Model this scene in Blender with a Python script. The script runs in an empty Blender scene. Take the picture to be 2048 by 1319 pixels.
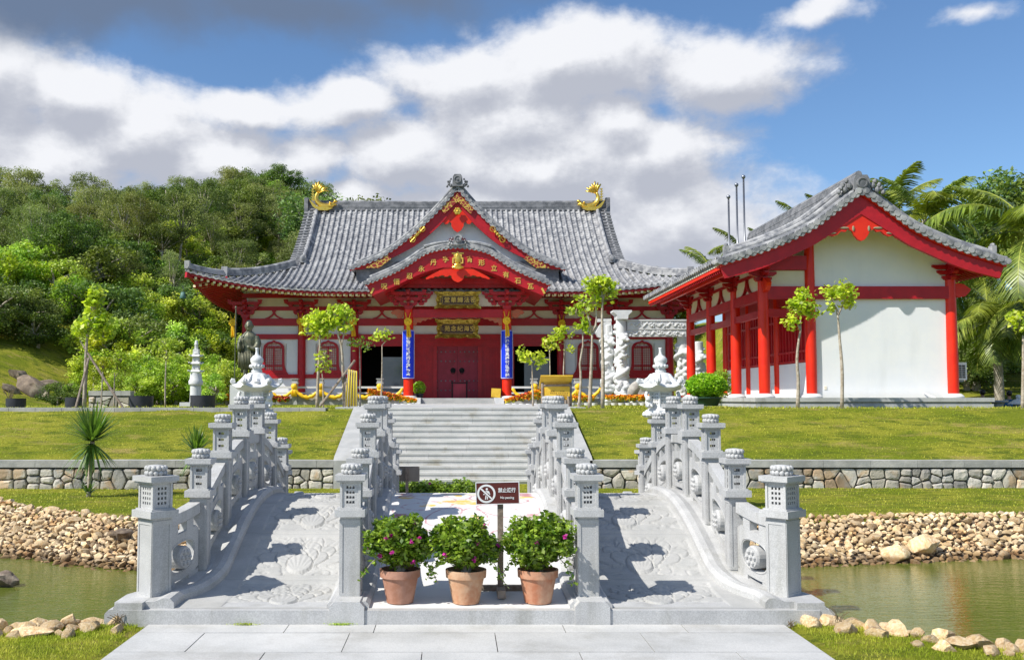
import bpy, math, random
import numpy as np
from mathutils import Vector, Matrix, noise as mnoise
S = bpy.context.scene
COL = S.collection
R = math.radians
# ---------------------------------------------------------------- camera
F, PX0, HZ, EYE, PT = 1900.0, 910.0, 797.0, 2.0, math.atan(.058)
Y0 = HZ - F*math.tan(PT)
cd = bpy.data.cameras.new('camera'); cam = bpy.data.objects.new('camera', cd); COL.objects.link(cam)
cam.location = (0, 0, EYE); cam.rotation_euler = (math.pi/2+PT, 0, 0)
cd.lens = 36*F/2048; cd.sensor_width = 36
cd.shift_x = (1024-PX0)/2048; cd.shift_y = (Y0-659.5)/2048
cd.clip_start = .1; cd.clip_end = 9000
S.camera = cam
def PX(px, py, D):
    v = (Y0-py)/F
    h = D*(math.sin(PT)+v*math.cos(PT))/(math.cos(PT)-v*math.sin(PT))
    return ((px-PX0)/F*(D*math.cos(PT)+h*math.sin(PT)), EYE+h)
# ---------------------------------------------------------------- view, sun, sky
S.view_settings.view_transform = 'Standard'; S.view_settings.look = 'None'
S.view_settings.exposure = 0.30; S.view_settings.gamma = 1
LD = Vector((.84, .46, -1.0)).normalized()          # direction the sunlight travels
SUN_EL = math.asin(-LD.z); SUN_AZ = math.atan2(-LD.x, -LD.y)   # azimuth from +Y towards +X
sl = bpy.data.lights.new('sun', 'SUN'); so = bpy.data.objects.new('sun', sl); COL.objects.link(so)
sl.energy = 4.8; sl.angle = R(.5); sl.color = (1, .955, .88)
so.rotation_euler = LD.to_track_quat('-Z', 'Y').to_euler()
so.location = (-20, -10, 40)
W = bpy.data.worlds.new('World'); S.world = W; W.use_nodes = True
wt = W.node_tree; wt.nodes.clear()
class NT:
    def __init__(s, t): s.t = t
    def n(s, typ, **k):
        o = s.t.nodes.new(typ)
        for a, b in k.items(): setattr(o, a, b)
        return o
    def put(s, sock, v):
        if isinstance(v, bpy.types.NodeSocket): s.t.links.new(v, sock)
        elif v is not None: sock.default_value = v
    def m(s, op, a, b=None, c=None, clamp=False):
        o = s.n('ShaderNodeMath', operation=op, use_clamp=clamp)
        s.put(o.inputs[0], a); s.put(o.inputs[1], b)
        if c is not None: s.put(o.inputs[2], c)
        return o.outputs[0]
    def v(s, op, a, b=None, out=0):
        o = s.n('ShaderNodeVectorMath', operation=op)
        s.put(o.inputs[0], a); s.put(o.inputs[1], b)
        return o.outputs['Value'] if out else o.outputs[0]
    def noise(s, vec, scale, det=4, rough=.55, dist=0, col=False):
        o = s.n('ShaderNodeTexNoise'); s.put(o.inputs['Vector'], vec)
        o.inputs['Scale'].default_value = scale; o.inputs['Detail'].default_value = det
        o.inputs['Roughness'].default_value = rough; o.inputs['Distortion'].default_value = dist
        return o.outputs['Color' if col else 'Fac']
    def sm(s, x, lo, hi, a=0., b=1.):
        o = s.n('ShaderNodeMapRange', interpolation_type='SMOOTHSTEP'); s.put(o.inputs[0], x)
        for i, q in enumerate((lo, hi, a, b)): s.put(o.inputs[i+1], q)
        return o.outputs[0]
    def mix(s, f, a, b, blend='MIX'):
        o = s.n('ShaderNodeMix', data_type='RGBA', blend_type=blend)
        s.put(o.inputs[0], f)
        for i, q in ((6, a), (7, b)):
            if not isinstance(q, bpy.types.NodeSocket) and len(q) == 3: q = (*q, 1)
            s.put(o.inputs[i], q)
        return o.outputs[2]
# cloud density group in direction space (azimuth, elevation)
def px2ang(px, py):
    az = math.atan((px-PX0)/F); return az, math.atan((HZ-py)/F*math.cos(az))
CL = [  # px, py, rx, ry, weight
 (-60,150,170,95,1),(150,180,130,80,1),(280,260,170,110,1.05),(430,330,150,90,1),(60,330,260,110,1),(-200,260,200,200,1),(560,420,120,60,.8),
 (470,205,150,40,.8),(700,205,200,46,.85),(930,150,230,78,.95),(1150,115,320,80,1.1),(1440,125,215,85,1.05),(1010,225,240,70,.95),
 (800,300,200,80,.9),(1080,330,260,110,1.05),(1240,240,110,60,1),(1320,320,210,90,1.0),(700,395,150,40,.85),(1000,420,330,60,.9),(1350,440,300,130,.95),(1180,540,300,80,.8),
 (1640,5,120,26,.6),(1990,30,80,18,.45),(620,300,110,60,.7),(1560,470,90,60,.6)]
CD = [(200,-10,420,70,1),(560,10,330,62,1),(-50,-30,300,80,1),(820,-20,230,60,.8),(1120,-60,200,50,.6)]
def blobgroup(name, blobs, nseed, namp, soft):
    g = bpy.data.node_groups.new(name, 'ShaderNodeTree')
    g.interface.new_socket('Vec', in_out='INPUT', socket_type='NodeSocketVector')
    g.interface.new_socket('D', in_out='OUTPUT', socket_type='NodeSocketFloat')
    t = NT(g); gi = t.n('NodeGroupInput'); go = t.n('NodeGroupOutput')
    p = gi.outputs[0]
    off = t.v('ADD', p, (nseed, nseed*.7, 0))
    wv = t.v('MULTIPLY', t.v('SUBTRACT', t.noise(off, 9, 5, .55, col=True), (.5, .5, .5)), (.09, .06, 0))
    q = t.v('ADD', p, wv)
    acc = None
    for (x, y, rx, ry, w) in blobs:
        a, e = px2ang(x, y)
        d = t.v('MULTIPLY', t.v('SUBTRACT', q, (a, e, 0)), (F/rx, F/ry/1.22, 0))
        L = t.v('LENGTH', d, out=1)
        val = t.m('MULTIPLY_ADD', L, -w, w)
        acc = val if acc is None else t.m('SMOOTH_MAX', acc, val, .25)
    acc = t.m('MAXIMUM', acc, -1.2)
    sc = t.v('MULTIPLY', off, (1, 1.5, 1))
    n1 = t.m('SUBTRACT', t.noise(sc, 7, 9, .6, .2), .5)
    acc = t.m('MULTIPLY_ADD', n1, namp, acc)
    n2 = t.m('SUBTRACT', t.noise(sc, 24, 7, .62, .1), .5)
    acc = t.m('MULTIPLY_ADD', n2, namp*.36, acc)
    t.t.links.new(acc, go.inputs[0])
    return g
w = NT(wt)
tc = w.n('ShaderNodeTexCoord'); sp = w.n('ShaderNodeSeparateXYZ'); wt.links.new(tc.outputs['Generated'], sp.inputs[0])
az = w.m('ARCTAN2', sp.outputs[0], sp.outputs[1]); el = w.m('ARCSINE', sp.outputs[2])
cb = w.n('ShaderNodeCombineXYZ'); wt.links.new(az, cb.inputs[0]); wt.links.new(el, cb.inputs[1])
G1 = blobgroup('cloud_shapes', CL, 3.1, 1.25, .2); G2 = blobgroup('dark_clouds', CD, 7.7, .8, .2)
def gcall(g, vec):
    o = w.n('ShaderNodeGroup'); o.node_tree = g; wt.links.new(vec, o.inputs[0]); return o.outputs[0]
d0 = gcall(G1, cb.outputs[0]); d1 = gcall(G1, w.v('ADD', cb.outputs[0], (-.012, .028, 0))); dk = gcall(G2, cb.outputs[0])
sky = w.n('ShaderNodeTexSky', sky_type='NISHITA'); sky.sun_disc = False
sky.sun_elevation = SUN_EL; sky.sun_rotation = SUN_AZ; sky.air_density = 1.0; sky.dust_density = .4; sky.ozone_density = 2.2
skyc = w.mix(1.0, sky.outputs[0], (.74, .90, 1.05), 'MULTIPLY')
gen = w.noise(w.v('MULTIPLY', tc.outputs['Generated'], (1, 1, 2.2)), 3.2, 8, .6, .3)   # broken cloud over the rest of the sky
back = w.m('MULTIPLY', w.sm(gen, .48, .62), w.sm(w.m('ABSOLUTE', az), .75, 1.1))
cover = w.m('MAXIMUM', w.sm(d0, -.06, .46), w.m('MULTIPLY', back, .9))
lit = w.sm(w.m('SUBTRACT', d0, d1), -.30, .42)
body = w.sm(d0, .35, 1.25)
K = 10.0
ccol = w.mix(lit, (.36*K, .38*K, .44*K), (.66*K, .67*K, .70*K))
ccol = w.mix(w.m('MULTIPLY', body, w.m('SUBTRACT', 1, lit), clamp=True), ccol, (.36*K, .38*K, .435*K))
wc = w.mix(cover, skyc, ccol)
dkc = w.sm(dk, -.1, .75, 0, .93)
wc = w.mix(dkc, wc, (.115*K, .155*K, .235*K))
hz = w.m('MULTIPLY', w.sm(el, .0, .16, 1, 0), .35)
wc = w.mix(hz, wc, (.36*K, .42*K, .54*K))
bg = w.n('ShaderNodeBackground'); bg.inputs[1].default_value = .112
wt.links.new(wc, bg.inputs[0])
wo = w.n('ShaderNodeOutputWorld'); wt.links.new(bg.outputs[0], wo.inputs[0])
W.cycles.sampling_method = 'MANUAL'; W.cycles.sample_map_resolution = 512
S.cycles.max_bounces = 6; S.cycles.diffuse_bounces = 3; S.cycles.glossy_bounces = 3; S.cycles.transmission_bounces = 3
S.cycles.use_denoising = True
# ---------------------------------------------------------------- materials
MATS = {}
def mat(name, col, col2=None, sc=3., rough=.6, metal=0., bump=0., bsc=30., det=5, spec=None, isl=0., objr=0., contrast=(.35, .65), spk=0., spks=160., trans=None, coat=0., stain=None, bdist=.02, wet=None):
    if name in MATS: return MATS[name]
    m = bpy.data.materials.new(name); m.use_nodes = True; t = NT(m.node_tree)
    b = m.node_tree.nodes['Principled BSDF']; out = m.node_tree.nodes['Material Output']
    tcn = t.n('ShaderNodeTexCoord'); oc = tcn.outputs['Object']
    c = (*col, 1)
    if col2: c = t.mix(t.sm(t.noise(oc, sc, det, .6), *contrast), col, col2)
    if stain: c = t.mix(t.sm(t.noise(t.v('MULTIPLY', oc, stain[3]), stain[0], 6, .65), stain[1], stain[2], 0, stain[5]), c, stain[4])
    if isl:
        gm = t.n('ShaderNodeNewGeometry')
        c = t.mix(1.0, c, t.mix(gm.outputs['Random Per Island'], (1-isl,)*3, (1+isl,)*3), 'MULTIPLY')
    if objr:
        oi = t.n('ShaderNodeObjectInfo'); hs = t.n('ShaderNodeHueSaturation')
        r1 = oi.outputs['Random']; r2 = t.m('FRACT', t.m('MULTIPLY', r1, 7.31))
        t.put(hs.inputs['Hue'], t.m('MULTIPLY_ADD', r1, .10*objr, .5-.05*objr)); t.put(hs.inputs['Value'], t.m('MULTIPLY_ADD', r2, .9*objr, 1-.45*objr))
        t.put(hs.inputs['Saturation'], t.m('MULTIPLY_ADD', r2, -.3*objr, 1.0)); t.put(hs.inputs['Color'], c); c = hs.outputs[0]
    if wet:
        gp = t.n('ShaderNodeNewGeometry'); sz_ = t.n('ShaderNodeSeparateXYZ'); t.t.links.new(gp.outputs['Position'], sz_.inputs[0])
        zz = t.m('MULTIPLY_ADD', t.noise(gp.outputs['Position'], 3, 3), .10, sz_.outputs[2])
        c = t.mix(t.sm(zz, wet[0], wet[1], 1, 0), c, t.mix(1., c, wet[2], 'MULTIPLY'))
    if spk:
        c = t.mix(t.sm(t.noise(oc, spks, 2, .7), .38, .62), t.mix(1., c, (1-spk,)*3, 'MULTIPLY'), c)
    t.put(b.inputs['Base Color'], c)
    b.inputs['Roughness'].default_value = rough; b.inputs['Metallic'].default_value = metal
    if spec is not None: b.inputs['Specular IOR Level'].default_value = spec
    if coat: b.inputs['Coat Weight'].default_value = coat; b.inputs['Coat Roughness'].default_value = .15
    if bump:
        bn = t.n('ShaderNodeBump'); bn.inputs['Strength'].default_value = bump; bn.inputs['Distance'].default_value = bdist
        t.put(bn.inputs['Height'], t.noise(oc, bsc, 6, .6)); t.t.links.new(bn.outputs[0], b.inputs['Normal'])
    if trans:
        tr = t.n('ShaderNodeBsdfTranslucent'); t.put(tr.inputs[0], t.mix(1., c, trans, 'MULTIPLY'))
        ad = t.n('ShaderNodeAddShader'); t.t.links.new(b.outputs[0], ad.inputs[0]); t.t.links.new(tr.outputs[0], ad.inputs[1])
        t.t.links.new(ad.outputs[0], out.inputs[0])
    MATS[name] = m; return m
M = dict(
 granite=mat('granite', (.46,.46,.455), (.55,.55,.54), 2.5, .7, bump=.25, bsc=60, spk=.22, spks=110, stain=(3.2,.50,.72,(1,1,.22),(.30,.295,.26),.62), bdist=.006),
 deckst=mat('deck_granite', (.40,.40,.385), (.48,.475,.455), 3, .75, bump=.2, bsc=70, spk=.12, spks=120, stain=(1.1,.5,.75,(1,1,1),(.35,.34,.30),.55), bdist=.004),
 paving=mat('paving_granite', (.48,.48,.465), (.57,.565,.545), 1.2, .75, bump=.2, bsc=60, spk=.14, spks=90, isl=.06, stain=(1.5,.46,.70,(1,1,1),(.36,.35,.32),.62), bdist=.004),
 stepst=mat('step_granite', (.50,.50,.47), (.58,.57,.54), 2, .8, spk=.12, spks=60, isl=.07, stain=(2.6,.52,.7,(.6,1,.5),(.33,.29,.20),.6)),
 marble=mat('white_marble', (.62,.63,.63), (.70,.70,.69), 3, .55, bump=.3, bsc=35, stain=(2.5,.55,.75,(1,1,.5),(.55,.55,.50),.4), bdist=.01),
 tile=mat('grey_roof_tile', (.17,.175,.19), (.44,.435,.43), 3.2, .75, bump=.12, bsc=14, det=8, stain=(1.6,.48,.7,(1,1,1),(.13,.13,.145),.65), contrast=(.38,.62)),
 tiled=mat('dark_ridge_tile', (.12,.125,.135), (.25,.25,.26), 3, .7, bump=.15, bsc=14, det=8),
 red=mat('red_lacquer', (.50,.012,.020), (.41,.010,.018), 3, .38, bump=.08, bsc=20, spec=.4, stain=(1.3,.55,.75,(1,1,.4),(.33,.02,.02),.5)),
 red_lit=mat('sunlit_red_lacquer', (.80,.030,.006), (.72,.022,.006), 2.5, .35, bump=.06, bsc=20, spec=.4, stain=(1.6,.5,.75,(1,1,.3),(.55,.02,.012),.5)),  # same red paint as above, with sunlit brightness put into the colour
 door=mat('faded_red_door_paint', (.36,.018,.045), (.28,.012,.03), 2.2, .5, bump=.1, bsc=20, stain=(2.5,.5,.68,(1,1,.4),(.20,.015,.02),.6)),
 plaster=mat('white_plaster', (.83,.84,.85), (.87,.87,.86), 1.6, .85, bump=.12, bsc=40, bdist=.004, stain=(1.6,.5,.75,(1,1,.18),(.66,.66,.63),.28), wet=(2.02,2.38,(.80,.79,.73))),
 cream=mat('cream_plaster', (.74,.68,.52), (.80,.74,.60), 2, .85),
 gold=mat('gold_leaf', (.80,.50,.07), (.90,.62,.12), 9, .3, metal=.85, bump=.25, bsc=30),
 goldp=mat('gold_paint', (.72,.47,.07), (.85,.60,.14), 12, .42, metal=.35),
 yell=mat('yellow_silk', (.86,.52,.01), (.92,.62,.02), 5, .5, trans=(.2,.2,.2)),
 wood=mat('weathered_wood', (.20,.15,.11), (.33,.27,.22), 9, .85, bump=.5, bsc=20),
 bark=mat('pale_bark', (.30,.24,.17), (.48,.42,.34), 12, .9, bump=.6, bsc=22, stain=(3,.5,.7,(1,1,.3),(.60,.56,.50),.7)),
 darkbark=mat('forest_bark', (.28,.23,.17), (.48,.43,.36), 3, .9),
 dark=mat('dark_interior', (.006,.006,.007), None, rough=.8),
 black=mat('black_plastic_tub', (.02,.022,.028), (.035,.035,.045), 6, .5),
 terra=mat('terracotta', (.42,.16,.08), (.50,.25,.15), 7, .8, bump=.2, bsc=30, stain=(6,.45,.7,(1,1,.6),(.60,.42,.28),.55)),
 soil=mat('soil', (.10,.07,.045), (.16,.12,.08), 8, .95, bump=.6, bsc=25),
 blue=mat('blue_board', (.006,.03,.62), (.01,.05,.72), 2, .35, spec=.4),
 white=mat('white_paint', (.80,.80,.80), None, rough=.5),
 brown=mat('brown_sign_paint', (.10,.014,.010), None, rough=.4),
 bronze=mat('patinated_bronze', (.10,.115,.08), (.22,.21,.14), 5, .5, metal=.45, bump=.3, bsc=14),
 steel=mat('steel', (.25,.26,.28), None, rough=.3, metal=.9),
 yellp=mat('yellow_painted_wood', (.70,.42,.03), (.80,.52,.05), 5, .6),
 glass=mat('dark_glass', (.10,.13,.15), (.14,.17,.19), 1, .08, spec=.8),
 rock=mat('riprap_stone', (.60,.42,.21), (.72,.57,.37), 3.5, .95, bump=.9, bsc=9, isl=.42, stain=(2.6,.5,.66,(1,1,1),(.40,.20,.07),.7), wet=(-.40, -.31, (.38,.32,.26))),
 rockd=mat('brown_boulder', (.13,.095,.07), (.27,.20,.14), 2.0, .9, bump=.8, bsc=6, objr=.35, stain=(1.4,.5,.62,(1,1,1),(.36,.30,.22),.6)),
 wallst=mat('wall_stone', (.34,.33,.31), (.54,.49,.40), 1.3, .9, bump=.9, bsc=7, isl=.42, stain=(.8,.5,.58,(1,1,1),(.46,.31,.17),.8)),
 mortar=mat('dark_mortar', (.05,.048,.042), (.09,.085,.07), 5, .95),
 coping=mat('coping_stone', (.33,.33,.31), (.44,.43,.40), 3, .85, bump=.3, bsc=25, isl=.1, stain=(2,.5,.7,(1,1,1),(.25,.25,.22),.5)),
)
LEAFT = (.55, .62, .28)
M['lf_dark'] = mat('dark_forest_leaf', (.05,.09,.014), (.155,.205,.032), .35, .55, isl=.45, objr=.55, trans=LEAFT, spec=.25)
M['lf_olive'] = mat('olive_forest_leaf', (.09,.12,.03), (.23,.25,.075), .4, .6, isl=.4, objr=.45, trans=LEAFT, spec=.2)
M['lf_bush'] = mat('bright_bush_leaf', (.19,.28,.012), (.42,.48,.03), .7, .5, isl=.45, objr=.5, trans=LEAFT, spec=.25)
M['lf_young'] = mat('fresh_leaf', (.21,.29,.015), (.42,.45,.035), 3, .45, isl=.45, objr=.12, trans=(.8,.85,.4), spec=.3)
M['lf_boug'] = mat('bougainvillea_leaf', (.06,.125,.009), (.21,.28,.03), 9, .42, isl=.5, trans=LEAFT, spec=.35)
M['lf_shrub'] = mat('clipped_shrub_leaf', (.12,.26,.01), (.27,.42,.02), 5, .45, isl=.4, trans=LEAFT, spec=.3)
M['lf_palm'] = mat('palm_leaf', (.07,.11,.010), (.21,.25,.025), 1.2, .4, isl=.4, objr=.3, trans=LEAFT, spec=.4)
M['lf_yucca'] = mat('yucca_leaf', (.055,.11,.022), (.13,.20,.035), 3, .4, isl=.4, trans=LEAFT, spec=.4)
M['petal'] = mat('magenta_bract', (.30,.006,.15), (.45,.02,.26), 20, .5, isl=.3, trans=(.5,.5,.5))
M['marig'] = mat('orange_marigold', (.85,.22,.005), (.90,.42,.01), 8, .6, isl=.35)
M['celos'] = mat('red_celosia', (.42,.03,.02), (.60,.10,.03), 8, .6, isl=.35)
# ---------------------------------------------------------------- object helpers
def tag(o, label=None, cat=None, group=None, kind=None):
    if label: o['label'] = label
    if cat: o['category'] = cat
    if group: o['group'] = group
    if kind: o['kind'] = kind
    return o
def empty(name, loc=(0,0,0), rz=0., label=None, cat=None, group=None):
    o = bpy.data.objects.new(name, None); COL.objects.link(o); o.location = loc; o.rotation_euler = (0, 0, rz)
    o.empty_display_size = .2
    return tag(o, label, cat, group)
def rooto(o):
    while o.parent: o = o.parent
    return o
class MB:
    def __init__(s): s.v = []; s.f = []
    def add(s, vs, fs):
        b = len(s.v); s.v.extend([tuple(q) for q in vs]); s.f.extend([tuple(b+i for i in f) for f in fs]); return s
    def box(s, x0, x1, y0, y1, z0, z1, T=None):
        vs = [Vector((x, y, z)) for z in (z0, z1) for y in (y0, y1) for x in (x0, x1)]
        if T: vs = [T @ q for q in vs]
        return s.add(vs, [(0,2,3,1),(4,5,7,6),(0,1,5,4),(2,6,7,3),(0,4,6,2),(1,3,7,5)])
    def cbox(s, c, d, T=None): return s.box(c[0]-d[0]/2, c[0]+d[0]/2, c[1]-d[1]/2, c[1]+d[1]/2, c[2]-d[2]/2, c[2]+d[2]/2, T)
    def bar(s, a, b, w, h=None, up=(0,0,1)):
        a = Vector(a); b = Vector(b); d = (b-a).normalized(); up = Vector(up); h = h or w
        x = d.cross(up)
        if x.length < 1e-4: x = d.cross(Vector((0,1,0)))
        x.normalize(); z = x.cross(d).normalized()
        vs = [p+x*i*w/2+z*j*h/2 for p in (a, b) for j in (-1, 1) for i in (-1, 1)]
        return s.add(vs, [(0,1,3,2),(4,6,7,5),(0,4,5,1),(2,3,7,6),(0,2,6,4),(1,5,7,3)])
    def prism(s, poly, axis, a, b, T=None):     # poly 2D; axis 'y': (x,z) extruded along y, 'x': (y,z), 'z': (x,y)
        n = len(poly)
        def mk(p, t): return Vector({'y': (p[0], t, p[1]), 'x': (t, p[0], p[1]), 'z': (p[0], p[1], t)}[axis])
        vs = [mk(p, a) for p in poly]+[mk(p, b) for p in poly]
        if T: vs = [T @ q for q in vs]
        return s.add(vs, [tuple(range(n)), tuple(range(2*n-1, n-1, -1))]+[(i, (i+1) % n, n+(i+1) % n, n+i) for i in range(n)])
    def strip(s, up, lo, y0, y1):               # band between two polylines in xz, extruded in y
        n = len(up); vs = []
        for y in (y0, y1):
            for p in up: vs.append((p[0], y, p[1]))
            for p in lo: vs.append((p[0], y, p[1]))
        fs = []
        for i in range(n-1):
            fs += [(i, i+1, n+i+1, n+i), (2*n+i, 3*n+i, 3*n+i+1, 2*n+i+1), (i, 2*n+i, 2*n+i+1, i+1), (n+i, n+i+1, 3*n+i+1, 3*n+i)]
        fs += [(0, n, 3*n, 2*n), (n-1, 3*n-1, 4*n-1, 2*n-1)]
        return s.add(vs, fs)
    def tube(s, pts, rad, n=8, caps=True, flat=1., up=None):
        pts = [Vector(p) for p in pts]; k = len(pts)
        if not hasattr(rad, '__len__'): rad = [rad]*k
        prev = Vector(up) if up else None; vs = []
        for i, p in enumerate(pts):
            d = (pts[min(i+1, k-1)]-pts[max(i-1, 0)])
            d = d.normalized() if d.length > 1e-9 else Vector((0,0,1))
            if prev is None: prev = d.orthogonal()
            x = (prev-d*prev.dot(d))
            x = x.normalized() if x.length > 1e-6 else d.orthogonal().normalized()
            prev = x; y = d.cross(x)
            for j in range(n):
                a = 2*math.pi*j/n; vs.append(p+(x*math.cos(a)+y*math.sin(a)*flat)*rad[i])
        fs = [(i*n+j, i*n+(j+1) % n, (i+1)*n+(j+1) % n, (i+1)*n+j) for i in range(k-1) for j in range(n)]
        if caps: fs += [tuple(range(n-1, -1, -1)), tuple((k-1)*n+j for j in range(n))]
        return s.add(vs, fs)
    def lathe(s, prof, n=16, c=(0,0,0), T=None, ph=0., sx=1., sy=1.):
        k = len(prof); vs = []
        for r, z in prof:
            for j in range(n):
                a = 2*math.pi*j/n+ph; vs.append(Vector((c[0]+r*math.cos(a)*sx, c[1]+r*math.sin(a)*sy, c[2]+z)))
        if T: vs = [T @ q for q in vs]
        fs = [(i*n+j, i*n+(j+1) % n, (i+1)*n+(j+1) % n, (i+1)*n+j) for i in range(k-1) for j in range(n)]
        fs += [tuple(range(n-1, -1, -1)), tuple((k-1)*n+j for j in range(n))]
        return s.add(vs, fs)
    def ball(s, c, r, n=8, m=6, jit=0., rng=None, T=None):
        if not hasattr(r, '__len__'): r = (r, r, r)
        vs = []; c = Vector(c)
        for i in range(m+1):
            a = math.pi*i/m
            for j in range(n):
                b = 2*math.pi*j/n; q = Vector((math.sin(a)*math.cos(b), math.sin(a)*math.sin(b), math.cos(a)))
                if jit: q = q*(1+jit*mnoise.noise(q*1.7+c*3.1+Vector((rng or 0, 0, 0))))
                q = Vector((q.x*r[0], q.y*r[1], q.z*r[2]))
                if T: q = T @ q
                vs.append(c+q)
        fs = [(i*n+j, i*n+(j+1) % n, (i+1)*n+(j+1) % n, (i+1)*n+j) for i in range(m) for j in range(n)]
        return s.add(vs, fs)
    def merge(s, o, T=None):
        return s.add([T @ Vector(q) for q in o.v] if T else o.v, o.f)
    def build(s, name, m, parent=None, smooth=False, world=True, sharp=None):
        me = bpy.data.meshes.new(name); vs = s.v
        off = Vector((0,0,0))
        if parent and world:
            pm = rooto(parent)
            inv = (Matrix.Translation(pm.location) @ pm.rotation_euler.to_matrix().to_4x4()).inverted()
            vs = [inv @ Vector(q) for q in vs]
        me.from_pydata([tuple(q) for q in vs], [], s.f); me.update()
        ms = m if isinstance(m, (list, tuple)) else [m]
        for q in ms: me.materials.append(M[q] if isinstance(q, str) else q)
        if smooth:
            me.polygons.foreach_set('use_smooth', [True]*len(me.polygons))
            if sharp: me.set_sharp_from_angle(angle=R(sharp))
        o = bpy.data.objects.new(name, me); COL.objects.link(o)
        if parent: o.parent = parent
        return o
def quadmesh(name, P, m, parent=None, world=True, extra=None):   # P: (N,4,3) leaf faces
    P = np.asarray(P, dtype=np.float32); n = len(P)
    if parent and world:
        pm = rooto(parent); P = P-np.array(pm.location, dtype=np.float32)
    me = bpy.data.meshes.new(name)
    me.vertices.add(n*4); me.vertices.foreach_set('co', P.reshape(-1))
    me.loops.add(n*4); me.loops.foreach_set('vertex_index', np.arange(n*4, dtype=np.int32))
    me.polygons.add(n); me.polygons.foreach_set('loop_start', np.arange(0, n*4, 4, dtype=np.int32))
    me.polygons.foreach_set('loop_total', np.full(n, 4, dtype=np.int32))
    me.update(calc_edges=True); me.materials.append(M[m] if isinstance(m, str) else m)
    o = bpy.data.objects.new(name, me); COL.objects.link(o)
    if parent: o.parent = parent
    return o
def leaves(rng, C, sl, sw, up=.5, droop=0.):    # C (N,3) centres -> diamonds
    n = len(C); d = rng.normal(size=(n, 3)); d[:, 2] = d[:, 2]*.6-droop; d /= np.linalg.norm(d, axis=1, keepdims=True)
    nn = rng.normal(size=(n, 3)); nn[:, 2] += up*2; s = np.cross(d, nn); s /= np.linalg.norm(s, axis=1, keepdims=True)+1e-9
    L = sl*(.7+.6*rng.random((n, 1))); Wd = sw*(.7+.6*rng.random((n, 1)))
    return np.stack([C-d*L/2, C+s*Wd/2, C+d*L/2, C-s*Wd/2], axis=1)
def clump(rng, c, r, n, shell=.6):
    d = rng.normal(size=(n, 3)); d /= np.linalg.norm(d, axis=1, keepdims=True)
    q = shell+(1-shell)*rng.random((n, 1)) if shell else rng.random((n, 1))**.4
    if not hasattr(r, '__len__'): r = (r, r, r)
    return np.array(c)+d*q*np.array(r)
def copy_tree(o, parent=None):
    c = o.copy(); COL.objects.link(c); c.parent = parent
    for ch in list(o.children): copy_tree(ch, c)
    return c
def dup(root, loc, rz=0., sc=1., label=None, cat=None, group=None):
    c = copy_tree(root); c.location = loc; c.rotation_euler = (0, 0, rz)
    c.scale = sc if hasattr(sc, '__len__') else (sc, sc, sc)
    tag(c, label, cat, group); return c
def textmesh(name, txt, size, m, parent, loc, rot=(math.pi/2, 0, 0), ext=.004, vertical=False, world=True, bold=0., sx=1., spacing=1.15):
    cu = bpy.data.curves.new('t', 'FONT'); cu.body = '\n'.join(txt) if vertical else txt
    cu.size = size; cu.align_x = 'CENTER'; cu.align_y = 'CENTER'; cu.extrude = ext; cu.offset = bold; cu.space_line = spacing
    o = bpy.data.objects.new('t', cu); COL.objects.link(o)
    dg = bpy.context.evaluated_depsgraph_get(); me = bpy.data.meshes.new_from_object(o.evaluated_get(dg))
    bpy.data.objects.remove(o); bpy.data.curves.remove(cu)
    me.name = name; me.materials.clear(); me.materials.append(M[m])
    T = Matrix.Translation(loc) @ Matrix.Rotation(rot[2], 4, 'Z') @ Matrix.Rotation(rot[0], 4, 'X') @ Matrix.Diagonal((sx, 1, 1, 1))
    if parent and world:
        pm = rooto(parent); T = (Matrix.Translation(pm.location) @ pm.rotation_euler.to_matrix().to_4x4()).inverted() @ T
    me.transform(T)
    t = bpy.data.objects.new(name, me); COL.objects.link(t)
    if parent: t.parent = parent
    return t
# ================================================================ ground and water
def hermite(pts):
    xs = [p[0] for p in pts]; ys = [p[1] for p in pts]; n = len(xs); ms = []
    for i in range(n):
        a = max(i-1, 0); b = min(i+1, n-1); ms.append((ys[b]-ys[a])/(xs[b]-xs[a]))
    def f(x):
        if x <= xs[0]: return ys[0]
        if x >= xs[-1]: return ys[-1]
        i = next(k for k in range(n-1) if xs[k+1] >= x); h = xs[i+1]-xs[i]; t = (x-xs[i])/h
        return (2*t**3-3*t*t+1)*ys[i]+(t**3-2*t*t+t)*h*ms[i]+(-2*t**3+3*t*t)*ys[i+1]+(t**3-t*t)*h*ms[i+1]
    return f
CX = .13                                             # axis of bridge, stairs and hall
WATER = -.5
lawnedge = hermite([(-40,24),(-14,20.4),(-9.2,18.5),(-7.2,16.9),(-5.2,15.7),(-3.5,15.3),(3.5,15.2),(5.3,15.8),(9.2,16.3),(14,16.5),(40,18)])
farshore = hermite([(-40,21),(-14,17.6),(-7.6,15.6),(-5.8,14.55),(-4.7,14.1),(-3,13.9),(3,13.9),(5.3,14.4),(9.2,15.2),(14,15.4),(40,16.5)])
crest = hermite([(-40,1),(-9,7.4),(-5,8.1),(-3.6,8.45),(-2.9,8.6),(3.2,8.6),(3.7,8.35),(5,7.35),(9,6.2),(40,0)])
def sst(a, b, x): t = min(1, max(0, (x-a)/(b-a))); return t*t*(3-2*t)
TZ = 1.72
def hill(x, y):
    h = 0.
    if x < -6:
        dl = 31+max(0, x+22)*1.75
        sl_ = .26+.11*sst(-34, -14, x)
        t = y-dl
        if t > 0:
            t = min(t, 66+.2*(t-66)) if t > 66 else t
            h = sl_*(math.sqrt(t*t+36)-6)*sst(-6, -11, x)
    if x > 19 and y > 36:
        h = .16*(math.sqrt((min(y, 90)-36)**2+25)-5)*sst(19, 24, x)
    return h
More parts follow.
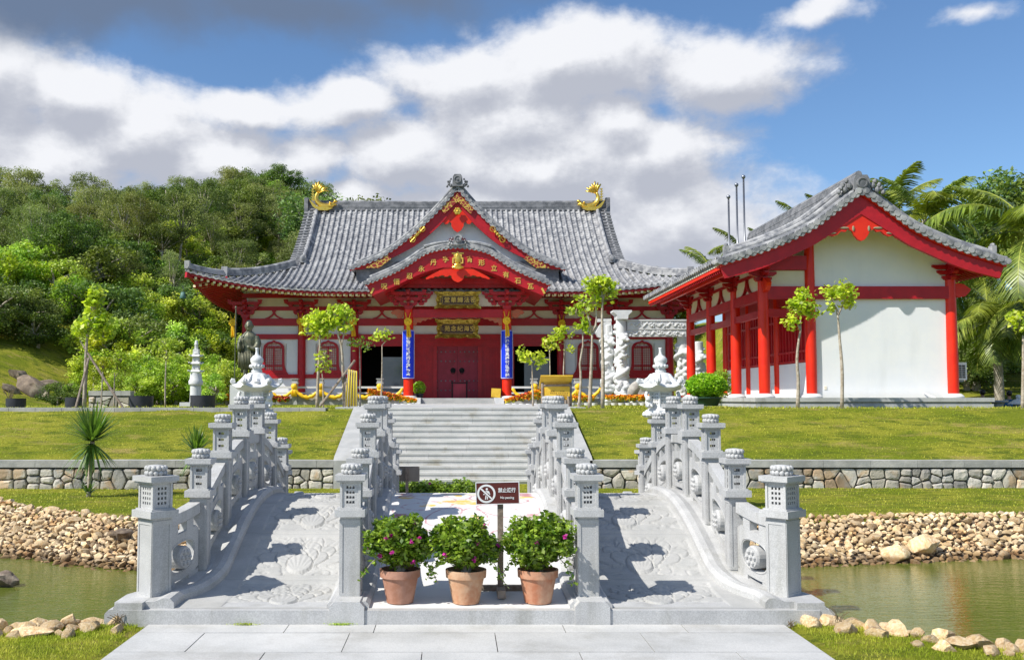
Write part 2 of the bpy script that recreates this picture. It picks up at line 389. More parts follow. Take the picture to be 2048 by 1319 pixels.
def gz(x, y):
    if y < 8.62+.0 and abs(x) < 2.95 and y > -30: base = 0.
    if y < 21.56:
        le, fs_, cr = lawnedge(x), farshore(x), crest(x)
        if y <= cr: z = 0.
        elif y < cr+.95: z = WATER*1.25*sst(0, 1, (y-cr)/.95)
        elif y < fs_-.3: z = -.63-.3*math.sin(math.pi*min(1, max(0, (y-cr-.95)/max(.1, fs_-.3-cr-.95))))
        elif y < le: z = -.63+.63*((y-fs_+.3)/(le-fs_+.3))
        else: z = 0.
        if z > -.01: z += .018*mnoise.noise(Vector((x*.9, y*.9, 0)))+.03*mnoise.noise(Vector((x*.25, y*.25, 4)))*sst(2.9, 4, abs(x-.1))
        if z > -.4 and abs(x-.1) < 2.9 and y < 8.7: z = -.03
        return z
    if y < 26.2:
        t = (y-21.56)/4.64; z = .60+(TZ-.60)*(t*1.06-.06*t*t)
        z = min(z, TZ); z += .045*mnoise.noise(Vector((x*.7, y*1.3, 1)))+.022*mnoise.noise(Vector((x*2.5, y*2.5, 1)))
        if -2.62 < x < 2.98: z = min(z, .06+(y-21.56)*.30)
        return z
    z = TZ+.03*mnoise.noise(Vector((x*.5, y*.5, 2)))
    z -= .75*sst(17.2, 17.9, x)*sst(31, 32, y)*(1-sst(36.5, 39, y))*(1-sst(23, 26, x))
    z += hill(x, y)*(1+.12*mnoise.noise(Vector((x*.09, y*.09, 3))))+(.25*mnoise.noise(Vector((x*.2, y*.2, 3))) if hill(x, y) > .3 else 0)
    return z
def span(vals):
    out = []
    for a, b, st in vals:
        n = max(1, int(round((b-a)/st))); out += [a+(b-a)*i/n for i in range(n)]
    return out+[vals[-1][1]]
gxs = span([(-3500,-300,800),(-300,-80,22),(-80,-16,2.5),(-16,-10,.5),(-10,11,.17),(11,16,.5),(16,60,2.5),(60,300,24),(300,3500,800)])
gys = span([(-200,-20,45),(-20,4,3),(4,9.8,.13),(9.8,13.4,.4),(13.4,21.55,.16)])+[21.565]+span([(21.6,26.4,.2),(26.4,36,.8),(36,120,2.4),(120,400,28),(400,5000,1100)])
gv = [(x, y, gz(x, y)) for y in gys for x in gxs]; nx = len(gxs)
gf = []; gm_ = []
for j in range(len(gys)-1):
    for i in range(nx-1):
        gf.append((j*nx+i, j*nx+i+1, (j+1)*nx+i+1, (j+1)*nx+i))
        zc = (gv[j*nx+i][2]+gv[(j+1)*nx+i+1][2])/2
        gm_.append(1 if zc < -.03 and gys[j] < 21 else 0)
def grassmat():
    m = bpy.data.materials.new('grass_ground'); m.use_nodes = True; t = NT(m.node_tree)
    b = m.node_tree.nodes['Principled BSDF']; oc = t.n('ShaderNodeTexCoord').outputs['Object']
    c = t.mix(t.sm(t.noise(oc, .55, 5, .6), .40, .60), (.20,.235,.018), (.33,.32,.036))
    c = t.mix(t.sm(t.noise(t.v('MULTIPLY', oc, (.6,1.6,1.6)), 2.3, 6, .7), .47, .64), c, (.13,.165,.018))
    c = t.mix(t.sm(t.noise(t.v('MULTIPLY', oc, (.5,1.5,1)), 1.1, 7, .7), .52, .70), c, (.40,.31,.10))
    c = t.mix(t.sm(t.noise(t.v('MULTIPLY', oc, (1,2.2,2.2)), 16, 4, .7), .3, .7), t.mix(1., c, (.55,.6,.5), 'MULTIPLY'), c)
    t.put(b.inputs['Base Color'], c); b.inputs['Roughness'].default_value = .95; b.inputs['Specular IOR Level'].default_value = .1
    bn = t.n('ShaderNodeBump'); bn.inputs['Strength'].default_value = .9; bn.inputs['Distance'].default_value = .06
    t.put(bn.inputs['Height'], t.noise(t.v('MULTIPLY', oc, (1,1.8,1.8)), 12, 6, .7)); t.t.links.new(bn.outputs[0], b.inputs['Normal'])
    return m
M['grass'] = grassmat()
me = bpy.data.meshes.new('ground'); me.from_pydata(gv, [], gf); me.materials.append(M['grass']); me.materials.append(M['soil'])
me.polygons.foreach_set('material_index', gm_); me.polygons.foreach_set('use_smooth', [True]*len(gf)); me.update()
ground = bpy.data.objects.new('ground', me); COL.objects.link(ground); tag(ground, kind='structure')
# water
m = bpy.data.materials.new('pond_water'); m.use_nodes = True; t = NT(m.node_tree); b = m.node_tree.nodes['Principled BSDF']
oc = t.n('ShaderNodeTexCoord').outputs['Object']
t.put(b.inputs['Base Color'], t.mix(t.sm(t.noise(oc, .5, 3), .35, .65), (.10,.125,.018), (.13,.15,.026)))
b.inputs['Roughness'].default_value = .06; b.inputs['IOR'].default_value = 1.33; b.inputs['Specular IOR Level'].default_value = .55
bn = t.n('ShaderNodeBump'); bn.inputs['Strength'].default_value = .35; bn.inputs['Distance'].default_value = .02
t.put(bn.inputs['Height'], t.m('ADD', t.noise(t.v('MULTIPLY', oc, (.8,2.8,1)), 5, 3, .5), t.m('MULTIPLY', t.noise(t.v('MULTIPLY', oc, (1,2.5,1)), 22, 2, .5), .25)))
t.t.links.new(bn.outputs[0], b.inputs['Normal']); M['water'] = m
wm = MB(); wm.add([(-60,4,WATER),(60,4,WATER),(60,21,WATER),(-60,21,WATER)], [(0,1,2,3)])
tag(wm.build('water', 'water'), kind='structure')
# paving in the foreground: individual slabs butted with open joints
rng = random.Random(5)
pv = MB(); jb = MB().box(-2.72, 2.92, -4, 8.60, -.16, -.012); y = 8.60; row = 0
rows = [.34, .62, .62, .62, .62, .62, .62, .62, .62, .62, .62, .62, .62]
for d in rows:
    xs = [-2.72, 2.92]
    if row == 0: xs = [-2.72, -1.72+.25, .2-.9, .95, 2.0, 2.92]
    else:
        xs = [-2.72]; x = -2.72+(.58 if row % 2 else 1.22)
        while x < 2.5: xs.append(x); x += 1.24
        xs.append(2.92)
    xs.sort()
    for a, c in zip(xs[:-1], xs[1:]): pv.box(a+.004, c-.004, y-d+.004, y-.004, -.12, .004+rng.uniform(-.0015, .0015))
    y -= d; row += 1
tag(pv.build('paving', 'paving'), kind='structure'); tag(jb.build('paving_bed', 'mortar'), kind='structure')
tb = MB().box(-3.4, 3.7, 27.0, 45, TZ-.1, TZ+.045)
tag(tb.build('terrace_path', 'paving'), kind='structure')
lp = MB()
for i in range(60):
    x = -46+i*.72
    if x < -3.6: lp.box(x, x+.71, 25.95, 26.7, TZ-.1, TZ+.035)
tag(lp.build('lawn_path', 'coping'), kind='structure')
# ================================================================ bridge
dz = hermite([(8.0,.13),(8.62,.13),(8.95,.14),(9.30,.165),(9.67,.255),(10.05,.40),(10.55,.59),(11.2,.755),(11.9,.81),(12.6,.755),(13.25,.57),(13.75,.36),(14.15,.18),(14.6,.09),(15.0,.05),(16,.03)])
PY = [8.95, 9.67, 10.55, 11.45, 12.35, 13.25, 14.13, 14.86]
def flare(y): return .245*(min(1, max(0, (9.72-y)/.8))**1.7 if y < 9.72 else (max(0, (y-14.1)/.9)**1.7))
def rx(side, y): return CX+side*(2.70+flare(y))       # outer railings
bridge = empty('stone_bridge', (CX, 8.6, 0), label='white granite arched footbridge with four carved lantern-topped railings', cat='bridge')
# carved relief for the outer lanes
def relief(u, v, W_, L_, seed):                       # u across, v along (metres), returns height
    n = mnoise.noise(Vector((u*4.5+seed, v*7.0, seed))); n2 = mnoise.noise(Vector((u*9+seed, v*11, seed+5)))
    sw = abs(math.sin(n*8+n2*2.2)); cloud = -.013*(1-sst(0, .55, sw))+.004*(1 if math.sin(n*8+n2*2.2) > 0 else 0)
    k = int(v/ .92)
    return cloud
def lotus(u, v, h):
    best = -1.
    for ring, (rr, pl_, pw, cnt, lo_) in enumerate(((.45,.19,.10,8,.03),(.30,.19,.115,6,.12),(.16,.18,.12,4,.22),(.0,.17,.14,1,.5))):
        for k in range(cnt):
            a = math.pi*(lo_+(1-2*lo_)*(k/(cnt-1) if cnt > 1 else .5))
            cx_, cy_ = math.cos(a)*rr, math.sin(a)*rr*.75-.14
            dx, dy = u-cx_, v-cy_; ca, sa = math.cos(a), math.sin(a); p = dx*ca+dy*sa; q = -dx*sa+dy*ca
            e = (p/pl_)**2+(q/pw)**2
            if e < 1:
                t = math.atan2(q, p+pl_*1.1); best = (.004+ring*.004+.009*min(1, (1-e)*4)+.0028*math.sin(t*30)) if e < .86 else -.006
    return best
def deck(x0f, x1f, name, carved, m, col=None, stepx=.016, stepy=.016):
    ys = span([(8.62, 14.9, stepy if carved else .03)]); nxx = int(2.0/stepx) if carved else 60
    vs = []; cs = []
    joints = [9.55, 10.42, 11.30, 12.5, 13.35, 14.2]
    for y in ys:
        a, b_ = x0f(y), x1f(y); bz = dz(y)
        pn = max([j for j in [8.62]+joints if j <= y+1e-6]); pe = min([j for j in joints+[14.95] if j > y+1e-6])
        vin = (y-pn); L_ = pe-pn
        for i in range(nxx+1):
            x = a+(b_-a)*i/nxx; h = 0
            if carved:
                dj = min(abs(y-j) for j in joints)
                if dj < .011: h -= .014
                inx = min(x-a0(y)-.14, b0(y)-.14-x) if False else min(x-(CX-.97-1.30 if carved < 0 else CX+1.09+.16), (CX-1.09-.16 if carved < 0 else CX+2.40)-x)-.03
                m_ = min(inx, vin-.07, L_-vin-.07)
                if m_ > 0:
                    h -= .014*sst(0, .02, m_)
                    cxx = (CX-1.72 if carved < 0 else CX+1.76)
                    lh = lotus(x-cxx, (vin-L_/2)*1.0, 0)
                    h += (lh if lh > -.5 else relief(x, y, 1, 1, 3.3 if carved < 0 else 8.1))*sst(0, .03, m_)
            vs.append((x, y, bz+h))
    n = nxx+1; fs = [(j*n+i, j*n+i+1, (j+1)*n+i+1, (j+1)*n+i) for j in range(len(ys)-1) for i in range(nxx)]
    mb = MB(); mb.add(vs, fs); return mb.build(name, m, bridge, smooth=True)
ki = lambda y: flare(y)*.95
deck(lambda y: CX-2.44-ki(y), lambda y: CX-1.17, 'carved_deck', -1, 'deckst', stepy=.0115)
deck(lambda y: CX+1.17, lambda y: CX+2.44+ki(y), 'carved_deck', 1, 'deckst', stepy=.0115)
# painted centre lane: gold and red lotus outlines as surface pattern
def paintmat():
    m = bpy.data.materials.new('painted_centre_lane'); m.use_nodes = True; t = NT(m.node_tree)
    b = m.node_tree.nodes['Principled BSDF']; at = t.n('ShaderNodeAttribute'); at.attribute_name = 'paint'
    s_ = t.n('ShaderNodeSeparateColor'); t.t.links.new(at.outputs['Color'], s_.inputs[0])
    oc = t.n('ShaderNodeTexCoord').outputs['Object']; nz = t.noise(oc, 6, 5, .6)
    c = t.mix(t.sm(nz, .5, .8), (.68,.67,.65), (.58,.57,.54))
    c = t.mix(t.m('MULTIPLY', s_.outputs[0], t.sm(nz, .33, .55)), c, (.74,.48,.12)); c = t.mix(t.m('MULTIPLY', s_.outputs[1], t.sm(nz, .30, .60)), c, (.45,.17,.20))
    t.put(b.inputs['Base Color'], c); b.inputs['Roughness'].default_value = .8
    return m
M['paint'] = paintmat()
ys = span([(8.62, 14.9, .02)]); nn_ = 110; vs = []; pc = []
for y in ys:
    for i in range(nn_+1):
        x = CX-.93+1.86*i/nn_; vs.append((x, y, dz(y)+(-.008 if min(abs(y-j) for j in (9.3, 14.2)) < .012 else 0)))
        u, v = x-CX, y-11.3; g = r = 0
        rr = math.hypot(u, v); a = math.atan2(v, u)
        wob = .02*mnoise.noise(Vector((x*7, y*7, 0)))
        if math.hypot(u/.34, (v-.05)/.13) < 1: g = 1
        for k in range(8):                          # petal outlines
            aa = 2*math.pi*k/8+.2; px_, py_ = u-math.cos(aa)*.46, v-math.sin(aa)*.52
            p = px_*math.cos(aa)+py_*math.sin(aa); q = -px_*math.sin(aa)+py_*math.cos(aa)
            e = math.hypot(p/.30, q/.15)+wob*2
            if abs(e-1) < .045: r = 1
            if k % 2 == 0 and e < .35: g = 1
        if abs(rr-.90+wob*2) < .012 and abs(u) < .85: r = .8
        for sx_ in (-1, 1):
            if abs(u-sx_*.74) < .045+.05*abs(math.sin(y*19)) and .4 < abs(v) < .85: r = .9
            if math.hypot((u-sx_*.72)/.10, (v-.35)/.10) < 1: g = 1
        if abs(v-.62) < .035 and abs(u) < .8 and math.sin(u*23) > -.2: g = 1
        pc += [g, r, 0, 1]
n = nn_+1; fs = [(j*n+i, j*n+i+1, (j+1)*n+i+1, (j+1)*n+i) for j in range(len(ys)-1) for i in range(nn_)]
o = MB().add(vs, fs).build('painted_deck', 'paint', bridge, smooth=True)
ca = o.data.color_attributes.new('paint', 'FLOAT_COLOR', 'POINT'); ca.data.foreach_set('color', pc)
# kerbs: rounded strip following the deck
def sweepx(mb, prof, xf, ys, zf):
    k = len(prof); vs = [(xf(y)+p[0], y, zf(y)+p[1]) for y in ys for p in prof]
    fs = [(j*k+i, j*k+(i+1) % k, (j+1)*k+(i+1) % k, (j+1)*k+i) for j in range(len(ys)-1) for i in range(k)]
    fs += [tuple(range(k)), tuple((len(ys)-1)*k+i for i in range(k-1, -1, -1))]
    mb.add(vs, fs)
ysk = span([(8.63, 14.98, .1)])
for sd in (-1, 1):
    prof = [(-.30*sd, -.55), (-.30*sd, .045), (.16*sd*-1, .05), (.155*-sd*0+.22*-sd*-1*0, .05)]
    prof = [(.235*sd, -.62), (.235*sd, .052), (-.12*sd, .058), (-.20*sd, .088), (-.26*sd, .086), (-.295*sd, .05), (-.30*sd, -.05), (-.30*sd, -.10)]
    kb = MB(); sweepx(kb, prof, lambda y: rx(sd, y), ysk, dz); kb.build('kerb', 'granite', bridge)
    kb = MB(); cx_ = CX+sd*1.09
    prof = [(-.19, -.1), (-.19, .03), (-.16, .06), (.16, .06), (.19, .03), (.19, -.1)]
    sweepx(kb, prof, lambda y: cx_, ysk, dz); kb.build('kerb', 'granite', bridge)
# abutments, front step and arch body
fb = MB()
for a, c in ((-2.98, -1.115), (-.805, 1.065), (1.375, 3.24)):
    MB().box(a, c, 8.55, 8.95, -.3, .128).build('front_step', 'granite', bridge)
fb.box(-2.98, 3.24, 14.9, 15.5, -.3, .055)
fb.build('far_step', 'granite', bridge)
ab = MB()
def archpoly(): 
    top = [(y, dz(y)-.02) for y in span([(8.7, 14.9, .2)])]
    bot = [(14.9, -1.1), (14.0, -1.1)]+[(11.8+2.2*math.cos(a), -1.1+1.66*math.sin(a)) for a in [math.pi*i/16 for i in range(0, 17)]]+[(8.7, -1.1)]
    return top+bot
ap = archpoly(); nt = len(span([(8.7, 14.9, .2)]))
def archz(y): 
    q = 1-((y-11.8)/2.3)**2
    return -1.1+1.62*math.sqrt(q) if q > 0 else -1.1
ya = span([(8.7, 14.9, .1)])
vs = []
for x in (-2.62, 2.88):
    for y in ya: vs += [(x, y, dz(y)-.02), (x, y, min(archz(y), dz(y)-.12))]
k = len(ya)*2; fs = []
for i in range(len(ya)-1):
    a = 2*i; fs += [(a, a+2, a+3, a+1), (k+a, k+a+1, k+a+3, k+a+2), (a+1, a+3, k+a+3, k+a+1)]
fs += [(0, 1, k+1, k)]
ab.add(vs, fs); ab.build('arch_body', 'granite', bridge)
# plinths under the centre posts, stepped wing walls beside the end posts
def cham(x0, x1, z0, z1, c): return [(x0, z0), (x1, z0), (x1, z1-c), (x1-c*.9, z1), (x0+c*.9, z1), (x0, z1-c)]
for sd in (-1, 1):
    cx_ = CX+sd*1.09
    MB().prism(cham(cx_-.155, cx_+.155, -.02, .205, .045), 'y', 8.535, 9.02).build('plinth', 'granite', bridge)
    e = CX+sd*2.93
    prof = [(0, -.35), (0, .19), (.22, .19), (.25, .165), (.26, .135), (.30, .13), (.33, .10), (.335, .085), (.335, -.35)]
    pts = [(e+sd*(p[0]-.02), p[1]) for p in prof]
    MB().prism(pts, 'y', 8.56, 8.80).build('wing_wall', 'granite', bridge)
    MB().prism([(e+sd*(p[0]-.02), p[1]-.1) for p in prof], 'y', 14.95, 15.2).build('wing_wall', 'granite', bridge)
# railing posts
def holes(nx_, nz_, w_, h_, mx, mz, hs, th):        # pierced panel in xz, front at y=0, back at y=th
    xs = [-w_/2]; zs = [0]
    px_ = (w_-2*mx)/(nx_-1) if nx_ > 1 else 0
    for i in range(nx_): c = -w_/2+mx+px_*i; xs += [c-hs/2, c+hs/2]
    xs.append(w_/2); pz = (h_-2*mz)/(nz_-1)
    for i in range(nz_): c = mz+pz*i; zs += [c-hs*.6, c+hs*.6]
    zs.append(h_); mb = MB()
    for i in range(len(xs)-1):
        for j in range(len(zs)-1):
            hole = i % 2 and j % 2
            a, b_, c, d = xs[i], xs[i+1], zs[j], zs[j+1]
            if not hole: mb.add([(a,0,c),(b_,0,c),(b_,0,d),(a,0,d)], [(0,1,2,3)]); mb.add([(a,th,c),(a,th,d),(b_,th,d),(b_,th,c)], [(0,1,2,3)])
            else: mb.add([(a,0,c),(b_,0,c),(b_,0,d),(a,0,d),(a,th,c),(b_,th,c),(b_,th,d),(a,th,d)], [(0,4,5,1),(1,5,6,2),(2,6,7,3),(3,7,4,0)])
    return mb
def make_post(w_, wy, nxf, nxs, nz_):
    ob = {}
    s = MB(); s.box(-w_/2, w_/2, -wy/2, wy/2, -.05, .72)
    for fx, (hw, hy) in enumerate(((w_, wy), (wy, w_))):     # raised border strips leaving recessed panels
        for sg in (-1, 1):
            T = Matrix.Rotation(fx*math.pi/2+(math.pi if sg < 0 else 0), 4, 'Z')
            y_ = -hy/2-.006
            for (a, b_, c, d) in ((-hw/2+.001, -hw/2+.025, .0, .69), (hw/2-.025, hw/2-.001, .0, .69), (-hw/2+.025, hw/2-.025, .655, .69), (-hw/2+.025, hw/2-.025, 0, .03)):
                s.box(a, b_, y_, -hy/2+.002, c, d, T)
    s.box(-w_/2-.045, w_/2+.045, -wy/2-.045, wy/2+.045, .72, .785)
    s.box(-w_/2-.02, w_/2+.02, -wy/2-.02, wy/2+.02, .785, .80)
    ob['s'] = s
    l = MB(); hh = .235
    for k, (hw, hy, nn) in enumerate(((w_, wy, nxf), (wy, w_, nxs), (w_, wy, nxf), (wy, w_, nxs))):
        T = Matrix.Translation((0,0,.80)) @ Matrix.Rotation(k*math.pi/2, 4, 'Z') @ Matrix.Translation((0, -hy/2+.008, 0))
        l.merge(holes(nn, nz_, hw-.03 , hh, .05, .05, .021, .02), T)
    for sx_ in (-1, 1):
        for sy_ in (-1, 1): l.cbox((sx_*(w_/2-.008), sy_*(wy/2-.008), .80+hh/2), (.022, .022, hh+.0))
    ob['l'] = l
    c = MB(); c.box(-w_/2-.03, w_/2+.03, -wy/2-.03, wy/2+.03, 1.035, 1.05); c.box(-w_/2-.045, w_/2+.045, -wy/2-.045, wy/2+.045, 1.05, 1.10)
    ob['c'] = c
    p = MB(); r0 = w_/2*.86
    p.lathe([(r0*.8, 1.10), (r0*.92, 1.13), (r0*.96, 1.17), (r0*.86, 1.195), (r0*.3, 1.20)], 16)
    for ring, (z_, rr, cnt) in enumerate(((1.125, r0*.93, 12), (1.168, r0*.97, 12))):
        for q in range(cnt):
            a = 2*math.pi*(q+.5*ring)/cnt
            p.ball((rr*math.cos(a), rr*math.sin(a), z_), (.026, .026, .027), 7, 5)
    ob['p'] = p
    return ob
PM = {}
def post_proto(key, *a):
    d = make_post(*a); o = []
    for k, nm, sm in (('s','post',0),('l','lantern_box',0),('c','cap_slab',0),('p','lotus_cap',1)):
        me = d[k].build(nm, 'granite', None, smooth=bool(sm)); o.append(me)
    PM[key] = [q.data for q in o]
    for q in o: bpy.data.objects.remove(q)
post_proto('small', .168, .155, 3, 3, 3); post_proto('end4', .185, .185, 3, 3, 4); post_proto('corner', .20, .245, 3, 4, 4)
def place_post(key, x, y, z, rz=0.):
    names = ['post', 'lantern_box', 'cap_slab', 'lotus_cap']; par = None
    for nm, me in zip(names, PM[key]):
        o = bpy.data.objects.new(nm, me); COL.objects.link(o)
        if par is None: o.parent = bridge; o.location = (x-CX, y-8.6, z); o.rotation_euler = (0, 0, rz); par = o
        else: o.parent = par
def rail_panel(ax, ay, bx, by):
    ax, ay, bx, by = ax, ay, bx, by
    d = Vector((bx-ax, by-ay, 0)); L0 = d.length; d.normalize(); nrm = Vector((-d.y, d.x, 0)); L = L0-.17
    def T(s, z, t): p = Vector((ax, ay, 0))+d*(s+.085)+nrm*t; return (p.x, p.y, dz(p.y)+.045+z)
    mb = MB(); N = 8
    def slab(zf0, zf1, s0, s1, th, n=N):
        vs = []
        for i in range(n+1):
            s = s0+(s1-s0)*i/n
            for z, t in ((zf0(s), -th/2), (zf0(s), th/2), (zf1(s), th/2), (zf1(s), -th/2)): vs.append(T(s, z, t))
        fs = [(i*4+j, i*4+(j+1) % 4, i*4+4+(j+1) % 4, i*4+4+j) for i in range(n) for j in range(4)]+[(0,1,2,3), (n*4+3, n*4+2, n*4+1, n*4)]
        mb.add(vs, fs)
    slab(lambda s: .60, lambda s: .70, 0, L, .115)
    slab(lambda s: .585, lambda s: .60, 0, L, .08)
    for c in (.27, .73): slab(lambda s: .49, lambda s: .586, c*L-.055, c*L+.055, .085, 2)
    # pierced lower panel
    cz, a_, b_ = .265, .36*L, .135; z0, z1 = .05, .49; n = 32; inn = []; out = []
    for i in range(n):
        t_ = 2*math.pi*i/n; c, s_ = math.cos(t_), math.sin(t_)
        e = .75; inn.append((L/2+a_*math.copysign(abs(c)**e, c), cz+b_*math.copysign(abs(s_)**e, s_)))
        k = min((L/2)/max(1e-6, abs(c)), ((z1-cz) if s_ > 0 else (cz-z0))/max(1e-6, abs(s_)))
        out.append((L/2+c*k, cz+s_*k))
    vs = []
    for t_ in (-.042, .042):
        for ring in (inn, out): vs += [T(p[0], p[1], t_) for p in ring]
    fs = []
    for i in range(n):
        j = (i+1) % n
        fs += [(i, n+i, n+j, j), (2*n+i, 2*n+j, 3*n+j, 3*n+i), (i, j, 2*n+j, 2*n+i), (n+i, 3*n+i, 3*n+j, n+j)]
    mb.add(vs, fs)
    # moulding ring round the opening
    for sg in (-1, 1):
        mb.tube([T(L/2+(p[0]-L/2)*1.06, cz+(p[1]-cz)*1.1, sg*.043) for p in inn]+[T(L/2+(inn[0][0]-L/2)*1.06, cz+(inn[0][1]-cz)*1.1, sg*.043)], .006, 4, False)
    for s0 in (0, L-.16): slab(lambda s: -.03, lambda s: .052, s0, s0+.16, .084, 2)
    mb.build('railing_panel', 'granite', bridge)
    dm = MB(); c = Vector(T(L/2, cz-.01, 0)); r_ = .112; n = 20
    vs = []
    for t_ in (-.085, -.06, .06, .085):
        rr = r_ if abs(t_) < .07 else r_*.88
        for i in range(n):
            a = 2*math.pi*i/n; p = c+d*(rr*.95*math.cos(a))+Vector((0,0,rr*math.sin(a)))+nrm*t_; vs.append(p)
    fs = [(j*n+i, j*n+(i+1) % n, (j+1)*n+(i+1) % n, (j+1)*n+i) for j in range(3) for i in range(n)]+[tuple(range(n)), tuple(3*n+i for i in range(n))]
    dm.add(vs, fs)
    for t_ in (-.087, .087):
        for i in range(7):
            a = 2*math.pi*i/6; rr = .06 if i < 6 else 0
            dm.ball(c+d*(rr*math.cos(a))+Vector((0,0,rr*math.sin(a)))+nrm*t_, .024, 6, 4)
    dm.build('drum_carving', 'granite', bridge)
for sd in (-1, 1):
    for i, y in enumerate(PY):
        key = 'corner' if i in (0, 7) else 'small'
        place_post(key, rx(sd, y)+(sd*-.0), y, dz(y)+.045, (R(48)*-sd if i == 0 else R(45)*sd if i == 7 else 0))
        place_post('end4' if i == 0 else 'small', CX+sd*1.09, y-.08 if i == 0 else y, dz(y)+(.065 if i == 0 else .05))
        if i < 7:
            y2 = PY[i+1]
            rail_panel(rx(sd, y), y+(.04 if i == 0 else 0), rx(sd, y2), y2)
            rail_panel(CX+sd*1.09, y, CX+sd*1.09, y2)
# ================================================================ retaining walls, stairs
def vor_wall(x0, x1, ywall, z0, z1, seed, label):
    o = empty('retaining_wall', ((x0+x1)/2, ywall, 0), label=label, cat='wall', group=None)
    rg = random.Random(seed); P = []; x = x0
    while x < x1:
        w_ = rg.choice([.15, .22, .28, .34, .42]); k = rg.choice([1, 1, 2, 2, 3]) if w_ > .25 else rg.choice([2, 3])
        for q in range(k): P.append((x+w_/2+rg.uniform(-.04, .04), z0+(z1-z0)*(q+.5+rg.uniform(-.18, .18))/k))
        x += w_
    mb = MB()
    for i, p in enumerate(P):
        poly = [(max(x0, p[0]-.6), z0), (min(x1, p[0]+.6), z0), (min(x1, p[0]+.6), z1), (max(x0, p[0]-.6), z1)]
        for j in range(max(0, i-9), min(len(P), i+10)):
            if j == i: continue
            q = P[j]; mx, mz = (p[0]+q[0])/2, (p[1]+q[1])/2; nx_, nz_ = q[0]-p[0], q[1]-p[1]; new = []
            for a in range(len(poly)):
                A, B = poly[a], poly[(a+1) % len(poly)]
                da = (A[0]-mx)*nx_+(A[1]-mz)*nz_; db = (B[0]-mx)*nx_+(B[1]-mz)*nz_
                if da <= 0: new.append(A)
                if (da < 0) != (db < 0) and da != db: t_ = da/(da-db); new.append((A[0]+(B[0]-A[0])*t_, A[1]+(B[1]-A[1])*t_))
            poly = new
            if len(poly) < 3: break
        if len(poly) < 3: continue
        cx_ = sum(a[0] for a in poly)/len(poly); cz_ = sum(a[1] for a in poly)/len(poly)
        pts = []                                  # subdivide and jitter the outline, keep a joint
        for a in range(len(poly)):
            A, B = Vector(poly[a]), Vector(poly[(a+1) % len(poly)]); pts.append(A*.85+B*.15); pts.append(A*.5+B*.5); pts.append(A*.15+B*.85)
        g = .010; pr = rg.uniform(.03, .075)
        def sh(pt, k_): v_ = Vector((pt.x-cx_, pt.y-cz_)); l_ = v_.length; v_ = v_*max(.3, (l_-g)/l_)*k_; return (cx_+v_.x, cz_+v_.y)
        n = len(pts); vs = []
        for k_, d_ in ((1, .03), (.99, -.01), (.88, -pr), (.5, -pr*1.2+rg.uniform(-.01, .01))):
            for pt in pts: s_ = sh(pt, k_*(1+rg.uniform(-.02, .02))); vs.append((s_[0], ywall+d_+rg.uniform(-.004, .004), s_[1]))
        fs = [(r_*n+i_, r_*n+(i_+1) % n, (r_+1)*n+(i_+1) % n, (r_+1)*n+i_) for r_ in range(3) for i_ in range(n)]+[tuple(3*n+i_ for i_ in range(n))]
        mb.add(vs, fs)
    mb.build('stone_facing', 'wallst', o)
    MB().box(x0, x1, ywall, ywall+.25, z0-.2, z1+.03).build('mortar_core', 'mortar', o)
    cp = MB(); x = x0
    while x < x1-.05:
        e = min(x1, x+1.05); cp.box(x+.003, e-.003, ywall-.07, ywall+.30, z1+.025, z1+.18); x = e
    cp.build('coping', 'coping', o)
    return o
vor_wall(-22, -2.72, 21.45, -.05, .445, 4, 'long dry-looking stone retaining wall with grey coping left of the stairs')
vor_wall(3.0, 20, 21.45, -.05, .445, 9, 'long dry-looking stone retaining wall with grey coping right of the stairs')
st = empty('stone_stairs', (.14, 21.5, 0), label='wide pale granite stairs climbing the grass bank between two sloping slabs', cat='stairs')
sb = MB(); NS = 13; rg = random.Random(3)
for k in range(NS):
    z1 = .04+(TZ-.04+.045)*(k+1)/NS; y0_ = 21.62+k*.30+ (.0); xs = [-1.86, -.9+rg.uniform(-.4, .4), .2+rg.uniform(-.3, .3), 1.2+rg.uniform(-.3, .3), 2.22]
    zb = z1-(TZ+.005)/NS
    for a, c in zip(xs[:-1], xs[1:]):
        sb.box(a+.002, c-.002, y0_, y0_+.34 if k < NS-1 else 27.0, z1-.045, z1)          # tread with nosing
        sb.box(a+.002, c-.002, y0_+.018, y0_+.30, zb-.02, z1-.0455)
sb.build('steps', 'stepst', st)
MB().add([(-1.86,21.66,-.1),(2.22,21.66,-.1),(2.22,27.0,-.1),(-1.86,27.0,-.1),(-1.86,27,TZ-.05),(2.22,27,TZ-.05)], [(0,1,5,4),(0,1,2,3)]).build('stair_bed', 'mortar', st)
for a, c in ((-2.72, -1.865), (2.225, 3.08)):
    f = MB(); f.prism([(21.38, -.1), (21.38, .62), (21.5, .70), (25.6, TZ+.06), (27.0, TZ+.06), (27.0, .5)], 'x', a, c); f.build('flank_slab', 'deckst', st)
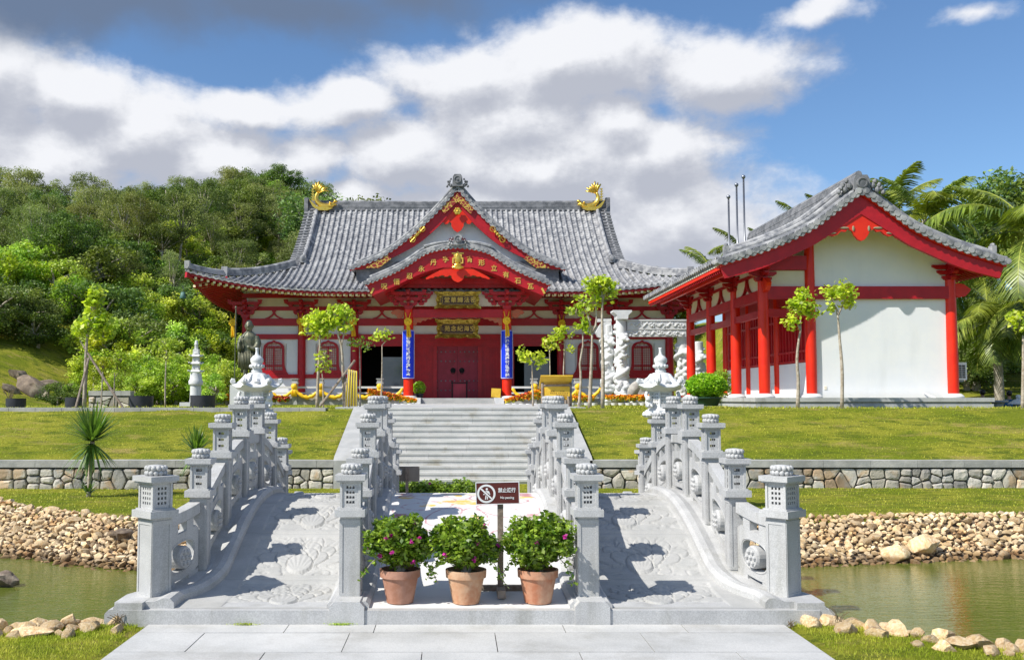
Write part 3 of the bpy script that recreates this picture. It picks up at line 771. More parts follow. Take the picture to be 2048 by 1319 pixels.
# ================================================================ riprap and shore stones
nr = np.random.default_rng(11)
def rockmesh(seed, mats='rock', sub=2, rough=.26, fl=(1, .78, .60)):
    import bmesh
    bm = bmesh.new(); bmesh.ops.create_icosphere(bm, subdivisions=sub, radius=1)
    for v in bm.verts:
        q = v.co.copy(); n = mnoise.noise(q*1.1+Vector((seed*9.1, 0, 0)))+.45*mnoise.noise(q*2.6+Vector((0, seed*5.3, 0)))
        v.co = q*(1+rough*1.6*n)
    cuts = random.Random(seed)
    for _ in range(11):
        d = Vector((cuts.gauss(0,1), cuts.gauss(0,1), cuts.gauss(0,1))).normalized(); lim = cuts.uniform(.55, .85)
        for v in bm.verts:
            e = v.co.dot(d)
            if e > lim: v.co -= d*(e-lim)*.97
    for v in bm.verts: v.co = Vector((v.co.x*fl[0], v.co.y*fl[1], v.co.z*fl[2]))
    me = bpy.data.meshes.new('rock'); bm.to_mesh(me); bm.free(); me.materials.append(M[mats])
    me.polygons.foreach_set('use_smooth', [True]*len(me.polygons)); me.set_sharp_from_angle(angle=R(38))
    return me
RK = [rockmesh(i+1, sub=2) for i in range(6)]
cand = []
rr_ = random.Random(21)
def bankrocks(x0, x1, n_):
    out = []
    for _ in range(n_):
        x = rr_.uniform(x0, x1); le, fs_ = lawnedge(x)+.10, farshore(x)-.22; t_ = rr_.random(); y = fs_+(le-fs_)*t_
        r_ = rr_.choice([.032, .04, .047, .055, .068])*(.9+.2*rr_.random())
        if rr_.random() < .02: r_ *= 1.7
        out.append((x, y, r_))
    return out
def pack(cl, k=.70):
    cl.sort(key=lambda q: -q[2]); grid = {}; kept = []
    for (x, y, r_) in cl:
        gx, gy = int(x/.4), int(y/.4); ok = True
        for i in (-1, 0, 1):
            for j in (-1, 0, 1):
                for q in grid.get((gx+i, gy+j), ()):
                    if (q[0]-x)**2+(q[1]-y)**2 < (k*(q[2]+r_))**2: ok = False; break
                if not ok: break
            if not ok: break
        if ok: kept.append((x, y, r_)); grid.setdefault((gx, gy), []).append((x, y, r_))
    return kept
bank = pack(bankrocks(-11.5, -3.0, 15000)+bankrocks(3.2, 12.5, 15000))
near = []
for _ in range(900):
    x = rr_.choice([rr_.uniform(-5.6, -2.75), rr_.uniform(3.0, 6.2)]); y = crest(x)+rr_.gauss(.08, .20)
    near.append((x, y, rr_.choice([.045, .06, .075, .09, .11])))
near = [q for q in pack(near, .8) if not (-2.85 < q[0] < 3.05)]
allr = [(q, 'near') for q in near]+[(q, 'bank') for q in bank]
allr.sort(key=lambda a: -a[0][2]/a[0][1]*(3 if a[1] == 'near' else 1))
def rockz(x, y, r_): return gz(x, y)+r_*.18
RK1 = [rockmesh(i+31, sub=1) for i in range(6)]
SV = [np.array([v.co[:] for v in me.vertices]) for me in RK1]; SF = [[tuple(p.vertices) for p in me.polygons] for me in RK1]
rest = MB(); cnt = 0
def rlab(x, y, r_, kind):
    side = 'left' if x < 0 else 'right'
    ax = abs(x-CX); sz = 'large' if r_ > .085 else 'mid-sized' if r_ > .065 else 'small'
    if kind == 'near': return f'{sz} tan stone on the near {side} shore, ' + ('tucked against the wing wall' if ax < 3.5 else 'a step away from the paving' if ax < 4.3 else 'out towards the frame edge')
    f = (y-farshore(x))/(lawnedge(x)-farshore(x)); row = 'waterline' if f < .33 else 'middle' if f < .66 else 'grass edge'
    return f'{sz} tan stone at the {row}, far {side} bank, ' + ('beside the bridge' if ax < 5 else 'midway to the edge' if ax < 7 else 'near the edge')
for (q, kind) in allr:
    x, y, r_ = q; k = rr_.randrange(6); e = (rr_.uniform(-.5, .5), rr_.uniform(-.5, .5), rr_.uniform(0, 6.28))
    z_ = rockz(x, y, r_)+(0.03 if kind == 'bank' else 0)
    if cnt < 298:
        o = bpy.data.objects.new('shore_stone' if kind == 'near' else 'bank_stone', RK[k]); COL.objects.link(o)
        o.location = (x, y, z_); o.rotation_euler = e; o.scale = (r_*1.18,)*3
        tag(o, rlab(x, y, r_, kind), 'stone', ('stones along the near shore ' if kind == 'near' else 'riprap stones on the far bank ')+('left' if x < 0 else 'right')); cnt += 1
    else:
        T = np.array((Matrix.Translation((x, y, z_)) @ Matrix.Rotation(e[2], 4, 'Z') @ Matrix.Rotation(e[0], 4, 'X')).to_3x3())*r_*1.18
        vv = SV[k] @ T.T+np.array((x, y, z_)); rest.add(vv.tolist(), SF[k])
o = rest.build('riprap', 'rock', smooth=False); o.data.set_sharp_from_angle(angle=R(38))
o.data.polygons.foreach_set('use_smooth', [True]*len(o.data.polygons)); o.data.set_sharp_from_angle(angle=R(38))
tag(o, 'slope of pale tan stones along the far pond bank', 'riprap', kind='stuff')
RB = [rockmesh(20+i, 'rockd', 3, .3, (1, .8, .75)) for i in range(3)]
def boulder(px, py, D, r_, k, lab, rz=0, sc=(1,1,1), m=None, name='boulder', grp=None):
    x, z_ = PX(px, py, D); o = bpy.data.objects.new(name, RB[k] if not m else m); COL.objects.link(o)
    o.location = (x, D, z_); o.scale = (r_*sc[0], r_*sc[1], r_*sc[2]); o.rotation_euler = (0, 0, rz); return tag(o, lab, 'boulder', grp)
RS = rockmesh(41, 'rock', 3, .2, (1, .8, .6))
boulder(4, 1158, 12.9, .22, 0, 'dark boulder breaking the pond surface at the far left', m=RB[1])
boulder(55, 1268, 8.2, .17, 0, 'largest tan boulder on the near left shore', m=RS, sc=(1.3,1,.8))
boulder(1848, 1090, 15.0, .32, 0, 'large tan boulder at the waterline of the right bank', m=RS, sc=(.8,.9,1.1))
boulder(1795, 1108, 14.8, .30, 0, 'broad tan boulder left of the large waterline boulder', .8, m=RS)
boulder(248, 1068, 15.1, .20, 0, 'orange-brown boulder beside the left end post', .8, m=RB[2])
# grass blades and tufts
def tufts(n, xf, yf, h, w_, seed, keep=None):
    g = np.random.default_rng(seed); xs = xf(g, n); ys_ = yf(g, n, xs); P = []
    for x, y in zip(xs, ys_):
        if keep and not keep(x, y): continue
        P.append((x, y, gz(x, y)))
    C = np.array(P); n = len(C); d = g.normal(size=(n, 3))*np.array((.45, .45, .15)); d[:, 2] = 1; d /= np.linalg.norm(d, axis=1, keepdims=True)
    a = g.random(n)*math.pi; s_ = np.stack([np.cos(a), np.sin(a)*.5, np.zeros(n)], 1)
    hh = h*(.4+.9*g.random((n, 1))); ww = w_*(.6+.8*g.random((n, 1)))
    tip = C+d*hh; mid = C+d*hh*.5
    return np.stack([C-s_*ww*.4, C+s_*ww*.4, mid+s_*ww*.45+(tip-mid)*.25, tip], 1)
M['blade'] = mat('grass_blade', (.22,.265,.018), (.39,.37,.055), 1.1, .6, isl=.28, trans=(.6,.7,.3), spec=.2)
P1 = tufts(26000, lambda g, n: np.where(g.random(n) < .5, g.uniform(-4.6, -2.74, n), g.uniform(2.94, 5.6, n)), lambda g, n, xs: np.array([min(9., crest(x))-abs(g.normal())*.8 for x in xs]), .030, .006, 1)
P2 = tufts(22000, lambda g, n: g.uniform(-12.5, 14.5, n), lambda g, n, xs: g.uniform(21.7, 26.4, n), .035, .02, 2, lambda x, y: not (-2.8 < x < 3.1))
P3 = tufts(16000, lambda g, n: g.uniform(-11.5, 12.5, n), lambda g, n, xs: np.array([g.uniform(lawnedge(x)-.05, 21.4) for x in xs]), .035, .018, 3, lambda x, y: not (-2.9 < x < 3.2 and y < 15.6))
P4 = tufts(16000, lambda g, n: g.uniform(-30, 20, n), lambda g, n, xs: g.uniform(26.8, 34, n), .07, .03, 4, lambda x, y: not (-3.5 < x < 3.8))
o = quadmesh('grass', np.concatenate([P1, P2, P3, P4]), 'blade'); tag(o, 'short sunlit grass covering the banks and lawns', 'grass', kind='stuff')
# ================================================================ tiled roofs
def tile_roof(mb, P, us, vs0, vs1=1., course=.34, r=.072, pan=True, nper=2, flip=1., sides=5):
    """P(u,v) point; us list of rib positions; vs0(u) start of v; ribs are half round cover tiles, pans are stepped between them"""
    rows = []
    for u in us:
        v0 = vs0(u); L = 0; prev = P(u, v0)
        for i in range(1, 9):
            q = P(u, v0+(vs1-v0)*i/8); L += (q-prev).length; prev = q
        rows.append((u, v0, L))
    for (u, v0, L) in rows:
        if L < .15: continue
        n = max(2, int(L/course)); pts = []
        for i in range(n+1):
            t = v0+(vs1-v0)*i/n
            if i > 0: pts.append((t-(vs1-v0)/n*.06, r*1.06))
            if i < n: pts.append((t, r*.93))
        ring = []; e = .02*(vs1-v0)+1e-4
        for (t, rr) in pts:
            p = P(u, t); d = (P(u, min(t+e, 1.02))-P(u, t-e)).normalized(); s = (P(u+.02, t)-P(u-.02, t)).normalized()
            nrm = s.cross(d)*flip
            if nrm.z < 0: nrm = -nrm
            s2 = d.cross(nrm).normalized()
            ring.append([p+(s2*math.cos(math.pi*j/(sides-1))*rr+nrm*(math.sin(math.pi*j/(sides-1))*rr*1.05+.01)) for j in range(sides)])
        b = [q for rg_ in ring for q in rg_]
        mb.add(b, [(i*sides+j, i*sides+j+1, (i+1)*sides+j+1, (i+1)*sides+j) for i in range(len(ring)-1) for j in range(sides-1)])
    if not pan: return
    for a, b_ in zip(rows[:-1], rows[1:]):
        if a[2] < .1 and b_[2] < .1: continue
        n = max(2, int(max(a[2], b_[2])/(course*.72))); vs = []
        for i in range(n):
            for (f, lift) in ((i/n, .0), ((i+1)/n, .035)):
                for w_, dp in ((0, .0), (.5, -.045), (1, .0)):
                    u = a[0]+(b_[0]-a[0])*w_; v0 = a[1]+(b_[1]-a[1])*w_; p = P(u, v0+(vs1-v0)*f)
                    vs.append(p+Vector((0, 0, dp+lift)))
        mb.add(vs, [(k*3+j, k*3+j+1, k*3+4+j, k*3+3+j) for k in range(2*n-1) for j in range(2)])
def eave_ends(mb, P, us, r=.085, dirv=Vector((0,-1,0)), pend=True):
    for i, u in enumerate(us):
        c = P(u, 1.0)+Vector((0, 0, .035)); side = Vector((-dirv.y, dirv.x, 0))
        n = 10
        for (rr, o) in ((r, .0), (r, .045), (r*.72, .045), (r*.70, .03)): pass
        vs = []
        for (rr, o) in ((r, -.05), (r, .05), (r*.74, .05), (r*.70, .03)):
            for j in range(n): a = 2*math.pi*j/n; vs.append(c+dirv*o+side*(rr*math.cos(a))+Vector((0,0,rr*math.sin(a))))
        mb.add(vs, [(k*n+j, k*n+(j+1) % n, (k+1)*n+(j+1) % n, (k+1)*n+j) for k in range(3) for j in range(n)]+[tuple(3*n+j for j in range(n))])
        if pend and i < len(us)-1:
            d = P(us[i+1], 1.0)+Vector((0, 0, .035)); m_ = (c+d)/2
            vs = [c+Vector((0,0,.02)), c+Vector((0,0,-.05)), m_+Vector((0,0,-.115)), d+Vector((0,0,-.05)), d+Vector((0,0,.02)), m_+Vector((0,0,-.03))]
            vs = [q+dirv*.02 for q in vs]+[q+dirv*.06 for q in vs]
            mb.add(vs, [(0,1,2,5), (5,2,3,4), (6,11,8,7), (11,10,9,8), (1,7,8,2), (2,8,9,3), (0,5,11,6), (5,4,10,11)])
def ridge(mb, pts, w_, h_, cap=.10, layers=3):
    """stacked ridge: layered bands and a round cap following pts (base line)"""
    pts = [Vector(p) for p in pts]; lh = h_/layers
    for k in range(layers):
        ww = w_*(1 if k % 2 == 0 else .86)*(1-.08*k); sec = [(-ww/2, k*lh), (ww/2, k*lh), (ww/2, (k+1)*lh-.004), (-ww/2, (k+1)*lh-.004)]
        vs = []
        for i, p in enumerate(pts):
            d = pts[min(i+1, len(pts)-1)]-pts[max(i-1, 0)]; d.normalize(); s = d.cross(Vector((0,0,1))).normalized(); u = s.cross(d).normalized()
            vs += [p+s*a+u*b_ for a, b_ in sec]
        n = len(pts); mb.add(vs, [(i*4+j, i*4+(j+1) % 4, i*4+4+(j+1) % 4, i*4+4+j) for i in range(n-1) for j in range(4)]+[(0,1,2,3), (n*4-1, n*4-2, n*4-3, n*4-4)])
    up = []
    for i, p in enumerate(pts):
        d = pts[min(i+1, len(pts)-1)]-pts[max(i-1, 0)]; d.normalize(); s = d.cross(Vector((0,0,1))).normalized(); up.append(p+s.cross(d).normalized()*(h_+cap*.25))
    mb.tube(up, cap, 8)
def polyl(pts, n):                                   # resample polyline evenly by arc length (smooth)
    pts = [Vector((*p, 0)) if len(p) == 2 else Vector(p) for p in pts]; f = []
    N = len(pts)
    def cr(t):
        i = min(int(t), N-2); u = t-i; p0 = pts[max(i-1, 0)]; p1 = pts[i]; p2 = pts[i+1]; p3 = pts[min(i+2, N-1)]
        return .5*((2*p1)+(p2-p0)*u+(2*p0-5*p1+4*p2-p3)*u*u+(3*p1-p0-3*p2+p3)*u**3)
    dense = [cr(k*(N-1)/200) for k in range(201)]; cum = [0]
    for a, b_ in zip(dense[:-1], dense[1:]): cum.append(cum[-1]+(b_-a).length)
    out = []; k = 0
    for i in range(n):
        t = cum[-1]*i/(n-1)
        while k < 199 and cum[k+1] < t: k += 1
        u = (t-cum[k])/max(1e-9, cum[k+1]-cum[k]); out.append(dense[k].lerp(dense[k+1], u))
    return out
def onigawara(par, c, w_, h_, m='tiled', disc=True, dirv=-1):
    x, y, z = c; g = MB()
    g.prism([(x-w_*.5, z), (x+w_*.5, z), (x+w_*.42, z+h_*.8), (x+w_*.28, z+h_), (x-w_*.28, z+h_), (x-w_*.42, z+h_*.8)], 'y', y, y+.25)
    if disc:
        T = Matrix.Translation((x, y, z+h_*.55)) @ Matrix.Rotation(math.pi/2, 4, 'X')
        g.lathe([(w_*.36, 0), (w_*.36, .05), (w_*.28, .06), (w_*.26, .03), (w_*.12, .03), (w_*.10, .06), (0.01, .07)], 14, T=T)
    for s in (-1, 1):                                # scrolls at the shoulders
        for (dx, dz_, r_) in ((.62,.10,.16), (.80,.20,.13), (.72,.42,.12), (.95,.02,.11), (.88,.40,.09), (.60,.62,.09)):
            g.ball((x+s*w_*dx, y+.12, z+h_*dz_), (r_*w_, .10, r_*w_*1.15), 8, 6, .25, 3)
    return g.build('ridge_end_tile', m, par)
# ================================================================ main hall
HY = 50.0
hall = empty('temple_hall', (CX, HY, TZ), label='large red and white temple hall with grey tiled hip-and-gable roof and a central gabled porch', cat='temple')
EF, RG = 46.4, 57.0                                  # eave line and ridge depth
XE, XG = 13.35, 8.95
def prof(t): t = max(t, 0); return 7.30+.234*t+.0333*t*t
def liftc(a): return .98*(max(0, a-5.5)/7.85)**2.3
def hz_(x, y):
    a = abs(x-CX); tf = min(y-EF, 2*RG-EF-y); ts = XE-a
    t = min(tf, ts) if a > XG else tf
    al = a if tf <= ts else XE-min(tf, 6)
    al = a if (a <= XG or tf <= ts) else XE-(tf)*1.0
    l = liftc(max(a, 0) if tf <= ts or a <= XG else XE-max(tf, 0)*1.0)
    return prof(t)+l*max(0, 1-max(t, 0)/6.0)
def Pf(u, v): y = RG+.0+(EF-RG)*v; return Vector((u, y, hz_(u, y)))
def vs0f(u):
    a = abs(u-CX)
    if a <= XG: return .0
    return min(.999, (RG-(EF+XE-a))/(RG-EF))
SP = .312
us = [CX-XE+.08+(2*XE-.16)*i/85 for i in range(86)]
rm = MB(); tile_roof(rm, Pf, us, vs0f)
def Pb(u, v): y = RG+(RG-EF)*v; return Vector((u, y, hz_(u, y)))
tile_roof(rm, Pb, us[::3], vs0f, course=.8)
for sd in (-1, 1):                                    # side slopes
    def Ps(u, v, sd=sd):
        x = CX+sd*(XG+(XE-XG)*v); a = abs(x-CX); ts = XE-a; tf = min(u-EF, 2*RG-EF-u)
        return Vector((x, u, prof(ts)+liftc(XE-max(0, min(tf, 8)))*max(0, 1-ts/6.0)))
    def vs0s(u): tf = min(u-EF, 2*RG-EF-u); return min(.999, max(0, 1-tf/(XE-XG)))
    uy = [EF+.1+(2*(RG-EF)-.2)*i/66 for i in range(67)]
    tile_roof(rm, Ps, uy, vs0s, flip=1); eave_ends(rm, Ps, uy, dirv=Vector((sd, 0, 0)), pend=False)
roof = rm.build('roof', 'tile', hall)
em = MB(); eave_ends(em, Pf, us); em.build('eave_tiles', 'tile', roof)
# ridges
rd = MB()
rd_z = prof(RG-EF)-.22
xs_ = [CX-9.05+18.1*i/24 for i in range(25)]
ridge(rd, [(x, RG, rd_z+.02*abs(x-CX)*.3) for x in xs_], .5, .50, .11, 5)
for i in range(60): rd.tube([(CX-8.9+17.8*i/59, RG-.27, rd_z+.08), (CX-8.9+17.8*i/59, RG-.23, rd_z+.08)], .06, 6)
rd.build('main_ridge', 'tiled', roof)
for sd in (-1, 1):
    dm = MB(); X = CX+sd*8.42
    line = [(X, RG+(51.6-RG)*i/16, hz_(X, RG+(51.6-RG)*i/16)+.02) for i in range(17)]
    ridge(dm, line, .26, .16, .10, 2)
    dm.cbox((X, 51.45, line[-1][2]+.16), (.34, .22, .42)); dm.ball((X, 51.3, line[-1][2]+.2), (.13, .06, .15), 10, 6)
    dm.build('descending_ridge', 'tile', roof)
    dm = MB(); line = []
    for i in range(19):
        f = i/18; a = 8.75+(XE-8.75)*f; y = EF+(XE-a); x = CX+sd*a; line.append((x, y, hz_(CX+sd*min(a, XE-.01), y+.01)+.03+.10*f**3))
    ridge(dm, line[:13], .34, .26, .12, 3); ridge(dm, line[12:], .30, .17, .10, 2)
    p = line[12]; dm.cbox((p[0], p[1], p[2]+.22), (.30, .26, .46)); p = line[-1]; dm.cbox((p[0]-sd*.05, p[1]+.05, p[2]+.17), (.24, .24, .40))
    dm.build('corner_ridge', 'tile', roof)
    # verge tiles of the side gable, axis across
    for s2 in (0, 1):
        vg = MB()
        for i in range(24):
            f = i/23; y = (RG-.25+(50.9-RG)*f) if s2 == 0 else (2*RG-(RG-.25+(50.9-RG)*f)); z_ = hz_(CX+sd*8.8, y)+.02
            vg.tube([(CX+sd*8.62, y, z_+.05), (CX+sd*9.18, y, z_+.02)], .095, 7)
        vg.build('verge_tiles', 'tiled', roof)
    gp = MB(); gx = CX+sd*8.75
    poly = [(y, hz_(CX+sd*8.6, y)-.12) for y in [RG-5.9+11.8*i/20 for i in range(21)]]+[(RG+5.9, 9.0), (RG-5.9, 9.0)]
    gp.prism(poly, 'x', gx-.06*sd, gx); gp.build('gable_wall', 'plaster', hall)
# rafters, fascia and soffit
sf = MB()
NB = 44
def under(x, t, dz_=-.13): return Vector((x, EF+t, hz_(x, EF+t)+dz_))
for i in range(NB):
    for j in range(4):
        x0_, x1_ = CX-XE+.05+(2*XE-.1)*i/NB, CX-XE+.05+(2*XE-.1)*(i+1)/NB
        t0, t1 = .1+3.5*j/4, .1+3.5*(j+1)/4
        sf.add([under(x0_, t0), under(x1_, t0), under(x1_, t1), under(x0_, t1)], [(0,1,2,3)])
for sd in (-1, 1):
    for i in range(40):
        y0_, y1_ = EF+(2*(RG-EF))*i/40, EF+(2*(RG-EF))*(i+1)/40
        for a, b_ in ((XE-.02, XE-1.2), (XE-1.2, XE-2.6)):
            q = []
            for (aa, yy) in ((a, y0_), (a, y1_), (b_, y1_), (b_, y0_)):
                x = CX+sd*aa; ts = XE-aa; tf = min(yy-EF, 2*RG-EF-yy); q.append(Vector((x, yy, prof(min(ts, max(tf, 0)))+liftc(XE-max(0, min(tf, 8)))*max(0, 1-ts/6)-.13)))
            sf.add(q, [(0,1,2,3)])
sf.build('soffit', 'cream', hall)
fa = MB(); n = 60; xs_ = [CX-XE+2*XE*i/n for i in range(n+1)]
fa.strip([(x, hz_(x, EF)-.05) for x in xs_], [(x, hz_(x, EF)-.155) for x in xs_], EF+.06, EF+.16)
for sd in (-1, 1):
    k = 40; vs = []
    for i in range(k+1):
        y = EF+2*(RG-EF)*i/k; tf = min(y-EF, 2*RG-EF-y); z_ = prof(0)+liftc(XE-max(0, min(tf, 8)))
        for dx in (.0, -.1): 
            for dz_ in (-.05, -.20): vs.append((CX+sd*(XE-.04+dx), y, z_+dz_))
    fa.add(vs, [(i*4+a, i*4+b_, i*4+4+b_, i*4+4+a) for i in range(k) for a, b_ in ((0,1), (1,3), (3,2), (2,0))])
fa.build('eave_fascia', 'red', hall)
rf = MB(); rt = MB(); q = 0; x = CX-XE+.15
while x < CX+XE-.1:
    if not (abs(x-CX) < 3.6):
        for (t0, t1, dz_, sz) in ((.12, 2.0, -.235, .125), (1.0, 3.6, -.40, .135)):
            xx = x
            a = Vector((xx, EF+t0, hz_(xx, EF+t0)+dz_)); b_ = Vector((xx+(CX-x)*.0, EF+t1, hz_(xx, EF+t1)+dz_))
            if abs(x-CX) > 11.2: b_ = Vector((xx-(1 if x > CX else -1)*(abs(x-CX)-11.2)*.0, EF+min(t1, max(t0+.2, XE-abs(x-CX)+.1)), 0)); b_.z = hz_(b_.x, b_.y)+dz_
            rf.bar(a, b_, sz, sz*.95); d_ = (a-b_).normalized(); rt.bar(a+d_*.014, a+d_*.001, sz*.96, sz*.92)
    x += .305
tag(rf.build('rafters', 'red', hall), kind='stuff'); tag(rt.build('rafter_tips', mat('rafter_end_paint', (.85,.74,.46), rough=.6), hall), kind='stuff')
for sd in (-1, 1):
    sr = MB()
    y = EF+1.0
    while y < 2*RG-EF-1:
        tf = min(y-EF, 2*RG-EF-y); l = liftc(XE-min(tf, 8))
        for (t0, t1, dz_) in ((.18, 1.8, -.25),):
            a = Vector((CX+sd*(XE-t0), y, prof(t0)+l*(1-t0/6)+dz_)); b_ = Vector((CX+sd*(XE-t1), y, prof(t1)+l*(1-t1/6)+dz_)); sr.bar(a, b_, .10)
        y += .36
    sr.build('side_rafters', 'red', hall)
# walls, bays
ZF = 2.02                                            # hall floor
def zpx(py, D=HY): return PX(914, py, D)[1]
colx = [PX(x, 700, HY)[0] for x in (483, 602, 707, 1122, 1228, 1337)]
colx = [CX-11.15, CX-8.2, CX-5.42, CX-2.55, CX+2.62, CX+5.45, CX+8.3, CX+11.15]
zs = dict(top=zpx(596), b1t=zpx(613), b1b=zpx(621), b2t=zpx(637), b2b=zpx(651), b3t=zpx(668), b3b=zpx(678), b4t=zpx(748), b4b=zpx(756))
wl = MB(); wl2 = MB()
def bay(xa, xb, kind):
    y0_, y1_ = HY+.02, HY+.30
    if kind == 'window':
        cx_ = (xa+xb)/2
        wl.box(xa, cx_-.66, y0_, y1_, TZ, zs['top']+.5); wl.box(cx_+.66, xb, y0_, y1_, TZ, zs['top']+.5)
        wl.box(cx_-.66, cx_+.66, y0_, y1_, TZ, zs['b4t']+.0); wl.box(cx_-.66, cx_+.66, y0_, y1_, zpx(686), zs['top']+.5)
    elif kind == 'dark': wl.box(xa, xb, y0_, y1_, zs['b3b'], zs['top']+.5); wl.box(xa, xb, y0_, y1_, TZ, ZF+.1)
    else: wl.box(xa, xb, y0_, y1_, zs['b3t']-.1, zs['top']+.5)
kinds = ['window', 'window', 'dark', 'door', 'dark', 'window', 'window']
for i, k in enumerate(kinds): bay(colx[i], colx[i+1], k)
wl.box(colx[0], colx[0]+.3, HY+.3, 64, TZ, 8.2); wl.box(colx[-1]-.3, colx[-1], HY+.3, 64, TZ, 8.2); wl.box(colx[0]+.3, colx[-1]-.3, 63.7, 64, TZ, 8.2)
wl.build('wall', 'plaster', hall)
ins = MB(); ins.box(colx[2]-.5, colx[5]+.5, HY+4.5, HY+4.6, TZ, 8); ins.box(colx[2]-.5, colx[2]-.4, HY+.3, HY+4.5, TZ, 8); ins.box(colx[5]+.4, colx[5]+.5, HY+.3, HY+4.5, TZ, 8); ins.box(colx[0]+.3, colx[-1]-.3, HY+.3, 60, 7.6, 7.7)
ins.build('interior', 'dark', hall)  # near-black walls: shade of the unlit room put into the colour
MB().box(colx[0]-1.2, colx[-1]+1.2, 48.2, 65.5, TZ-.2, ZF).build('podium', 'granite', hall)
M['creamw'] = M['cream']
bm_ = MB()
for (a, b_, pr) in (('b1t','b1b',.07), ('b2t','b2b',.11), ('b3t','b3b',.09)):
    for i in range(7): bm_.box(colx[i]+.1, colx[i+1]-.1, HY-pr, HY+.03, zs[b_], zs[a])
for i in (0, 1, 5, 6): bm_.box(colx[i]+.1, colx[i+1]-.1, HY-.09, HY+.03, zs['b4b'], zs['b4t'])
bm_.box(colx[0]-.2, colx[-1]+.2, HY-.18, HY+.02, zs['top']+.0, zs['top']+.22)
bm_.build('beam', 'red', hall)
cw = MB()
for i in range(7):
    if i == 3: continue
    cw.box(colx[i]+.1, colx[i+1]-.1, HY-.03, HY+.019, zs['b1t'], zs['top']); cw.box(colx[i]+.1, colx[i+1]-.1, HY-.03, HY+.019, zs['b2t'], zs['b1b'])
cw.build('cream_panel', 'cream', hall)
for i, x in enumerate(colx):
    c_ = MB(); c_.lathe([(.20, ZF), (.215, ZF+1.6), (.20, zs['b1b'])], 18, (x, HY-.06, 0)); c_.build('column', 'red', hall, smooth=True, sharp=40)
    b_ = MB(); b_.lathe([(.36, ZF), (.37, ZF+.06), (.28, ZF+.14), (.22, ZF+.15)], 18, (x, HY-.06, 0)); b_.build('column_base', 'granite', hall, smooth=True, sharp=40)
def bracket(mb, x, y, z, s=1., tiers=3, deep=1):
    mb.prism([(x-.16*s, z), (x+.16*s, z), (x+.24*s, z+.16*s), (x+.24*s, z+.22*s), (x-.24*s, z+.22*s), (x-.24*s, z+.16*s)], 'y', y-.24*s, y+.24*s)
    zz = z+.22*s
    for t_ in range(tiers):
        L_ = (.48+.24*t_)*s; h_ = .17*s; yy = y-.24*s*t_*deep
        mb.prism([(x-L_, zz+h_), (x-L_, zz+h_*.55), (x-L_*.8, zz), (x+L_*.8, zz), (x+L_, zz+h_*.55), (x+L_, zz+h_)], 'y', yy-.075*s, yy+.075*s)
        mb.prism([(yy-.42*s, zz+h_), (yy-.42*s, zz+h_*.5), (yy-.3*s, zz-.002), (y+.2, zz-.002), (y+.2, zz+h_)], 'x', x-.07*s, x+.07*s)
        zz += h_
        for k in (-1, -.02, 1): mb.prism([(x+k*(L_-.1*s)-.08*s, zz), (x+k*(L_-.1*s)+.08*s, zz), (x+k*(L_-.1*s)+.12*s, zz+.07*s), (x+k*(L_-.1*s)+.12*s, zz+.12*s), (x+k*(L_-.1*s)-.12*s, zz+.12*s), (x+k*(L_-.1*s)-.12*s, zz+.07*s)], 'y', yy-.11*s, yy+.11*s)
        zz += .10*s
for i, x in enumerate(colx):
    if i in (3, 4): continue
    m_ = MB(); bracket(m_, x, HY-.12, zs['b1b']-.42, .92, 3, .6); m_.build('bracket', 'red', hall)
for i in range(7):                                  # inverted-V struts
    if i == 3: continue
    cx_ = (colx[i]+colx[i+1])/2; m_ = MB(); zb, zt = zs['b2t'], zs['b1b']
    for s_ in (-1, 1):
        pts = polyl([(cx_+s_*.04, zt-.02), (cx_+s_*.10, zb+(zt-zb)*.55), (cx_+s_*.28, zb+(zt-zb)*.22), (cx_+s_*.50, zb+.02)], 9)
        up = [(p.x, p.y) for p in pts]; lo = [(p.x-s_*.03, p.y-.10) for p in pts]
        lo = [(p.x-s_*(.10-.05*k/8), p.y-(.03+.05*k/8)) for k, p in enumerate(pts)]; lo = [(a_, max(b2, zb)) for a_, b2 in lo]
        if s_ < 0: m_.strip(up, lo, HY-.09, HY-.02)
        else: m_.strip(up, lo, HY-.0895, HY-.0205)
    m_.cbox((cx_, HY-.055, zt-.03), (.22, .09, .08)); m_.build('frog_leg_strut', 'red', hall)
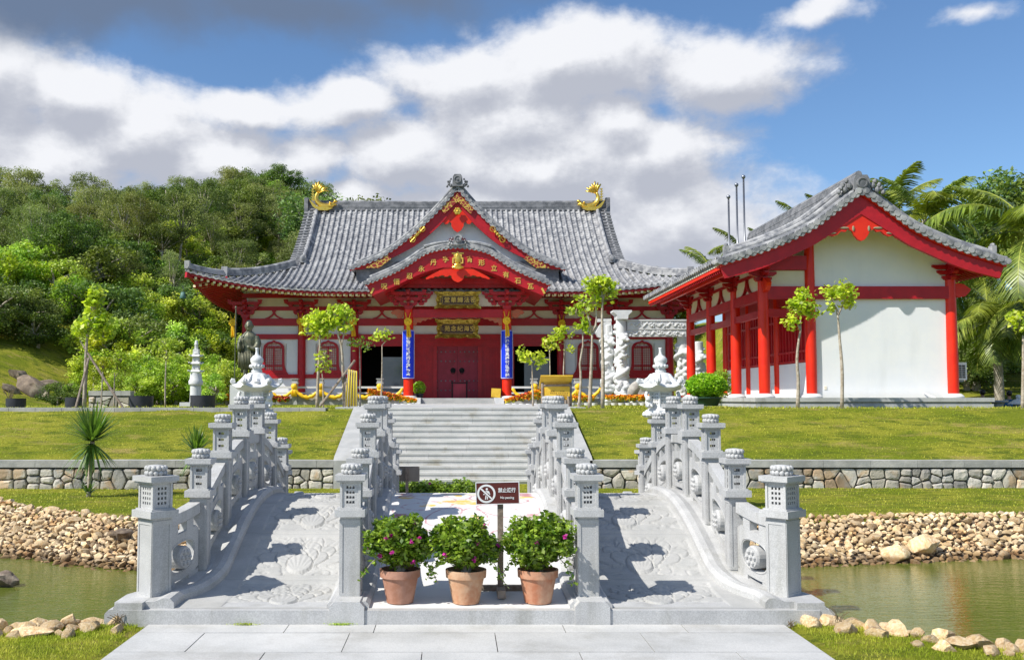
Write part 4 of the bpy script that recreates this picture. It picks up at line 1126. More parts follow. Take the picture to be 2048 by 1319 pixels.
# bell-shaped windows
def katomado(cx_, zb, zt, hw=.56):
    out = polyl([(hw*1.40, 0), (hw*1.15, .12), (hw*1.02, .30), (hw, .55), (hw*.98, .78), (hw*.86, .88), (hw*.55, .955), (hw*.2, .98), (0, 1.02)], 22)
    inn = polyl([(hw*.86, .12), (hw*.80, .30), (hw*.79, .55), (hw*.78, .74), (hw*.68, .83), (hw*.44, .90), (hw*.16, .925), (0, .95)], 22)
    H = zt-zb
    for p in (out, inn): pass
    full = lambda P_: [(cx_+p.x, zb+p.y*H) for p in P_]+[(cx_-p.x, zb+p.y*H) for p in reversed(P_[:-1])]
    o_, i_ = full(out), full(inn); m_ = MB(); m_.strip(o_, i_, HY-.06, HY+.03)
    m_.box(cx_-hw*.86, cx_+hw*.86, HY-.058, HY+.028, zb+.005, zb+.125*H); 
    for s_ in (-1, 1): m_.prism([(cx_+s_*hw*.84, zb+.005), (cx_+s_*hw*1.39, zb+.005), (cx_+s_*hw*1.15, zb+.115*H), (cx_+s_*hw*.84, zb+.115*H)], 'y', HY-.057, HY+.027)
    f = m_.build('window', 'red', hall)
    g = MB(); g.box(cx_-.035, cx_+.035, HY-.03, HY+.04, zb+.12*H, zb+.84*H)
    g.box(cx_-hw*.8, cx_+hw*.8, HY-.028, HY+.038, zb+.24*H, zb+.275*H); g.box(cx_-hw*.79, cx_+hw*.79, HY-.027, HY+.037, zb+.79*H, zb+.82*H)
    for k in range(9):
        xx = cx_-hw*.78+hw*1.56*k/8; top = .94-.16*abs(k-4)/4
        if k != 4: g.box(xx-.009, xx+.009, HY-.015, HY+.012, zb+.12*H, zb+top*H)
    for k in range(12):
        z_ = zb+(.16+.068*k)*H; ww = hw*.79 if k < 10 else hw*(.60 if k == 10 else .34)
        g.box(cx_-ww, cx_+ww, HY-.0125, HY+.0145, z_-.009, z_+.009)
    g.build('lattice', 'red', f)
    MB().add([(cx_-.64, HY+.06, zb), (cx_+.64, HY+.06, zb), (cx_+.64, HY+.06, zt-.05), (cx_-.64, HY+.06, zt-.05)], [(0,1,2,3)]).build('paper_screen', mat('window_paper', (.88,.80,.72), rough=.9), f)
for i in (0, 1, 5, 6): katomado((colx[i]+colx[i+1])/2, zs['b4t'], zpx(681))
# dark side openings with red frames and a glass screen
for i in (2, 4):
    a, b_ = colx[i]+.18, colx[i+1]-.10; m_ = MB(); zt = zpx(692)
    m_.box(a, b_, HY-.05, HY+.1, zt, zs['b3b']-.001); m_.box(a, a+.18, HY-.045, HY+.1, ZF, zt); m_.box(b_-.06, b_, HY-.045, HY+.1, ZF, zt)
    m_.build('door_frame', 'red', hall)
    g = MB(); xa = (a+.18)+(b_-a)*(.42 if i == 2 else .22); g.box(xa, b_-.08 if i == 2 else xa+1.3, HY+.4, HY+.43, ZF, zpx(713)); g.build('glass_screen', 'glass', hall)
# central doors
dx = 1.18; dzt = zpx(692)
for s_ in (-1, 1):
    d_ = MB(); x0_, x1_ = sorted((CX+s_*.006, CX+s_*dx)); d_.box(x0_, x1_, HY+.02, HY+.10, ZF, dzt)
    lf_ = d_.build('door', 'door', hall)
    k = MB()
    for py in (703, 722, 761, 780):
        for q in range(5): k.ball((CX+s_*(.10+.235*q+.05), HY+.02, zpx(py)), (.042, .035, .042), 8, 5)
    k.build('door_studs', 'tiled', lf_)
    r_ = MB(); T = Matrix.Translation((CX+s_*.23, HY+.02, zpx(740))) @ Matrix.Rotation(math.pi/2, 4, 'X')
    r_.lathe([(.14, 0), (.14, .03), (.10, .05), (.03, .07)], 14, T=T); r_.tube([(CX+s_*.23+.09*math.cos(a), HY-.055, zpx(740)-.10+.09*math.sin(a)) for a in [math.pi*2*q/14 for q in range(15)]], .014, 6, False)
    r_.build('door_knocker', 'dark', lf_)
    j = MB()
    xa, xb = sorted((CX+s_*dx, CX+s_*(2.62-.2)))
    j.box(xa, xb, HY-.0, HY+.12, ZF, dzt); 
    for q in range(6): xx = xa+.28+q*(xb-xa-.34)/6; j.box(xx, xx+.05, HY-.03, HY+.0, ZF+.1, dzt-.1)
    j.box(CX+s_*dx-.10, CX+s_*dx+.10, HY-.10, HY+.019, ZF, dzt)
    j.build('side_panel', 'red', hall)
m_ = MB(); m_.box(CX-2.45, CX+2.45, HY-.04, HY+.12, dzt+.001, zs['b3b']-.001); m_.box(CX-2.45, CX+2.45, HY-.08, HY-.04, zs['b3b']-.12, zs['b3b']-.002); m_.build('lintel', 'red', hall)
# ---------------------------------------------------------------- porch
PYC = 46.3; pxs = [CX-2.40, CX+2.40]
zP = lambda py: PX(914, py, PYC)[1]
for x in pxs:
    c_ = MB(); c_.lathe([(.235, ZF-.05), (.24, ZF+2), (.225, zP(618))], 20, (x, PYC, 0)); c_.build('porch_column', 'red_lit', hall, smooth=True, sharp=40)
    b_ = MB(); b_.lathe([(.42, TZ), (.42, ZF-.02), (.46, ZF+.02), (.40, ZF+.10), (.26, ZF+.13)], 20, (x, PYC, 0)); b_.build('column_base', 'marble', hall, smooth=True, sharp=40)
    m_ = MB()
    for (dx_, dy_) in ((0, 0), (-.62, .1), (.62, .1)): bracket(m_, x+dx_, PYC-.05+dy_, zP(620)+.02+(.22 if dx_ else 0), .9 if not dx_ else .62, 3, .8)
    m_.build('bracket', 'red', hall)
pb = MB(); pb.box(CX-2.2, CX+2.2, PYC-.13, PYC+.13, zP(635), zP(619)); pb.box(CX-3.55, CX+3.55, PYC-.16, PYC+.12, zP(576), zP(563))
pb.box(CX-2.7, CX+2.7, PYC-.30, PYC-.16, zP(569), zP(562)+.1)
for s_ in (-1, 1):
    pb.box(CX+s_*1.30-.12, CX+s_*1.30+.12, PYC-.2, PYC+.0, zP(563), zP(545))
    pb.box(CX+s_*2.4-.1, CX+s_*2.4+.1, PYC+.1, HY, zP(635), zP(621))
pb.build('porch_beam', 'red', hall)
MB().box(CX-2.6, CX+2.6, PYC+.02, PYC+.10, zP(562), zP(546)).build('cream_panel', 'cream', hall)
MB().box(CX-2.1, CX+2.1, PYC+.02, PYC+.08, zP(612), zP(584)).build('cream_panel', 'cream', hall)
for s_ in (-1, 1):                                   # carved nose and corner brackets on the beam
    n_ = MB(); x = CX+s_*2.65; z_ = zP(627)
    pts = [(0, .12), (.25, .22), (.5, .16), (.62, .05), (.55, -.02), (.40, -.05), (.30, -.20), (.12, -.22), (0, -.14)]
    n_.prism([(x+s_*p[0], z_+p[1]) for p in pts], 'y', PYC-.08, PYC+.08)
    x = CX+s_*2.17; z_ = zP(635)
    pts = [(0, 0), (-.95, 0), (-.85, -.08), (-.7, -.06), (-.6, -.16), (-.45, -.13), (-.35, -.26), (-.2, -.22), (-.12, -.42), (0, -.36)]
    n_.prism([(x+s_*p[0], z_+p[1]) for p in pts], 'y', PYC-.05, PYC+.05)
    n_.build('carved_nosing', mat('weathered_orange_carving', (.55,.12,.05), (.45,.16,.08), 9, .7, bump=.6, bsc=25), hall)
def gable(cy, upper_px, lower_px, D, ybk, name, discs, zback, cx=None, par=None, ridges=True):
    """curved gable roof: upper_px half profile of tile lower edge (dx,py), lower_px bottom of bargeboard"""
    cx = CX if cx is None else cx; par = par or hall
    U = [(dx*D/F, PX(914, py, D)[1]) for dx, py in upper_px]; Lw = [(dx*D/F, PX(914, py, D)[1]) for dx, py in lower_px]
    pu = polyl(U, 26); pl = polyl(Lw, 26)
    up = [(cx-p.x, p.y) for p in reversed(pu)]+[(cx+p.x, p.y) for p in pu[1:]]
    lo = [(cx-p.x, p.y) for p in reversed(pl)]+[(cx+p.x, p.y) for p in pl[1:]]
    g = MB(); g.strip(up, lo, D, D+.14); bb = g.build('bargeboard', 'red', par)
    g = MB(); mid = [(u[0], u[1]-.11) for u in up]; g.strip([(u[0], u[1]+.01) for u in up], mid, D-.09, D-.001); g.build('bargeboard_moulding', 'red_lit', par)
    # roof body sweeping backwards
    rb = MB(); top = [(u[0]*1.0, u[1]+.12) for u in up]; bot = [(u[0], u[1]+.012) for u in up]
    rb.strip(top, bot, D-.16, ybk)
    full = polyl([(*u, 0) for u in up], discs); 
    for k, p in enumerate(full):                     # verge discs and pendant tiles
        d_ = (full[min(k+1, discs-1)]-full[max(k-1, 0)]).normalized(); nrm = Vector((-d_.y, d_.x, 0))
        c = Vector((p.x, D-.17, p.y))+Vector((nrm.x, 0, nrm.y))*.06
        rb.tube([c, c+Vector((0, .5, 0))], .095, 9)
        if k < discs-1:
            q = (p+full[k+1])/2; c2 = Vector((q.x, 0, q.y))-Vector((nrm.x, 0, nrm.y))*.0
            sx_ = Vector((d_.x, 0, d_.y)); ux = Vector((nrm.x, 0, nrm.y)); w_ = (full[k+1]-p).length*.5
            a = [c2-sx_*w_+ux*.06, c2-sx_*w_*.8-ux*.06, c2-ux*.10, c2+sx_*w_*.8-ux*.06, c2+sx_*w_+ux*.06]
            rb.add([v+Vector((0, D-.15, 0)) for v in a]+[v+Vector((0, D-.10, 0)) for v in a], [(0,1,2,3,4), (9,8,7,6,5)]+[(i, i+1, i+6, i+5) for i in range(4)])
    # cross ribs running down the slopes, seen on top
    half = polyl([(*u, 0) for u in up], 2)
    y = D+.45
    while y < ybk-.2:
        for sd in (-1, 1):
            pts = [Vector((cx+sd*p.x, y, p.y+.17)) for p in pu]; rb.tube(pts, .07, 5)
        y += .33
    r_ = rb.build(name, 'tile', par)
    vr = MB()
    for sd in (-1, 1):
        pts = [Vector((cx+sd*p.x*.985, D+.16, p.y+.15)) for p in pu[:-1]]
        ridge(vr, pts, .24, .13, .075, 2)
        pts = [Vector((cx+sd*p.x*.985, D-.02, p.y+.17)) for p in pu]; vr.tube(pts, .07, 7)
    vr.build('verge_ridge', 'tile', r_)
    return up, lo, pu, pl
# triangular dormer gable
DD = 48.3
upd, lod, pud, pld = gable(0, [(0,377),(33,414),(67,448),(112,486),(157,515),(216,538)], [(0,409),(18,430),(38,452),(80,487),(130,514),(190,538)], DD, 56.5, 'gable_roof', 47, 0)
g = MB(); inner = [(x, z) for x, z in lod if abs(x-CX) < 4.9]
g.prism([(x, z+.1) for x, z in inner]+[(CX+4.8, 8.5), (CX-4.8, 8.5)], 'y', DD+.55, DD+.65); g.build('gable_wall', 'plaster', hall)
g = MB(); g.box(CX-5.2, CX+5.2, DD+.2, DD+.5, 7.6, PX(914, 521, DD)[1]); g.build('gable_sill', 'tiled', hall)
g = MB(); z_ = PX(914, 472, DD)[1]; pts = polyl([(.42, 0), (.47, .32), (.40, .45), (.22, .52), (.08, .60), (0, .62)], 12)
g.prism([(CX+p.x, z_-.5+p.y) for p in pts]+[(CX-p.x, z_-.5+p.y) for p in reversed(pts[:-1])], 'y', DD+.46, DD+.549); g.build('gable_vent', 'red', hall)
def fringe(cx_, z_, D, s, m, amp, name='gable_pendant', par=None):
    pts = []                                         # scrolled pendant with side wings
    half = [(0, -1.05), (.10, -1.0), (.22, -.92), (.36, -.70), (.34, -.58), (.46, -.48), (.55, -.60), (.70, -.62), (.82, -.50), (.95, -.52), (1.10, -.62), (1.28, -.60), (1.38, -.70), (1.55, -.72), (1.66, -.80), (1.80, -.82)]
    top = [(1.80, -.70), (1.4, -.40), (.9, -.05), (.45, .25), (0, .50)]
    P_ = half+top
    poly = [(cx_+p[0]*s*amp, z_+p[1]*s) for p in P_]+[(cx_-p[0]*s*amp, z_+p[1]*s) for p in reversed(P_[1:-1])]
    m_ = MB(); m_.prism(poly, 'y', D-.08, D-.005)
    return m_.build(name, m, par or hall)
z_ = PX(914, 430, DD)[1]; fringe(CX, z_+.15, DD+.13, .98, 'red_lit', .92)
def latt(poly, name, D, par=None):
    m_ = MB(); m_.prism(poly, 'y', D-.03, D-.002); return m_.build(name, 'gfil', par or hall)
def filig():
    m = bpy.data.materials.new('gold_openwork'); m.use_nodes = True; t = NT(m.node_tree); b = m.node_tree.nodes['Principled BSDF']
    oc = t.n('ShaderNodeTexCoord').outputs['Object']; v = t.n('ShaderNodeTexVoronoi', feature='DISTANCE_TO_EDGE'); t.put(v.inputs['Vector'], t.v('ADD', oc, t.v('MULTIPLY', t.noise(oc, 5, 2, col=True), (.2,.2,.2)))); v.inputs['Scale'].default_value = 5.5
    c = t.mix(t.sm(v.outputs['Distance'], .05, .11), (.74,.52,.10), (.28,.03,.02)); t.put(b.inputs['Base Color'], c)
    t.put(b.inputs['Metallic'], t.sm(v.outputs['Distance'], .05, .11, .4, 0)); b.inputs['Roughness'].default_value = .4
    return m
M['gfil'] = filig()
Xd = lambda dx: CX+dx*DD/F
Zd = lambda py: PX(914, py, DD)[1]
for s_ in (-1, 1):
    latt([(Xd(s_*0), Zd(388)), (Xd(s_*34), Zd(418)), (Xd(s_*31), Zd(421.5)), (Xd(s_*27), Zd(429)), (Xd(0), Zd(404))], 'gold_plate', DD-.09)
    latt([(Xd(s_*139), Zd(506)), (Xd(s_*185), Zd(536)), (Xd(s_*158), Zd(536.5)), (Xd(s_*133), Zd(518)), (Xd(s_*138), Zd(513))], 'gold_plate', DD-.09)
    vj = MB(); a = Vector((Xd(s_*66), DD-.16, Zd(454))); b_ = Vector((Xd(s_*95), DD-.16, Zd(485))); d_ = (b_-a); L_ = d_.length; d_.normalize(); nrm = Vector((-d_.z, 0, d_.x))
    vj.tube([a+d_*L_*t for t in (.3, .36, .42, .5, .58, .64, .7)], [.05, .085, .05, .10, .05, .085, .05], 8)
    for e, sg in ((a, 1), (b_, -1)):
        for o in (-1, 0, 1): vj.tube([e+d_*sg*L_*.32, e+d_*sg*L_*.24+nrm*o*.11, e+d_*sg*L_*.12+nrm*o*.13, e+d_*sg*L_*.02+nrm*o*.03], .024, 6)
    vj.build('gold_vajra', 'gold', hall)
fl = MB(); c = Vector((CX, DD-.12, Zd(423)))
for k in range(6): a = k*math.pi/3; fl.ball(c+Vector((.12*math.cos(a), 0, .12*math.sin(a))), (.085, .03, .085), 8, 5)
fl.ball(c, (.08, .06, .08), 8, 6); fl.build('gold_flower', 'gold', hall)
onigawara(hall, (CX, DD-.25, Zd(374)), .56, .62)
# karahafu porch gable
DK = 44.6
upk, lok, puk, plk = gable(0, [(0,494),(33,497.5),(67,507.5),(98,528),(134,547),(185,568)], [(0,534),(30,535),(62,543),(92,555),(122,570),(172,591)], DK, 51.3, 'porch_roof', 43, 0)
Zk = lambda py: PX(914, py, DK)[1]; Xk = lambda dx: CX+dx*DK/F
fringe(CX, Zk(543)+.15, DK+.12, .62, 'red_lit', 1.35)
ch = '呪悟忍永丹字育形立有石瓦'
path = polyl([(-160,580),(-134,569.5),(-98,552),(-66,533),(-33,520),(0,514),(33,520),(66,533),(98,552),(134,569.5),(160,580)], 41)
pos = [(-148,573),(-123,564),(-97,552.5),(-73,538),(-49,525),(-24,519.5),(24,519.5),(48,526),(73,537),(97,550),(121,562),(146,573)]
for k, (dx_, py) in enumerate(pos):
    textmesh('gold_letter', ch[k], .31, 'goldp', hall, (Xk(dx_), DK-.012, Zk(py)), ext=.012, bold=.004)
o = textmesh('gold_letter', '高', .62, 'goldp', hall, (Xk(0), DK-.03, Zk(517)), ext=.02, bold=.01)
g = MB(); g.ball((CX, DK-.12, Zk(535)), (.30, .10, .09), 12, 6); g.ball((CX, DK-.12, Zk(530)), (.18, .09, .08), 12, 6); g.ball((CX, DK-.05, Zk(517)), (.13, .05, .26), 12, 6); g.build('gold_lotus', 'gold', hall)
for s_ in (-1, 1):
    a = Vector((Xk(s_*169), DK-.01, Zk(576))); MB().bar(a, a+Vector((s_*.13, 0, -.26)), .03, .09).build('gold_strip', 'goldp', hall)
onigawara(hall, (CX, DK-.25, Zk(491)), .46, .52, 'tile')
sw = MB()
for s_ in (-1, 1):
    sw.tube(polyl([(CX+s_*.3, DK+.0, Zk(484)), (CX+s_*.9, DK, Zk(486)), (CX+s_*1.6, DK, Zk(493))], 8), .09, 7)
sw.build('shoulder_ridge', 'tile', hall)
# porch soffit (dark red boards under the karahafu)
g = MB(); inn = [(x, z+.02) for x, z in lok]; g.strip([(x, z+.10) for x, z in inn], inn, DK+.15, HY-.3); g.build('porch_ceiling', 'red', hall)
# front steps of the hall
g = MB()
for k in range(3): g.box(CX-1.72, CX+1.72, 44.4+k*.35, 48.2, TZ, TZ+.105*(k+1))
g.box(CX-4, CX+4, 45.6, 48.19, TZ, ZF-.004)
g.build('hall_steps', 'deckst', hall)
for s_ in (-1, 1): MB().box(min(CX+s_*1.73, CX+s_*2.15), max(CX+s_*1.73, CX+s_*2.15), 44.25, 45.59, TZ-.02, ZF+.03).build('step_cheek', 'marble', hall)
# name boards
def plaque(py0, py1, D, txt, small, label, w_=2.16):
    z0, z1 = PX(914, py1, D)[1], PX(914, py0, D)[1]; zc, H = (z0+z1)/2, z1-z0
    o = empty('name_board', (CX, D, zc), label=label, cat='sign', group=None)
    b_ = MB(); b_.box(CX-w_*.40, CX+w_*.40, D-.06, D+.02, zc-H*.26, zc+H*.26); b_.build('panel', 'brownp', o)
    f = MB(); n = 60; out = []; inn = []
    for k in range(n):
        a = 2*math.pi*(k+.5)/n; c, s_ = math.cos(a), math.sin(a); kk = min(1/max(1e-5, abs(c)), 1/max(1e-5, abs(s_))); X, Z = c*kk, s_*kk
        sc_ = 1+.05*math.sin(X*11+1) if abs(Z) > .99 else 1+.025*math.cos(Z*7)
        if abs(X) > .9 and abs(Z) > .8: sc_ = 1.09
        out.append((CX+X*w_*.48*(sc_ if abs(X) > .99 else 1.0*(1.04 if abs(X) > .9 else 1)), zc+Z*H*.47*(sc_ if abs(Z) > .99 else 1))); inn.append((CX+X*w_*.40, zc+Z*H*.27))
    vs = [(p[0], D-.22, p[1]) for p in out]+[(p[0], D-.065, p[1]) for p in inn]+[(p[0], D-.16, p[1]) for p in out]+[(p[0], D+.02, p[1]) for p in inn]
    f.add(vs, [(k, (k+1) % n, n+(k+1) % n, n+k) for k in range(n)]+[(2*n+k, 3*n+k, 3*n+(k+1) % n, 2*n+(k+1) % n) for k in range(n)]+[(k, 2*n+k, 2*n+(k+1) % n, (k+1) % n) for k in range(n)])
    for q in range(12):
        a = 2*math.pi*q/12; f.ball((CX+math.cos(a)*w_*.45, D-.15, zc+math.sin(a)*H*.40), (.085, .03, .05), 7, 5)
    f.build('gilt_frame', 'goldd', o)
    e = MB(); 
    for (a, b2) in (((CX-w_*.385, zc-H*.235), (CX+w_*.385, zc-H*.235)), ((CX+w_*.385, zc-H*.235), (CX+w_*.385, zc+H*.235)), ((CX+w_*.385, zc+H*.235), (CX-w_*.385, zc+H*.235)), ((CX-w_*.385, zc+H*.235), (CX-w_*.385, zc-H*.235))):
        e.bar((a[0], D-.066, a[1]), (b2[0], D-.066, b2[1]), .014, .014)
    e.build('inner_border', 'goldp', o)
    for k, c in enumerate(txt): textmesh('gold_letter', c, .29, 'goldp', o, (CX+w_*(-.24+.148*k), D-.068, zc), ext=.008, bold=.002)
    textmesh('gold_letter', small, .07, 'goldp', o, (CX-w_*.345, D-.068, zc), ext=.004, vertical=True)
M['brownp'] = mat('dark_brown_lacquer', (.06,.028,.018), (.08,.035,.02), 3, .5)
M['goldd'] = mat('aged_gilt_frame', (.30,.20,.02), (.62,.46,.08), 9, .38, metal=.55, bump=.6, bsc=16)
plaque(583, 618, PYC-.35, '堂華歸法密', '佛日增辉', 'upper gilt-framed name board above the porch beam')
plaque(638, 677, PYC+1.2, '苑念紀海空', '一九', 'lower gilt-framed name board under the porch beam')
# blue couplet boards on the porch columns
for x, txt, lab in ((pxs[0], '山前仙域於願行之禪敞幸', 'blue couplet board with white characters on the left porch column'), (pxs[1], '南疆神話修真楊密弘經起', 'blue couplet board with white characters on the right porch column')):
    o = empty('couplet_board', (x, PYC, zP(757)), label=lab, cat='sign')
    z0, z1 = zP(757), zP(660); n = 9; vs = []
    for rr in (.262, .285):
        for q in range(n+1):
            a = math.pi*(1.08+.84*q/n)
            for z_ in (z0, z1): vs.append((x+rr*math.cos(a), PYC+rr*math.sin(a), z_))
    k = (n+1)*2; fs = []
    for q in range(n): a = q*2; fs += [(a, a+1, a+3, a+2), (k+a, k+a+2, k+a+3, k+a+1), (a, a+2, k+a+2, k+a), (a+1, k+a+1, k+a+3, a+3)]
    fs += [(0, k, k+1, 1), (2*n, 2*n+1, k+2*n+1, k+2*n)]
    MB().add(vs, fs).build('board', 'blue', o)
    e = MB()
    for z_ in (z0+.03, z1-.03): e.tube([(x+.289*math.cos(a), PYC+.289*math.sin(a), z_) for a in [math.pi*(1.08+.84*q/n) for q in range(n+1)]], .014, 5)
    for q in (0, n): a = math.pi*(1.08+.84*q/n); e.tube([(x+.288*math.cos(a), PYC+.288*math.sin(a), z0+.03), (x+.288*math.cos(a), PYC+.288*math.sin(a), z1-.03)], .014, 5)
    e.build('white_border', 'white', o)
    for q, c in enumerate(txt): textmesh('white_letter', c, .20, 'white', o, (x, PYC-.30, z1-.17-(z1-z0-.32)*q/10), ext=.006, bold=.006)
# yellow silk rosettes on columns
def rosette(px, py, D, lab, hang=1.):
    x, z_ = PX(px, py, D); o = empty('silk_rosette', (x, D, z_), label=lab, cat='rosette', group=None)
    r_ = MB(); r_.ball((x, D-.06, z_), (.17, .10, .17), 10, 8, .25)
    for k in range(9): a = 2*math.pi*k/9; r_.ball((x+.13*math.cos(a), D-.1, z_+.13*math.sin(a)), (.075, .05, .075), 7, 5)
    r_.ball((x, D-.16, z_), (.07, .05, .07), 7, 5); r_.build('flower_knot', 'yell', o, smooth=True)
    t_ = MB()
    for s_ in (-1, 1):
        t_.tube(polyl([(x+s_*.02, D-.08, z_-.1), (x+s_*.05+.03, D-.09, z_-.4*hang), (x+s_*.06+.05, D-.05, z_-.75*hang)], 6), [.05, .06, .07, .07, .08, .09], 6, flat=.35)
        t_.tube([(x+s_*.05, D-.06, z_+.1), (x+s_*.13, D-.05, z_+.45)], .022, 5)
    t_.build('ribbon', 'yell', o, smooth=True)
for px, py, D, lab in ((601,642,HY-.34,'yellow silk rosette on the second column from the left of the hall'), (706,644,HY-.34,'yellow silk rosette on the third column from the left of the hall'), (816,643,PYC-.28,'yellow silk rosette above the left blue couplet board'),
                       (1013,641,PYC-.28,'yellow silk rosette above the right blue couplet board'), (1123,646,HY-.34,'yellow silk rosette on the column right of the porch'), (466,645,HY-1.8,'yellow silk rosette hanging behind the bronze monk, at the hall corner')):
    rosette(px, py, D, lab, 1.25 if py == 646 else 1.)
# golden dolphin-fish on the ridge ends
def shachi(sd, lab):
    x0_, z0_ = CX+sd*8.35, rd_z+.10; y0_ = RG-.36; o = empty('ridge_fish', (x0_, y0_, z0_), label=lab, cat='roof ornament')
    P_ = lambda a, z_: (x0_-sd*a, y0_, z0_+z_)
    b_ = MB(); pts = polyl([P_(.98, .36), P_(.75, .22), P_(.45, .16), P_(.12, .26), P_(-.10, .50), P_(-.13, .76), P_(-.04, .98)], 22)
    rad = [.10,.14,.17,.18,.18,.19,.20,.21,.21,.21,.20,.19,.18,.17,.16,.15,.14,.13,.12,.11,.10,.10]
    b_.tube(pts, rad, 12, flat=.8); b_.ball(P_(1.02, .46), (.13, .12, .10), 8, 6); b_.ball(P_(.98, .26), (.14, .11, .07), 8, 6)
    for s2 in (-1, 1): b_.ball((x0_-sd*.72, y0_+s2*.18, z0_+.34), .07, 8, 6)
    b_.build('body', 'gold', o, smooth=True)
    f = MB()
    for k in range(7):                               # tail fan
        a = R(24+15*k); c = Vector(P_(-.04, .94)); d_ = Vector((-sd*math.cos(a), 0, math.sin(a)))
        L_ = .72+.05*math.sin(k*2.); e = c+d_*L_; q = Vector((-d_.z, 0, d_.x)); m_ = c+d_*L_*.6+q*.04
        f.tube([c, m_, e+Vector((0, 0, -.16*abs(math.cos(a))))], [.05, .12, .05], 6, flat=.45)
    f.build('tail_fin', 'gold', o, smooth=True)
    w_ = MB()
    w_.prism([(x0_-sd*p[0], z0_+p[1]) for p in ((-.05, .1), (-.55, .55), (-.42, .28), (-.30, .08), (.0, -.12), (.55, -.14), (.9, .0), (.5, .08))], 'y', y0_-.26, y0_-.20)
    for k in range(5): w_.prism([(x0_-sd*p[0], z0_+p[1]) for p in ((-.3-.02*k, .45+.16*k), (-.50+.02*k, .62+.16*k), (-.25, .60+.16*k))], 'y', y0_-.03, y0_+.03)
    w_.build('side_fin', 'gold', o)
FS = .86
shachi(-1, 'golden fish with raised tail on the left end of the hall ridge'); shachi(1, 'golden fish with raised tail on the right end of the hall ridge')
rd2 = MB()
for sd in (-1, 1):
    X = CX+sd*9.1; rd2.cbox((X, RG, rd_z+.25), (.22, .8, .9)); rd2.cbox((X, RG, rd_z+.72), (.26, .5, .2))
rd2.build('ridge_end_block', 'tiled', roof)
# bell under the left corner
x, z_ = PX(366, 590, EF+.1); bl = empty('corner_bell', (x, EF+.1, z_), label='small verdigris wind bell hanging from the left roof corner of the hall', cat='bell')
MB().lathe([(.02, .16), (.10, .14), (.13, 0), (.17, -.16), (.16, -.17)], 12, (x, EF+.1, z_)).build('bell_body', mat('verdigris', (.06,.16,.14), (.10,.2,.17), 5, .6), bl, smooth=True)
MB().tube([(x, EF+.1, z_+.14), (x, EF+.1, z_+.5)], .012, 5).build('hook', 'tiled', bl)
cb_ = MB(); cz_ = hz_(CX-XE+.1, EF+.1); cb_.bar((CX-XE+.0, EF-.0, cz_-.18), (CX-XE+2.4, EF+2.4, prof(2.4)-.25), .20, .26); cz_ = hz_(CX+XE-.1, EF+.1); cb_.bar((CX+XE-.0, EF-.0, cz_-.18), (CX+XE-2.4, EF+2.4, prof(2.4)-.25), .20, .26)
cb_.build('corner_beam', 'red', hall)
# ================================================================ side building on the right
DF = 28.95; WY = 30.0
sx0 = PX(1724, 500, DF)[0]
side = empty('side_hall', (sx0, WY, TZ), label='smaller red and white gabled side hall with an open red-columned gallery at the right', cat='temple building')
SZ = lambda py, D=WY: PX(914, py, D)[1]
SB = 39.8
ups, los, pus, pls = gable(0, [(0,383),(33,406),(65,430),(100,455),(145,478),(200,500),(245,514),(287,527)], [(0,428),(40,453),(90,486),(125,503),(165,521),(210,539),(276,556)], DF, SB, 'roof', 44, 0, cx=sx0, par=side)
MB().strip([(u[0], u[1]) for u in ups], [(u[0], u[1]-.05) for u in ups], DF+.2, SB-.1).build('soffit', 'cream', side)
# front verge: second row of ridge banding + eave ends along both sides
for sd in (-1, 1):
    rm = MB(); ex, ez = sx0+sd*pus[-1].x, pus[-1].y
    def Pe(u, v, sd=sd, ex=ex, ez=ez): return Vector((ex+sd*.03, u, ez+.12))
    eave_ends(rm, Pe, [DF+.05+.27*i for i in range(43)], r=.085, dirv=Vector((sd, 0, 0)))
    rm.build('eave_tiles', 'tile', side)
rr2 = MB(); apz = pus[0].y
ridge(rr2, [(sx0, y, apz+.12) for y in (DF+.1, 32, 35, 38, SB)], .40, .42, .11, 4); rr2.build('main_ridge', 'tiled', side)
g = MB(); x, y, z = sx0, DF-.12, SZ(378, DF)
g.prism([(x-.26, z-.05), (x+.26, z-.05), (x+.24, z+.30), (x+.17, z+.42), (x-.17, z+.42), (x-.24, z+.30)], 'y', y, y+.25)
T = Matrix.Translation((x, y, z+.17)) @ Matrix.Rotation(math.pi/2, 4, 'X'); g.lathe([(.17, 0), (.17, .05), (.13, .055), (.12, .03), (.01, .035)], 16, T=T)
for s_ in (-1, 1):
    for (dx_, dz_, r_) in ((.36,.10,.10), (.50,-.02,.09), (.56,.12,.08), (.68,-.10,.07), (.44,.24,.07), (.62,.02,.07)): g.ball((x+s_*dx_, y+.1, z+dz_), (r_, .08, r_*1.1), 8, 6, .25)
g.build('ridge_end_tile', 'tiled', side)
vr = MB()
for sd in (-1, 1):                                   # layered descending ridges, end blocks
    pts = [Vector((sx0+sd*p.x*.97, DF+.55, p.y+.17)) for p in pus[:-2]]; ridge(vr, pts, .30, .22, .10, 3)
    p = pus[-2]; vr.cbox((sx0+sd*p.x*.985, DF+.2, p.y+.34), (.14, .22, .36)); vr.ball((sx0+sd*p.x*.985, DF+.2, p.y+.55), (.07, .1, .06), 8, 5)
vr.build('descending_ridge', 'tile', side)
fr_ = MB(); k_ = [(0, -1.0), (.10, -.96), (.20, -.84), (.27, -.70), (.40, -.62), (.48, -.72), (.62, -.70), (.72, -.80), (.86, -.86), (1.0, -.82), (1.1, -.92), (1.25, -.95), (1.32, -1.04), (1.46, -1.06)]
tp_ = [(1.46, -.90), (1.1, -.62), (.7, -.25), (.35, .05), (0, .28)]
P_ = k_+tp_; zc = SZ(436, DF)+.30
